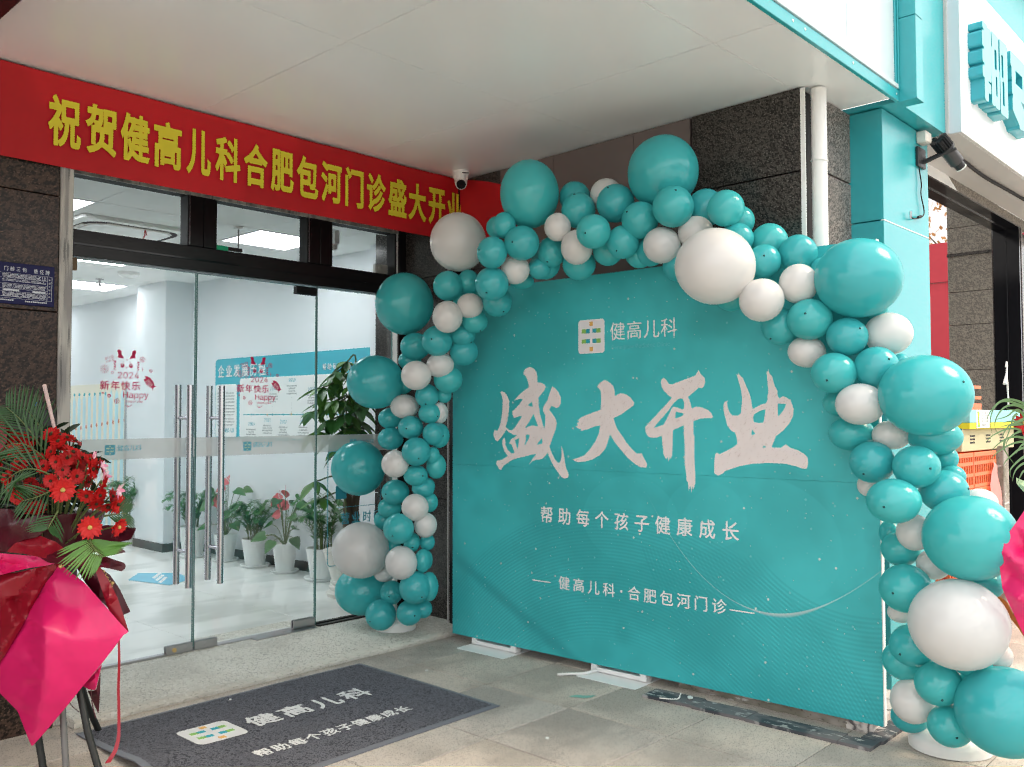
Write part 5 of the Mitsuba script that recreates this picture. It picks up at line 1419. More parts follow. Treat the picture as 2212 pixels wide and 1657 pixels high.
mat("board_brush", pri(mikit.proc(brush_fn), .5, .3))
bb = thing("backdrop_board", "large teal printed opening backdrop board standing under the balloon arch", "backdrop")
put(bb, "panel", flat(sbox(-.815, .047, 1.845, 1.1165), .028, BMT(0, 0, -.028)), "mat_board_print")
put(bb, "upper_panel", flat(sbox(-.815, 1.1175, 1.845, 2.216), .028, BMT(0, 0, -.0282)), "mat_board_print")
put(bb, "edge_strip", flat(sbox(1.8452, .047, 1.850, 2.216), .03, BMT(0, 0, -.029)), "mat_white_paint")
CALLI = [[[-175,1715,-144,1703,-123,1681,-118,1657,-117,1619,-86,1618,-65,1607,-53,1594,-62,1575,-86,1552,-110,1531,-107,1480,-97,1432,-80,1384,-66,1339,-59,1379,-56,1424,-76,1458,-69,1480,-42,1511,-25,1553,-5,1595,19,1581,42,1557,58,1526,57,1494,45,1476,28,1467,5,1476,-12,1480,-29,1458,-9,1437,15,1411,28,1384,18,1343,-3,1300,-13,1274,-28,1245,-10,1206,10,1175,33,1152,50,1155,60,1181,63,1213,59,1249,68,1234,79,1198,86,1151,95,1120,113,1085,105,1069,82,1063,62,1070,36,1097,3,1133,-23,1174,-41,1208,-70,1180,-87,1169,-128,1165,-153,1157,-180,1137,-153,1170,-125,1200,-180,1191,-222,1179,-265,1172,-308,1160,-351,1140,-380,1122,-395,1108,-402,1095,-417,1099,-443,1131,-435,1151,-395,1157,-347,1181,-373,1207,-391,1246,-392,1273,-376,1293,-369,1279,-369,1251,-351,1219,-322,1198,-293,1199,-307,1231,-322,1255,-340,1255,-322,1280,-272,1308,-300,1310,-336,1323,-362,1339,-380,1317,-402,1292,-431,1267,-450,1278,-465,1308,-455,1339,-435,1330,-416,1355,-398,1405,-391,1460,-388,1516,-394,1543,-407,1566,-398,1575,-372,1565,-352,1543,-337,1515,-339,1449,-352,1394,-367,1356,-340,1340,-314,1335,-286,1359,-250,1400,-234,1424,-264,1419,-300,1412,-311,1433,-311,1452,-293,1460,-250,1498,-228,1524,-257,1525,-295,1516,-271,1539,-228,1568,-181,1594,-186,1621,-200,1656,-221,1671,-224,1679,-210,1703],[-157,1508,-151,1475,-193,1486],[-146,1435,-111,1360,-152,1367,-187,1360,-220,1343,-180,1389],[-293,1277,-257,1290,-265,1248,-270,1221,-282,1248],[-208,1308,-194,1313,-176,1310,-180,1293,-201,1263,-226,1233,-208,1271,-204,1292],[-84,1291,-77,1273,-84,1257,-97,1259,-125,1248,-111,1267]],
[[366,1622,399,1606,423,1585,431,1555,431,1530,470,1547,505,1539,534,1521,557,1494,554,1479,522,1460,481,1435,439,1416,421,1411,430,1386,445,1351,474,1317,509,1273,544,1239,572,1218,601,1222,618,1193,636,1164,632,1146,595,1146,561,1162,514,1194,468,1238,427,1281,398,1321,384,1281,366,1240,329,1204,280,1180,230,1166,179,1160,150,1168,224,1177,131,1172,179,1185,224,1201,261,1233,299,1279,324,1325,333,1368,293,1363,256,1350,196,1336,206,1347,187,1349,161,1362,183,1369,171,1382,192,1388,177,1398,206,1416,250,1431,300,1446,337,1456,340,1506,339,1559,329,1572,313,1585,332,1607]],
[[743,1623,757,1611,773,1589,795,1587,849,1604,897,1619,931,1629,948,1657,960,1635,983,1614,985,1591,977,1570,964,1563,948,1566,927,1550,896,1527,885,1520,895,1499,903,1476,907,1459,932,1469,958,1466,999,1452,1019,1433,1029,1415,1019,1409,988,1410,952,1406,915,1394,915,1327,920,1322,919,1220,923,1127,923,1076,912,1044,908,1080,901,1028,895,1071,886,1038,881,1079,873,1088,871,1125,863,1172,864,1265,859,1335,860,1373,825,1359,795,1348,792,1287,789,1217,781,1197,778,1216,767,1183,762,1211,753,1194,739,1215,732,1263,727,1317,699,1307,661,1306,642,1314,627,1338,626,1362,659,1394,689,1420,722,1451,756,1482,791,1517,770,1529,748,1549,732,1568,724,1597,729,1614],[843,1514,821,1505,794,1482,772,1453,739,1420,705,1387,674,1355,738,1375,758,1403,785,1453,799,1470,821,1465,842,1458,861,1455,863,1490,856,1507],[812,1444,858,1434,858,1425,836,1415,808,1408]],
[[1112,1497,1105,1488,1109,1465,1119,1438,1134,1423,1163,1422,1180,1433,1186,1478,1188,1505,1184,1545,1172,1586,1160,1629,1169,1620,1168,1636,1180,1617,1192,1610,1209,1571,1227,1531,1236,1495,1243,1453,1288,1477,1312,1481,1321,1498,1322,1520,1326,1538,1322,1582,1318,1637,1323,1626,1326,1648,1332,1626,1346,1612,1357,1568,1372,1541,1372,1519,1381,1504,1400,1515,1418,1508,1440,1488,1452,1453,1448,1419,1430,1385,1398,1350,1361,1323,1351,1297,1337,1268,1387,1267,1410,1285,1433,1268,1468,1258,1499,1242,1518,1223,1519,1194,1511,1172,1493,1171,1463,1181,1409,1192,1317,1193,1237,1186,1165,1171,1091,1145,1081,1134,1053,1120,1031,1132,1032,1187,1038,1228,1047,1236,1060,1228,1102,1247,1132,1262,1159,1280,1157,1312,1148,1338,1128,1347,1108,1370,1097,1406,1088,1442,1086,1474,1093,1492],[1310,1454,1306,1424,1299,1388,1273,1386,1249,1390,1244,1410,1250,1428,1278,1444],[1373,1481,1416,1476,1403,1449,1385,1428,1373,1418],[1239,1357,1249,1339,1261,1337,1234,1323],[1286,1267,1300,1276,1318,1265]]]  # millimetres on the board: along it and up
for k, rings in enumerate(CALLI):
    rg = [np.array(r).reshape(-1, 2) / 1000 for r in rings]
    g = Polygon(rg[0]).buffer(0)
    g = g.difference(unary_union([Polygon(r).buffer(0) for r in rg[1:]])) if len(rg) > 1 else g
    g = g.buffer(.003).buffer(-.003)
    put(bb, "brush_character", flat(g, .002, BMT(0, 0, 0)), "mat_board_brush")
logo(bb, .185, 1.774, .180, BMT(0, 0, 0), "mat_board_white", .002, sy=1.06)
for i, ch in enumerate("健高儿科"):
    put(bb, "character", flat(char(ch, .400 + i * .108, 1.835, .104, .106), .002, BMT(0, 0, 0)), "mat_board_white")
put(bb, "caption", place(latin("Genegrow Pediatric Clinic", .0222, .0015), BMT(.408, 1.789, 0)), "mat_board_caption")
write(bb, "character", "帮助每个孩子健康成长", -.098, .798, .096, .100, .1297, BMT(0, 0, 0), "mat_board_white", .012)
write(bb, "character", "健高儿科", .034, .428, .084, .080, .1027, BMT(0, 0, 0), "mat_board_white", .008)
write(bb, "character", "合肥包河门诊", .505, .428, .084, .080, .1005, BMT(0, 0, 0), "mat_board_white", .008)
put(bb, "dot", flat(Polygon([(.466 + .0075 * math.cos(a), .469 + .0075 * math.sin(a)) for a in np.linspace(0, 6.28, 14)[:-1]]), .002, BMT(0, 0, 0)), "mat_board_white")
for a, b in ((-.158, -.023), (1.108, 1.241)):
    put(bb, "dash", flat(sbox(a, .456, b, .462), .002, BMT(0, 0, 0)), "mat_board_white")
for s0 in (-.665, .245):
    ft = put(bb, "foot", cat([flat(rrect(0, -.125, .385, .145, .012), .006, frame(BORG - BDIR * s0 + np.array([0, 0, .002]) , -BDIR, -BNRM) @ np.diag([1, 1, -1, 1.0])),
                              flat(sbox(.012, 0, .372, .022), .05, BMT(s0, .008, -.055)),
                              flat(sbox(.012, .02, .050, .12), .014, BMT(s0, .008, -.020)), flat(sbox(.330, .02, .368, .12), .014, BMT(s0, .008, -.020)),
                              flat(sbox(.012, .02, .050, .12), .014, BMT(s0, .008, -.052)), flat(sbox(.330, .02, .368, .12), .014, BMT(s0, .008, -.052))]), "mat_white_paint")
put(bb, "back_frame", cat([flat(sbox(s, .05, s + .03, 2.2), .03, BMT(0, 0, -.062)) for s in (-.80, .5, 1.80)]), "mat_print_grey")

# ------------------------------------------------------------------ balloon arch
BALLOONS = [
(3.803,3.088,2.622,0.087,0.087,"t",0), (3.826,2.888,2.605,0.087,0.089,"w",0), (3.821,2.672,2.261,0.075,0.078,"t",0),
(3.741,3.626,2.525,0.060,0.064,"t",0), (3.747,3.433,2.190,0.072,0.044,"t",0), (3.612,3.250,2.633,0.162,0.186,"t",0),
(3.834,2.536,2.665,0.182,0.187,"t",0), (3.876,2.310,2.452,0.093,0.093,"t",0), (3.910,2.148,2.366,0.074,0.075,"t",0),
(3.941,2.008,2.247,0.088,0.091,"t",0), (3.787,2.851,2.292,0.080,0.078,"t",0), (3.767,3.028,2.239,0.090,0.084,"t",0),
(3.748,3.256,2.263,0.084,0.082,"t",0), (3.734,3.593,2.090,0.071,0.079,"t",0), (3.734,3.892,1.809,0.085,0.083,"t",0),
(3.738,4.071,1.551,0.045,0.048,"t",0), (3.814,2.599,2.264,0.077,0.079,"t",0), (4.056,1.508,0.902,0.044,0.059,"t",0),
(3.695,3.857,1.906,0.073,0.067,"t",(0.19,-0.70,-0.68)), (3.690,3.244,2.235,0.065,0.062,"t",0), (3.810,2.106,2.257,0.079,0.077,"t",(-0.65,0.05,0.76)),
(3.827,2.438,2.169,0.081,0.077,"t",0), (3.484,3.316,2.451,0.064,0.072,"t",0), (3.716,3.834,2.220,0.069,0.077,"t",(-0.93,-0.13,-0.35)),
(4.088,1.279,1.236,0.052,0.053,"t",0), (3.735,4.391,1.777,0.075,0.065,"t",0), (3.692,3.571,2.074,0.083,0.081,"t",(-0.12,-0.70,-0.70)),
(3.722,4.094,1.443,0.051,0.067,"w",0), (3.722,4.100,1.304,0.065,0.077,"t",0), (3.723,4.126,1.115,0.061,0.078,"t",0),
(3.726,4.195,0.889,0.056,0.063,"t",0), (3.705,2.982,2.515,0.091,0.097,"t",(-0.62,-0.20,0.76)), (3.753,2.772,2.527,0.099,0.101,"t",(-0.72,-0.05,0.69)),
(3.749,2.129,2.398,0.087,0.086,"t",0), (3.802,2.325,2.318,0.087,0.082,"w",0), (3.925,1.857,2.172,0.088,0.088,"t",0),
(3.705,3.172,2.318,0.080,0.083,"t",(-0.64,-0.18,-0.75)), (3.856,2.165,1.995,0.075,0.072,"t",0), (4.017,1.485,1.782,0.103,0.093,"w",0),
(4.005,1.532,1.896,0.051,0.048,"t",0), (3.949,1.754,2.088,0.053,0.056,"t",0), (4.062,1.245,1.163,0.056,0.047,"t",0),
(3.698,3.761,1.979,0.075,0.068,"t",(0.05,-0.55,-0.84)), (3.703,3.996,1.644,0.089,0.084,"t",0), (3.729,4.642,0.746,0.066,0.065,"t",0),
(3.710,4.193,0.645,0.048,0.051,"t",0), (3.711,4.203,0.535,0.040,0.062,"t",0), (3.601,3.038,2.419,0.072,0.075,"w",0),
(3.694,2.685,2.305,0.082,0.085,"t",(-0.77,-0.08,-0.63)), (3.606,3.894,2.194,0.089,0.089,"t",0), (3.696,4.188,0.990,0.055,0.055,"t",0),
(3.678,4.195,0.978,0.071,0.056,"t",0), (3.584,3.329,2.224,0.079,0.080,"w",0), (3.717,2.593,2.406,0.094,0.094,"t",(-0.92,0.21,0.34)),
(3.804,1.966,2.135,0.077,0.077,"t",(-0.87,-0.46,0.16)), (4.003,1.429,1.653,0.035,0.038,"t",0), (3.940,1.680,1.478,0.070,0.061,"t",0),
(4.019,1.300,1.329,0.115,0.075,"t",(0.28,-0.86,0.43)), (3.969,1.566,1.114,0.049,0.049,"w",0), (4.035,1.132,1.057,0.071,0.062,"w",0),
(3.999,1.444,0.845,0.082,0.075,"t",0), (3.679,4.109,1.183,0.044,0.053,"t",0), (3.711,4.523,0.588,0.049,0.049,"t",0),
(3.756,4.286,0.216,0.060,0.058,"t",0), (3.650,2.949,2.307,0.085,0.092,"w",0), (3.984,1.438,0.576,0.059,0.045,"w",0),
(3.689,4.286,1.860,0.095,0.087,"t",0), (3.704,4.549,1.409,0.079,0.068,"t",0), (3.695,2.385,2.437,0.100,0.102,"t",(-0.59,-0.54,0.60)),
(3.731,2.476,2.266,0.093,0.090,"w",0), (3.525,3.226,2.349,0.095,0.093,"t",(-0.98,-0.18,-0.09)), (3.859,1.916,1.833,0.086,0.085,"t",(-0.68,0.22,-0.70)),
(3.885,1.803,1.710,0.085,0.072,"w",0), (3.666,3.870,2.461,0.169,0.175,"w",0), (3.473,3.401,2.142,0.092,0.092,"t",(-0.72,-0.28,-0.63)),
(3.928,1.620,1.342,0.098,0.076,"t",0), (4.005,1.309,0.792,0.070,0.064,"w",0), (4.008,1.126,0.733,0.091,0.068,"t",0),
(3.997,1.425,0.371,0.100,0.086,"t",0), (4.015,1.076,0.449,0.061,0.058,"w",0), (3.689,4.392,2.139,0.185,0.198,"t",0),
(3.697,4.543,0.833,0.077,0.067,"t",0), (3.633,4.248,0.646,0.051,0.060,"t",(-0.52,-0.75,-0.41)), (3.652,4.132,1.547,0.073,0.074,"t",(-0.55,-0.48,-0.68)),
(3.957,1.457,1.337,0.082,0.063,"w",0), (4.026,1.424,0.129,0.082,0.069,"t",0), (3.655,4.112,1.440,0.070,0.061,"t",(0.08,-0.95,-0.31)),
(3.667,4.092,1.315,0.067,0.070,"t",(0.36,-0.91,-0.19)), (3.700,4.165,0.377,0.060,0.090,"t",0), (3.688,4.525,1.278,0.083,0.074,"t",0),
(3.677,4.389,1.637,0.071,0.074,"t",0), (3.619,4.199,1.060,0.075,0.064,"t",(-0.10,-0.99,0.00)), (3.570,2.776,2.353,0.087,0.087,"t",(-0.96,-0.14,-0.25)),
(3.961,1.371,0.925,0.075,0.077,"w",0), (4.004,1.146,0.318,0.072,0.077,"t",0), (3.632,3.991,1.727,0.084,0.076,"w",0),
(3.694,4.591,0.405,0.067,0.051,"w",0), (3.711,4.838,0.263,0.184,0.161,"t",0), (3.421,3.346,2.299,0.083,0.086,"t",(-0.97,0.23,0.06)),
(3.643,3.745,2.066,0.079,0.074,"w",0), (3.529,4.480,1.637,0.180,0.169,"t",0), (3.966,1.252,1.106,0.100,0.088,"t",(-0.01,-0.98,0.17)),
(3.592,3.973,1.871,0.093,0.091,"t",(-0.89,-0.45,0.04)), (3.673,4.844,1.077,0.180,0.183,"t",0), (3.830,1.812,2.017,0.087,0.090,"w",0),
(3.888,1.561,2.023,0.186,0.173,"t",0), (3.876,1.612,1.767,0.089,0.084,"t",(-0.44,-0.83,0.35)), (3.903,1.496,1.630,0.094,0.089,"t",(-0.53,-0.78,0.34)),
(3.871,1.507,1.222,0.095,0.089,"t",(-0.84,0.07,-0.53)), (3.941,1.375,0.453,0.097,0.088,"t",(-0.93,0.23,-0.27)), (3.644,4.134,0.761,0.070,0.077,"w",0),
(3.645,4.161,0.542,0.049,0.072,"t",0), (3.831,1.761,1.852,0.099,0.092,"t",(-0.95,-0.24,0.18)), (3.816,1.648,1.607,0.096,0.089,"t",(-0.91,-0.09,-0.39)),
(3.830,1.540,1.470,0.104,0.089,"w",0), (3.840,1.316,1.210,0.094,0.087,"t",(-0.60,-0.80,-0.02)), (3.917,1.140,0.426,0.076,0.053,"t",0),
(3.532,3.819,1.998,0.088,0.094,"w",0), (3.655,4.434,0.943,0.089,0.078,"t",(-0.99,-0.13,-0.09)), (3.685,4.507,0.298,0.073,0.076,"t",(-0.77,-0.61,-0.16)),
(3.960,1.390,0.215,0.089,0.094,"w",0), (3.516,4.076,1.666,0.091,0.088,"w",0), (3.626,4.313,1.483,0.089,0.076,"w",0),
(3.616,2.112,2.102,0.182,0.177,"w",0), (3.743,1.374,1.073,0.107,0.091,"t",(-0.98,-0.02,-0.19)), (3.900,1.388,0.696,0.106,0.100,"t",(-0.99,0.13,-0.08)),
(3.518,4.271,1.131,0.085,0.083,"w",0), (3.699,1.926,1.942,0.100,0.098,"w",0), (3.879,1.258,0.331,0.092,0.087,"t",(-0.77,-0.40,-0.50)),
(3.620,4.247,1.354,0.078,0.072,"t",(-0.86,-0.50,-0.10)), (3.574,4.148,0.872,0.084,0.082,"w",0), (3.675,4.321,0.199,0.079,0.078,"t",(-0.27,-0.96,-0.05)),
(3.580,4.149,1.208,0.087,0.087,"t",(-0.44,-0.78,-0.45)), (3.490,4.204,0.747,0.093,0.091,"t",(-0.83,-0.42,-0.37)), (3.610,4.193,0.381,0.097,0.100,"t",(-0.18,-0.88,-0.44)),
(3.869,1.287,1.504,0.186,0.167,"t",(-0.29,-0.91,0.30)), (3.873,1.123,0.933,0.181,0.168,"t",0), (3.921,1.228,0.159,0.089,0.084,"t",(-0.81,-0.53,-0.25)),
(3.885,1.014,0.272,0.183,0.171,"t",0), (3.807,1.152,0.599,0.189,0.176,"w",0), (3.554,4.653,0.567,0.185,0.178,"w",0),
(3.523,4.216,0.539,0.098,0.102,"w",0), (3.624,4.537,0.163,0.098,0.097,"t",(-0.96,-0.11,-0.27))]

ba = thing("balloon_arch", "arch of teal and white balloons curving round the backdrop board", "balloon arch")
cr = np.array([math.cos(YAW), -math.sin(YAW), 0])
cc = np.array([-math.sin(YAW), -math.cos(YAW), 0])
TEAL_B = [mat(f"teal_balloon_{k}", latex(c)) for k, c in enumerate([(.095, .67, .69), (.105, .69, .70), (.088, .64, .67)])]
WHITE_B = [mat(f"white_balloon_{k}", latex(c)) for k, c in enumerate([(.88, .875, .865), (.86, .865, .86)])]
b_rng = np.random.default_rng(3)
unit3, unit4 = trimesh.creation.icosphere(subdivisions=3), trimesh.creation.icosphere(subdivisions=4)
for (x, y, z, rx, ry, col, tip) in BALLOONS:
    m = (unit4 if rx > .10 else unit3).copy()
    v = np.array(m.vertices)
    if tip:
        t_ = np.array(tip)
        t_ /= np.linalg.norm(t_)
    else:
        t_ = b_rng.normal(0, 1, 3) * np.array([.6, .6, .5]) + cc * .9
        t_ /= np.linalg.norm(t_)
    h = v @ t_
    v = v * (1 - .10 * np.clip(-h - .2, 0, 1) ** 2)[:, None] + t_ * (.035 * np.clip(-h, 0, 1) ** 6 * -1)[:, None]     # narrower towards the knot
    R3 = np.stack([cr, np.array([0, 0, 1.0]), cc], 1)
    loc_ = v @ R3
    loc_ = loc_ * np.array([rx, ry, (rx + ry) / 2])
    m.vertices = loc_ @ R3.T + np.array([x, y, z])
    big = max(rx, ry) > .135
    k = put(ba, "balloon", m, (TEAL_B if col == "t" else WHITE_B)[b_rng.integers(0, 3 if col == "t" else 2)], True,
            label=("large " if big else "") + ("teal" if col == "t" else "white") + " balloon" if big or col == "w" else None)
    if tip:
        q = (R3.T @ t_) * np.array([rx, ry, (rx + ry) / 2])
        tp_ = R3 @ q + np.array([x, y, z])
        scene[numbered(k + "__tip")] = mikit.ply(ball(tp_, .0052, 1), "mat_balloon_tip", True)
for (x, y, z, r) in ((3.784, 4.585, .04, .131), (4.125, 1.295, 0.0, .165)):
    put(ba, "base", lathe([(0, .003), (r, .003), (r * 1.0, .035), (r * .98, .052), (r * .93, .060), (r * .86, .078), (r * .6, .098), (0, .105)], 48, (x, y, z)), "mat_white_plastic", 35, label="round white weighted base")
    put(ba, "pole", cyl((x, y, z + .09), (x, y, z + .5), .010, 10), "mat_white_plastic", 40)

# ------------------------------------------------------------------ flower stands
STAND_O = (1.3387,3.7249,0.8540); STAND_C = (-0.3382,-0.9411)
SHEETS = {"front": ([(0.035,-0.005,0.018),(0.122,-0.076,0.093),(0.197,-0.167,0.150),(0.234,-0.213,0.178),(0.275,-0.264,0.175),(0.256,-0.269,0.187),(0.185,-0.368,0.169),(0.115,-0.464,0.130),(0.034,-0.578,0.084),(-0.051,-0.693,0.024),(-0.076,-0.636,-0.009),(-0.104,-0.586,-0.100),(-0.168,-0.526,-0.164),(-0.224,-0.491,-0.225),(-0.151,-0.360,-0.092),(-0.083,-0.220,-0.029),(-0.025,-0.097,-0.017)],[(0.001,-0.061,0.043),(0.121,-0.076,0.104),(0.113,-0.170,0.130),(0.045,-0.161,0.095),(0.174,-0.280,0.179),(0.088,-0.270,0.180),(0.039,-0.352,0.163),(0.041,-0.461,0.137),(-0.025,-0.209,0.170),(-0.018,-0.279,0.170),(-0.014,-0.345,0.164),(-0.017,-0.413,0.149),(-0.022,-0.492,0.126),(-0.033,-0.575,0.089),(-0.042,-0.641,0.053),(-0.048,-0.232,0.022),(-0.055,-0.347,0.014),(-0.059,-0.463,0.007),(-0.059,-0.580,-0.003),(-0.090,-0.295,-0.025),(-0.093,-0.369,-0.018),(-0.092,-0.448,-0.026),(-0.085,-0.527,-0.031),(-0.123,-0.436,-0.070)]),
"left": ([(0.035,-0.005,0.018),(-0.025,-0.097,-0.017),(-0.083,-0.220,-0.029),(-0.151,-0.360,-0.092),(-0.222,-0.485,-0.201),(-0.294,-0.354,-0.221),(-0.294,-0.077,-0.154),(-0.224,-0.035,-0.094),(-0.120,-0.035,-0.041),(-0.043,-0.018,-0.012)],[(-0.151,-0.134,-0.016),(-0.103,-0.150,-0.081),(-0.067,-0.105,0.029),(-0.189,-0.250,-0.141),(-0.221,-0.138,-0.074),(-0.116,-0.230,-0.001),(-0.167,-0.331,-0.054),(-0.238,-0.341,-0.136)]),
"streak": ([(0.039,-0.000,0.020),(-0.043,0.028,0.024),(-0.170,0.049,0.005),(-0.287,0.059,-0.032),(-0.288,-0.044,-0.059),(-0.168,-0.033,0.025),(-0.077,-0.016,0.016),(-0.008,-0.008,0.018)],[(-0.171,0.013,-0.031),(-0.170,0.039,0.016),(-0.168,-0.012,0.026),(-0.120,0.000,-0.028),(-0.239,0.010,-0.055)]),
"dark": ([(0.088,-0.015,0.022),(0.163,-0.019,0.038),(0.213,-0.060,0.039),(0.250,-0.121,0.044),(0.290,-0.213,0.050),(0.264,-0.221,0.047),(0.241,-0.236,0.058),(0.214,-0.196,0.045),(0.178,-0.157,0.029),(0.124,-0.086,0.015)],[(0.175,-0.078,0.086),(0.205,-0.149,0.032),(0.148,-0.049,0.074)]),
"strip": ([(0.149,-0.002,0.098),(0.173,-0.015,0.110),(0.208,-0.075,0.126),(0.235,-0.133,0.137),(0.253,-0.189,0.155),(0.276,-0.266,0.164),(0.235,-0.235,0.156),(0.201,-0.171,0.129),(0.183,-0.113,0.112)],[(0.207,-0.125,0.168)]),
"roll": ([(-0.052,0.037,0.020),(0.025,0.065,0.105),(0.109,0.059,0.171),(0.194,0.035,0.202),(0.256,0.007,0.199),(0.260,-0.008,0.200),(0.246,-0.024,0.203),(0.194,-0.005,0.212),(0.126,0.006,0.189),(0.059,0.005,0.143),(-0.009,0.011,0.075)],[(0.107,0.042,0.237),(0.192,0.024,0.257),(0.025,0.046,0.172)]),
"collar_right": ([(0.111,0.136,0.062),(0.198,0.146,0.107),(0.299,0.133,0.159),(0.277,0.091,0.179),(0.230,0.083,0.177),(0.204,0.059,0.185),(0.135,0.046,0.161),(0.067,0.054,0.115)],[(0.243,0.113,0.096),(0.171,0.092,0.125)]),
"collar_low": ([(0.153,0.061,0.137),(0.230,0.075,0.177),(0.261,0.045,0.181),(0.212,0.038,0.189),(0.169,0.036,0.178)],[(0.203,0.055,0.196)]),
"collar_red": ([(-0.086,0.109,0.073),(-0.035,0.120,0.122),(0.016,0.099,0.147),(0.058,0.059,0.145),(0.042,0.022,0.113),(-0.026,0.030,0.078),(-0.085,0.046,0.048),(-0.149,0.054,0.016),(-0.119,0.090,0.055)],[(-0.026,0.080,0.159),(-0.076,0.077,0.110),(0.008,0.059,0.119)]),
"collar_left": ([(-0.290,0.225,-0.027),(-0.136,0.224,0.097),(-0.094,0.182,0.117),(-0.044,0.201,0.143),(0.002,0.194,0.144),(-0.002,0.151,0.140),(-0.043,0.116,0.117),(-0.090,0.105,0.082),(-0.149,0.051,0.016),(-0.291,0.044,-0.080)],[(-0.134,0.158,0.129),(-0.211,0.143,0.044),(-0.060,0.158,0.133)]),
"back_tip": ([(0.120,-0.483,0.042),(0.188,-0.395,0.080),(0.182,-0.420,0.076),(0.166,-0.499,0.065),(0.142,-0.496,0.052)],[(0.157,-0.440,0.096)]),
"back_dark": ([(0.140,-0.515,-0.006),(0.168,-0.509,0.031),(0.185,-0.431,0.032),(0.183,-0.552,0.015),(0.181,-0.613,-0.000)],[(0.174,-0.523,0.045)])}
GERBERAS = [(-0.004,0.499,0.075,0.033,(-0.3,0.5,0.6)),
(0.080,0.473,0.061,0.030,(0.6,0.7,0.1)),
(-0.001,0.434,0.107,0.029,(-0.7,0.3,0.5)),
(0.015,0.397,0.136,0.027,(-0.4,-0.1,0.6)),
(0.070,0.431,0.143,0.038,(0.5,0.7,0.35)),
(0.033,0.454,0.081,0.028,(0.2,0.7,0.5)),
(0.037,0.297,0.222,0.044,(0.25,-0.15,0.9)),
(0.138,0.368,0.176,0.038,(0.85,0.1,0.45)),
(0.173,0.313,0.191,0.036,(0.9,-0.3,-0.15)),
(0.103,0.356,0.112,0.031,(0.5,0.2,0.6)),
(0.120,0.272,0.208,0.036,(-0.3,-0.5,0.5)),
(0.152,0.239,0.200,0.029,(0.3,-0.6,0.5)),
(0.192,0.229,0.220,0.036,(0.2,-0.75,0.4)),
(0.226,0.234,0.215,0.035,(0.7,-0.2,0.6)),
(0.066,0.365,0.071,0.025,(0.3,0.2,0.6)),
(0.125,0.318,0.133,0.028,(0.6,-0.3,0.3)),
(-0.052,0.225,0.140,0.036,(-0.1,0.7,0.6)),
(0.128,0.161,0.297,0.041,(0.1,-0.05,1)),
(0.227,0.155,0.280,0.034,(0.5,-0.3,0.5)),
(-0.108,0.390,0.051,0.029,(-0.3,0.3,0.8)),
(-0.091,0.451,0.028,0.033,(-0.2,0.5,0.6)),
(-0.148,0.485,-0.011,0.035,(-0.3,0.6,0.6)),
(-0.145,0.341,0.075,0.032,(-0.7,0.2,0.5)),
(-0.135,0.308,0.101,0.029,(-0.8,-0.1,0.4)),
(-0.167,0.428,0.022,0.031,(-0.4,0.4,0.7)),
(-0.069,0.315,0.090,0.027,(-0.3,-0.2,0.7)),
(-0.116,0.267,0.109,0.027,(-0.4,-0.2,0.7)),
(-0.162,0.506,-0.039,0.032,(-0.3,0.6,0.5)),
(-0.042,0.293,0.081,0.024,(0,-0.3,0.8)),
(-0.077,0.470,-0.020,0.028,(-0.1,0.7,0.5)),
(0.051,0.485,0.080,0.030,(0.2,0.8,0.3)),
(0.020,0.472,0.097,0.030,(-0.2,0.6,0.6)),
(0.101,0.409,0.147,0.031,(0.6,0.4,0.4)),
(0.132,0.402,0.163,0.029,(0.5,0.5,0.5)),
(0.086,0.341,0.148,0.029,(0.2,0.1,0.8)),
(0.164,0.269,0.196,0.031,(0.6,-0.2,0.6)),
(0.208,0.264,0.196,0.029,(0.8,0.1,0.4)),
(0.170,0.377,0.159,0.030,(0.8,0.3,0.3)),
(0.052,0.410,0.133,0.029,(0,0.3,0.8)),
(-0.002,0.325,0.125,0.027,(-0.3,-0.1,0.8)),
(-0.028,0.379,0.091,0.028,(-0.4,0.3,0.7)),
(-0.127,0.442,0.055,0.031,(-0.4,0.4,0.7)),
(-0.111,0.489,0.008,0.030,(-0.2,0.7,0.5)),
(-0.044,0.406,0.062,0.028,(-0.1,0.4,0.7)),
(0.037,0.365,0.124,0.026,(0.1,0.1,0.9)),
(0.091,0.392,0.063,0.028,(0.4,0.5,0.5)),
(-0.194,0.383,0.007,0.033,(-0.5,0.3,0.7)),
(-0.203,0.451,-0.029,0.033,(-0.5,0.5,0.6))]
FRONDS = [[(-0.029,0.440,0.048),(-0.076,0.513,0.050),(-0.117,0.566,0.042),(-0.157,0.604,0.034)],
[(-0.003,0.381,0.070),(-0.047,0.432,0.106),(-0.098,0.467,0.126),(-0.154,0.461,0.120)],
[(-0.003,0.349,0.125),(-0.057,0.372,0.143),(-0.105,0.367,0.153),(-0.157,0.328,0.135)],
[(0.130,0.127,0.252),(0.132,0.106,0.297),(0.145,0.084,0.337),(0.169,0.059,0.359)],
[(0.016,0.301,0.178),(-0.040,0.273,0.182),(-0.094,0.257,0.165)],
[(-0.030,0.484,0.005),(-0.047,0.534,-0.002),(-0.079,0.583,-0.016),(-0.117,0.615,-0.035)],
[(0.181,0.189,0.190),(0.218,0.196,0.210),(0.258,0.198,0.219)],
[(0.024,0.216,0.178),(0.000,0.174,0.210),(-0.008,0.156,0.227)]]
LILIES = [((0.144,0.406,0.169),(0.1,0.95,0.1),0.033,0),((0.222,0.289,0.216),(0.8,-0.1,0.5),0.041,1),((0.170,0.378,0.170),(0.7,0.3,0.5),0.031,1),((0.179,0.340,0.184),(0.6,0.1,0.6),0.033,1),((0.121,0.394,0.112),(0.2,0.5,0.7),0.025,1)]
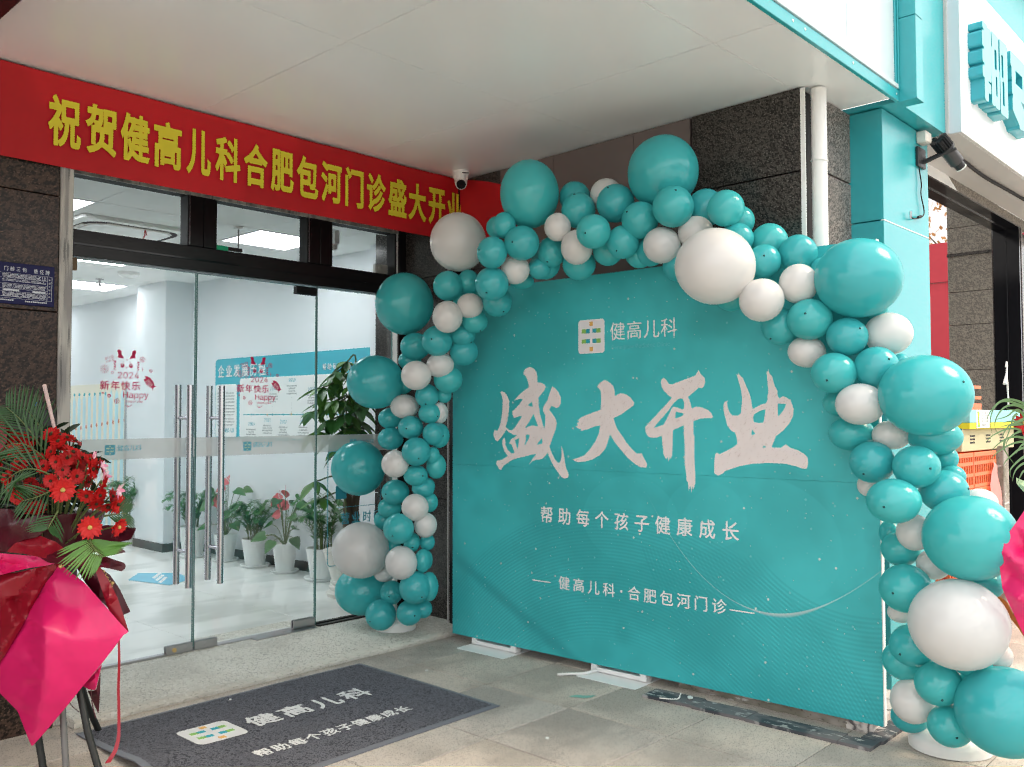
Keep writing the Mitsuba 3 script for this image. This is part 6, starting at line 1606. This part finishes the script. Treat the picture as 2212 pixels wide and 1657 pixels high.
RIBBON = [(0.240,-0.278,0.156),(0.242,-0.364,0.176),(0.241,-0.470,0.172),(0.243,-0.588,0.190),(0.241,-0.647,0.209),(0.230,-0.687,0.225),(0.215,-0.708,0.238),(0.203,-0.725,0.242)]
STICK = [(-0.031,0.694,-0.043),(0.007,0.526,0.025),(0.012,0.491,0.027)]
LEGS = [[(-0.067,-0.257,-0.112),(-0.033,-0.663,-0.044),(-0.006,-0.830,-0.015)],[(0.017,-0.262,-0.092),(0.053,-0.588,-0.042),(0.068,-0.806,-0.021)],[(0.057,-0.258,-0.049),(0.110,-0.497,0.036),(0.140,-0.649,0.090),(0.175,-0.771,0.137)],[(0.049,-0.272,-0.121),(0.159,-0.711,-0.454),(0.207,-0.847,-0.547)]]
REDFAN = [(-0.231,0.595,-0.038),(-0.180,0.585,-0.012),(-0.160,0.537,0.008),(-0.152,0.480,0.021),(-0.168,0.442,0.022),(-0.227,0.442,-0.008)]
STAND2_O = (3.8580,0.8848,0.9110); STAND2_C = (-0.9747,-0.2235)
SHEETS2 = {"front": ([(-0.132,-0.003,0.053),(-0.115,0.032,0.045),(-0.071,0.096,0.022),(-0.038,0.152,-0.006),(0.127,0.189,-0.066),(0.225,0.040,-0.187),(0.185,-0.296,-0.178),(0.072,-0.527,-0.087),(-0.008,-0.403,-0.036),(-0.051,-0.332,-0.008),(-0.083,-0.246,0.015),(-0.119,-0.149,0.040)],[(-0.074,-0.041,0.088),(-0.093,-0.098,0.027),(-0.064,-0.179,0.088),(-0.041,-0.003,0.001),(-0.019,-0.131,0.075),(0.039,-0.031,0.092),(0.075,-0.275,-0.009)]),
"tan": ([(-0.147,-0.200,-0.039),(-0.130,-0.195,-0.048),(-0.105,-0.220,-0.064),(-0.052,-0.337,-0.100),(-0.041,-0.376,-0.108),(-0.073,-0.317,-0.086),(-0.114,-0.258,-0.060)],[(-0.106,-0.247,-0.053)]),
"green": ([(-0.066,0.271,-0.008),(-0.028,0.253,-0.019),(0.013,0.226,-0.021),(0.011,0.130,-0.024),(-0.029,0.201,-0.009),(-0.065,0.247,-0.010)],[(-0.028,0.237,0.026)])}
GRASS = [[(-0.016,0.544,0.009),(-0.055,0.565,0.033),(-0.087,0.571,0.052),(-0.115,0.561,0.068),(-0.138,0.535,0.080),(-0.154,0.503,0.088),(-0.157,0.478,0.088)],
[(-0.016,0.535,0.009),(-0.052,0.551,0.030),(-0.083,0.563,0.049),(-0.111,0.561,0.065),(-0.134,0.535,0.077),(-0.144,0.503,0.082),(-0.146,0.473,0.082),(-0.140,0.436,0.077)],
[(-0.017,0.521,0.009),(-0.044,0.542,0.025),(-0.068,0.549,0.040),(-0.092,0.544,0.053),(-0.110,0.528,0.063),(-0.126,0.499,0.072),(-0.131,0.473,0.073),(-0.127,0.450,0.070),(-0.116,0.430,0.062)],
[(-0.025,0.489,0.012),(-0.048,0.528,0.027),(-0.068,0.526,0.039),(-0.088,0.508,0.050),(-0.110,0.499,0.062),(-0.134,0.493,0.076)],
[(-0.018,0.432,0.006),(-0.046,0.452,0.023),(-0.069,0.460,0.037),(-0.097,0.456,0.053),(-0.132,0.438,0.072),(-0.150,0.423,0.082),(-0.162,0.407,0.088)],
[(-0.019,0.420,0.005),(-0.058,0.428,0.029),(-0.086,0.424,0.045),(-0.112,0.409,0.060),(-0.132,0.390,0.071),(-0.145,0.374,0.077)],
[(-0.019,0.404,0.005),(-0.047,0.409,0.021),(-0.079,0.400,0.040),(-0.109,0.381,0.056),(-0.133,0.361,0.070),(-0.151,0.335,0.079)],
[(-0.019,0.390,0.005),(-0.051,0.381,0.023),(-0.079,0.356,0.038),(-0.096,0.338,0.047),(-0.107,0.319,0.053)],
[(-0.020,0.365,0.004),(-0.048,0.344,0.019),(-0.068,0.324,0.030),(-0.083,0.303,0.038),(-0.085,0.283,0.038),(-0.081,0.273,0.036)],
[(-0.020,0.333,0.003),(-0.044,0.324,0.016),(-0.063,0.305,0.026),(-0.073,0.283,0.031),(-0.077,0.259,0.033)],
[(-0.025,0.503,0.013),(-0.057,0.485,0.031),(-0.085,0.469,0.046),(-0.102,0.443,0.055),(-0.110,0.420,0.059)],
[(-0.021,0.480,0.010),(-0.069,0.473,0.037),(-0.089,0.473,0.049),(-0.115,0.464,0.064)],
[(-0.021,0.489,0.010),(-0.057,0.487,0.031),(-0.085,0.487,0.047),(-0.103,0.481,0.057)],
[(-0.056,0.517,0.032),(-0.069,0.503,0.038),(-0.077,0.475,0.042),(-0.090,0.434,0.048),(-0.100,0.411,0.053)],
[(-0.026,0.457,0.011),(-0.050,0.448,0.025),(-0.074,0.434,0.038),(-0.092,0.411,0.048),(-0.095,0.393,0.049)],
[(-0.098,0.420,0.052),(-0.103,0.388,0.053),(-0.091,0.358,0.045),(-0.068,0.321,0.030)],
[(-0.023,0.411,0.008),(-0.047,0.393,0.021),(-0.063,0.365,0.029)],
[(-0.021,0.305,0.002),(-0.041,0.296,0.013),(-0.053,0.273,0.019),(-0.062,0.250,0.023)],
[(-0.021,0.512,0.011),(-0.064,0.528,0.037),(-0.092,0.535,0.053)],
[(-0.018,0.462,0.007),(-0.037,0.475,0.019),(-0.061,0.480,0.033),(-0.081,0.469,0.044)]]
GERB2 = [(-0.031,0.480,0.015),(0.001,0.503,-0.002)]



def in_frame(o, c):
    c3 = np.array([c[0], c[1], 0.0])
    r3 = np.cross((0, 0, 1.0), c3)
    return lambda P: np.asarray(o) + np.asarray(P, float) @ np.array([r3, (0, 0, 1.0), c3])


def paper(outline, inner, to, seed=0, step=.011, crease=.006, pleat=0.0, hub=(0.0, 0.0), count=9):
    """A sheet of wrapping paper through the outline and inner points (right, up, towards the viewer), creased, 0.6 mm thick."""
    O = np.array(outline)
    P = np.vstack([O, np.array(inner).reshape(-1, 3)])
    _, ui = np.unique(np.round(P[:, :2], 4), axis=0, return_index=True)
    P = P[ui]
    rb = RBFInterpolator(P[:, :2], P[:, 2], kernel="linear", smoothing=1e-5)
    poly = Polygon(O[:, :2]).buffer(0)
    if poly.geom_type != "Polygon":
        poly = max(poly.geoms, key=lambda q: q.area)
    L = poly.exterior.length
    B_ = np.array([poly.exterior.interpolate(d).coords[0] for d in np.arange(0, L, step)])
    x0, y0, x1, y1 = poly.bounds
    gx, gy = np.meshgrid(np.arange(x0, x1, step), np.arange(y0, y1, step))
    G_ = np.stack([gx.ravel(), gy.ravel()], 1)
    from shapely import contains_xy
    G_ = G_[contains_xy(poly.buffer(-step * .5), G_[:, 0], G_[:, 1])]
    Q = np.vstack([B_, G_])
    tri = Delaunay(Q).simplices
    cen = Q[tri].mean(1)
    tri = tri[contains_xy(poly, cen[:, 0], cen[:, 1])]
    z = np.where(np.isfinite(zl := LinearNDInterpolator(P[:, :2], P[:, 2])(Q)), zl * .75 + rb(Q) * .25, rb(Q))      # crisp folds between the points
    n1 = meshkit.fbm(np.stack([Q[:, 0] * 9 + seed, Q[:, 1] * 6, Q[:, 0] * 0 + seed], 1), 3)
    z = z + crease * (np.abs(n1 - .5) * 2 - .3)
    if pleat:       # folds that run out from where the sheet is gathered
        dx, dy = Q[:, 0] - hub[0], Q[:, 1] - hub[1]
        dist = np.hypot(dx, dy)
        ph = np.arctan2(dx, -dy) * count / 2 + seed + 1.3 * (meshkit.fbm(np.stack([Q[:, 0] * 3, Q[:, 1] * 3, dx * 0 + seed], 1), 2) - .5) * 2
        z = z + pleat * (np.abs((ph / np.pi) % 2 - 1) - .5) * np.clip(dist / .12, .15, 1) * np.clip(1.25 - dist / .5, .35, 1)
    V = to(np.column_stack([Q, z]))
    return trimesh.Trimesh(V, tri, process=False)


def gerbera(parent, o, n, r, m="mat_petal_red", eye="mat_flower_eye", seed=0):
    n = np.asarray(n, float)
    n /= np.linalg.norm(n)
    a = np.cross(n, (0, 0, 1.0))
    a = a / np.linalg.norm(a) if np.linalg.norm(a) > .05 else np.array([1.0, 0, 0])
    b = np.cross(n, a)
    rr = np.random.default_rng(seed)
    ms = []
    for ring, (cnt, L, lift) in enumerate(((17, 1.0, .10), (15, .82, .24))):
        for k in range(cnt):
            q = 2 * np.pi * (k + .5 * ring) / cnt + rr.uniform(-.08, .08)
            d = math.cos(q) * a + math.sin(q) * b
            Lk = r * L * rr.uniform(.88, 1.04)
            base = o + d * r * .14 + n * r * .05 * ring
            tip = o + d * Lk + n * r * (lift + rr.uniform(-.14, .10))
            ms.append(leaf(base, tip, r * .34, rr.uniform(-.02, .06), nrm=n, n=4, fold=-.12, shape=1.25))
    k_ = put(parent, "flower", cat(ms), m)
    scene[numbered(k_ + "__eye")] = mikit.ply(ball(o + n * r * .10, r * .17, 2, None), eye, True)
    return -n


toL = in_frame(STAND_O, STAND_C)
fs1 = thing("flower_stand", "tripod flower basket of red gerberas in pink and red wrapping left of the doors", "flower basket")
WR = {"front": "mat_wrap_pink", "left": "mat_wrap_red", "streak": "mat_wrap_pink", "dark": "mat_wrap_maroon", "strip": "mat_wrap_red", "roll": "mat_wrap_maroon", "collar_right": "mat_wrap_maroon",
      "collar_low": "mat_wrap_maroon", "collar_red": "mat_wrap_red", "collar_left": "mat_wrap_maroon", "back_tip": "mat_wrap_pink", "back_dark": "mat_wrap_maroon"}
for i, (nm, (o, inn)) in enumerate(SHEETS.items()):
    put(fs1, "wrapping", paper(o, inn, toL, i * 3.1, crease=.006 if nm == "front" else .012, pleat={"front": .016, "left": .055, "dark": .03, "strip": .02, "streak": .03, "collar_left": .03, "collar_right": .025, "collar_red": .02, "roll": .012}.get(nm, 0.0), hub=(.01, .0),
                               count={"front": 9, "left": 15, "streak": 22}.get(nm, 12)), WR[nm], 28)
legm = ("mat_pole_black", "mat_pole_grey", "mat_pole_black", "mat_pole_black")
for i, L in enumerate(LEGS):
    P = toL(L)
    d = (P[-1] - P[-2]) / np.linalg.norm(P[-1] - P[-2])
    if P[-1][2] > .02:
        P = np.vstack([P, P[-1] + d * ((P[-1][2] - .004) / -d[2])])
    put(fs1, "leg", tube(P, .0125 if i == 1 else .0135, 14), legm[i], 40)
put(fs1, "basket", lathe([(.12, -.30), (.075, -.12), (.06, 0), (.085, .06), (.15, .16), (.17, .22), (0, .22)], 24, toL([[.035, -.03, -.10]])[0]), "mat_wrap_maroon", 40)
for i, (a, b, c, r, n) in enumerate(GERBERAS):
    o = toL([[a, b, c]])[0]
    r *= 1.18
    nw = toL([[a + n[0], b + n[1], c + n[2]]])[0] - o
    gerbera(fs1, o, nw, r, "mat_petal_red" if i not in (16, 24, 25, 28) else "mat_petal_deep", "mat_flower_eye" if i in (6, 17, 8, 18) else "mat_flower_eye_dark", i)
    root = toL([[.0 + a * .35, .06, -.02]])[0]
    nw = nw / np.linalg.norm(nw)
    put(fs1, "flower_stem", tube(curve([root, (root + o) / 2 - nw * .02, o - nw * r * .25, o - nw * .004], 6), .0032, 6), "mat_stem", True)
TOWARD = np.array([STAND_C[0], STAND_C[1], .35])
for i, F_ in enumerate(FRONDS):
    P = toL(F_)
    FL = float(np.linalg.norm(np.diff(P, axis=0), axis=1).sum())
    rb_, lv_ = frond(P, max(8, int(FL / (.017 if i != 3 else .0085))), min(.15, .62 * FL + .03) if i != 3 else .13, .0075 if i != 3 else .0085, .08, 1.25 if i == 3 else .8, ref=TOWARD)
    k_ = put(fs1, "palm_leaf", lv_, "mat_leaf_light" if i == 3 else "mat_leaf")
    scene[numbered(k_ + "__rib")] = mikit.ply(rb_, "mat_stem", True)
rr = np.random.default_rng(21)
ms = []
for k in range(520):
    q = rr.normal(0, 1, 3)
    q /= np.linalg.norm(q)
    o = np.array([-.07, .30, -.09]) + q * np.array([.25, .24, .09]) * rr.uniform(.3, 1) ** .5
    if o[0] > .16 + (.40 - o[1]) * .55:
        continue
    d = np.array([rr.normal(0, .6), rr.uniform(-.2, .9), rr.uniform(0, .6)])
    ms.append(leaf(toL([o])[0], toL([o + d / np.linalg.norm(d) * rr.uniform(.05, .10)])[0], rr.uniform(.010, .022), .2, nrm=toL([o + np.array([0, 0, 1.0])])[0] - toL([o])[0], n=3))
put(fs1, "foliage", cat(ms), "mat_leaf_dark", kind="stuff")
for (P, n, s, op_) in LILIES:
    o = toL([P])[0]
    nw = toL([np.array(P) + np.array(n)])[0] - o
    nw /= np.linalg.norm(nw)
    a = np.cross(nw, (0, 0, 1.0) if abs(nw[2]) < .9 else (1.0, 0, 0))
    a /= np.linalg.norm(a)
    b = np.cross(nw, a)
    ms, ms2 = [], []
    for k in range(6):
        q = k * np.pi / 3
        d = math.cos(q) * a + math.sin(q) * b
        tip = o + nw * s * (.95 if not op_ else .45) + d * s * (.22 if not op_ else .85)
        (ms if k % 2 else ms2).append(leaf(o, tip, s * .42, .02 if not op_ else .15, nrm=nw, n=6, fold=.3, shape=.9))
    k_ = put(fs1, "lily", cat(ms), "mat_petal_pink", True)
    scene[numbered(k_ + "__petal")] = mikit.ply(cat(ms2), "mat_petal_pale", True)
side = toL([[1, 0, 0]])[0] - toL([[0, 0, 0]])[0]
put(fs1, "ribbon", ribbon(toL(curve(RIBBON, 6)), np.interp(np.linspace(0, 1, (len(RIBBON) - 1) * 6 + 1), [0, .5, .7, 1], [.008, .011, .016, .020]), side), "mat_wrap_red", True, label="long thin red ribbon hanging down")
for pa in ([(.15, -.42, .02), (.155, -.55, .02), (.17, -.62, .02)], [(.06, -.46, .02), (.075, -.54, .03), (.11, -.585, .03)]):
    put(fs1, "ribbon", ribbon(toL(curve(pa, 6)), .004, side), "mat_wrap_maroon", True)
put(fs1, "stick", tube(toL(STICK), [.008, .007, .004], 8), "mat_pole_pale", 40)
put(fs1, "red_fan", paper(REDFAN, [REDFAN[0]], toL, 5, crease=.002), "mat_wrap_red", 35)
gd = np.random.default_rng(8)
for (p, q, cnt) in (((.168, -.005, .03), (.225, -.105, .035), 16), ((.03, 0.0, .10), (.09, .006, .10), 9)):
    p, q = np.array(p), np.array(q)
    ms = []
    for k in range(cnt):
        c_ = p + (q - p) * (k + .5) / cnt + np.array([gd.uniform(-.004, .004), gd.uniform(-.004, .004), .012])
        ms.append(ball(toL([c_])[0], .0075 if k in (0, cnt - 2) else gd.uniform(.0022, .004), 1))
    put(fs1, "gold_print", cat(ms), "mat_gold", True)

toR = in_frame(STAND2_O, STAND2_C)
fs2 = thing("flower_stand", "flower basket in crimson wrapping with arching grass leaves at the right edge", "flower basket")
for i, (nm, (o, inn)) in enumerate(SHEETS2.items()):
    put(fs2, "wrapping", paper(o, inn, toR, 30 + i, crease=.010, pleat=.03 if nm == "front" else 0.0, hub=(.1, .0), count=13), {"front": "mat_wrap_pink", "tan": "mat_wrap_tan", "green": "mat_wrap_green"}[nm], 35)
for i, G_ in enumerate(GRASS):
    P = toR(curve(G_, 6))
    t = np.linspace(0, 1, len(P))
    up2 = np.cross(np.gradient(P, axis=0), toR([[0, 0, 1]])[0] - toR([[0, 0, 0]])[0])
    up2 /= np.linalg.norm(up2, axis=1, keepdims=True) + 1e-9
    put(fs2, "grass_leaf", ribbon(P, .0085 * np.clip(1.15 - t, .12, 1), up2 * .9 + np.array([0, 0, .2])), "mat_grass_leaf", True)
for i, P in enumerate(GERB2):
    o = toR([P])[0]
    gerbera(fs2, o, toR([[P[0] - .3, P[1] + .3, P[2] + 1]])[0] - o, .045, "mat_petal_red", "mat_flower_eye", 50 + i)
for a in (0, 2.1, 4.2):
    top = toR([[.24, -.25, -.05]])[0]
    put(fs2, "leg", tube([top, np.array([top[0] + .25 * math.cos(a), top[1] + .25 * math.sin(a), .004])], .0125, 12), "mat_pole_black", 40)
put(fs2, "basket", lathe([(0, 0), (.06, 0), (.11, .2), (.12, .5), (0, .5)], 20, toR([[.22, -.25, -.08]])[0]), "mat_wrap_maroon", 40)

# ------------------------------------------------------------------ crates and cartons by the black frame
def crate(x0, y0, z0, lx, ly, h, label):
    t = thing("plastic_crate", label, "crate", "orange crates by the passage")
    put(t, "rim", cat([bx(x0, x0 + lx, y0, y0 + .02, z0 + h - .03, z0 + h, .003), bx(x0, x0 + lx, y0 + ly - .02, y0 + ly, z0 + h - .03, z0 + h, .003), bx(x0, x0 + .02, y0 + .02, y0 + ly - .02, z0 + h - .03, z0 + h), bx(x0 + lx - .02, x0 + lx, y0 + .02, y0 + ly - .02, z0 + h - .03, z0 + h)]), "mat_orange_crate")
    bars = []
    for k in range(11):
        x = x0 + k * (lx - .014) / 10
        bars.append(bx(x, x + .014, y0 + .003, y0 + .012, z0 + .02, z0 + h - .03))
    for z in (.0, .075, .15):
        bars.append(bx(x0, x0 + lx, y0 + .002, y0 + .013, z0 + z, z0 + z + .022))
    for k in range(8):
        y = y0 + .013 + k * (ly - .03) / 7
        bars.append(bx(x0 + .003, x0 + .012, y, y + .014, z0 + .02, z0 + h - .03))
    for z in (.0, .075, .15):
        bars.append(bx(x0 + .002, x0 + .013, y0 + .013, y0 + ly, z0 + z, z0 + z + .022))
    put(t, "lattice", cat(bars), "mat_orange_crate")
    put(t, "floor", bx(x0 + .01, x0 + lx - .01, y0 + .015, y0 + ly - .01, z0 + .004, z0 + .014), "mat_orange_crate")
    put(t, "back", bx(x0 + .01, x0 + lx - .01, y0 + ly - .012, y0 + ly - .004, z0 + .014, z0 + h - .03), "mat_orange_crate")


for k in range(5):
    for s, x0 in (("left", 5.90), ("right", 6.42)):
        crate(x0, 1.83, k * .236, .505, .36, .232, f"orange lattice crate, number {['one, lowest', 'two', 'three', 'four', 'five, topmost'][k]} in the {s} stack under the cartons")
crate(6.62, 1.95, 1.462, .42, .3, .045, "low orange crate tray lying on top of the printed carton")
c1_ = thing("beige_carton", "long beige cardboard carton lying on the orange crates", "carton")
put(c1_, "box", bx(6.20, 7.42, 1.84, 2.16, 1.186, 1.332, .004), "mat_carton_beige")
for x in (6.37, 6.72, 7.05):
    put(c1_, "print", flat([sbox(x + (k % 5) * .022, 1.235 + (k // 5) * .022, x + (k % 5) * .022 + .015, 1.235 + (k // 5) * .022 + .012) for k in range(15)], .001, frame((0, 1.8395, 0), (1, 0, 0), (0, 0, 1))), "mat_print_dark")
c2_ = thing("printed_carton", "teal and yellow printed carton on top of the beige one", "carton")
put(c2_, "upper", bx(6.24, 7.49, 1.80, 2.12, 1.374, 1.458, .003), "mat_carton_teal")
put(c2_, "lower", bx(6.24, 7.50, 1.802, 2.12, 1.334, 1.373), "mat_carton_yellow")
Mc = frame((0, 1.7985, 0), (1, 0, 0), (0, 0, 1))
put(c2_, "label", flat(sbox(6.37, 1.338, 6.655, 1.456), .001, Mc), "mat_print_white")
g = Polygon([(6.385, 1.345), (6.445, 1.345), (6.43, 1.375), (6.422, 1.40), (6.437, 1.448), (6.387, 1.448), (6.405, 1.40), (6.392, 1.375)])
put(c2_, "emblem", flat(g, .001, frame((0, 1.797, 0), (1, 0, 0), (0, 0, 1))), "mat_mark_green")
put(c2_, "emblem", flat(Polygon([(6.40, 1.36), (6.43, 1.36), (6.418, 1.40), (6.428, 1.44), (6.398, 1.44), (6.411, 1.40)]), .001, frame((0, 1.7955, 0), (1, 0, 0), (0, 0, 1))), "mat_carton_yellow")
put(c2_, "lettering", place(latin("YOUSEALIFE", .014, .001), frame((6.475, 1.797, 1.352), (1, 0, 0), (0, 0, 1))), "mat_print_grey")
put(c2_, "small_print", flat([sbox(6.48 + .04 * (k // 4), 1.378 + .018 * (k % 4), 6.505 + .04 * (k // 4), 1.389 + .018 * (k % 4)) for k in range(16)], .001, frame((0, 1.797, 0), (1, 0, 0), (0, 0, 1))), "mat_print_grey", kind="stuff")
pb = thing("pink_plastic_sheet", "crumpled pale pink plastic sheet hanging over the orange crates", "plastic sheet")
tb_ = lambda P: np.column_stack([np.asarray(P)[:, 0], 1.815 - np.asarray(P)[:, 2], np.asarray(P)[:, 1]])
put(pb, None, paper([(6.80, 1.12, 0), (6.90, 1.06, 0), (6.92, .9, .01), (6.93, .55, .02), (6.50, .52, .02), (6.58, .74, .02), (6.70, .95, .01)], [(6.8, .9, .03), (6.75, .7, .035)], tb_, 77, .03, .03), "mat_pink_film", 35)
sr = thing("string_tie", "white string tied to the black frame above the cartons", "string")
put(sr, None, cat([tube(curve([(7.60, 1.93, 1.79), (7.615, 1.928, 1.83), (7.635, 1.93, 1.80), (7.62, 1.93, 1.74), (7.64, 1.93, 1.62), (7.65, 1.93, 1.5)], 6), .007, 6), tube([(7.62, 1.928, 1.76), (7.54, 1.925, 1.66)], [.006, .014], 6)]), "mat_white_plastic", True)
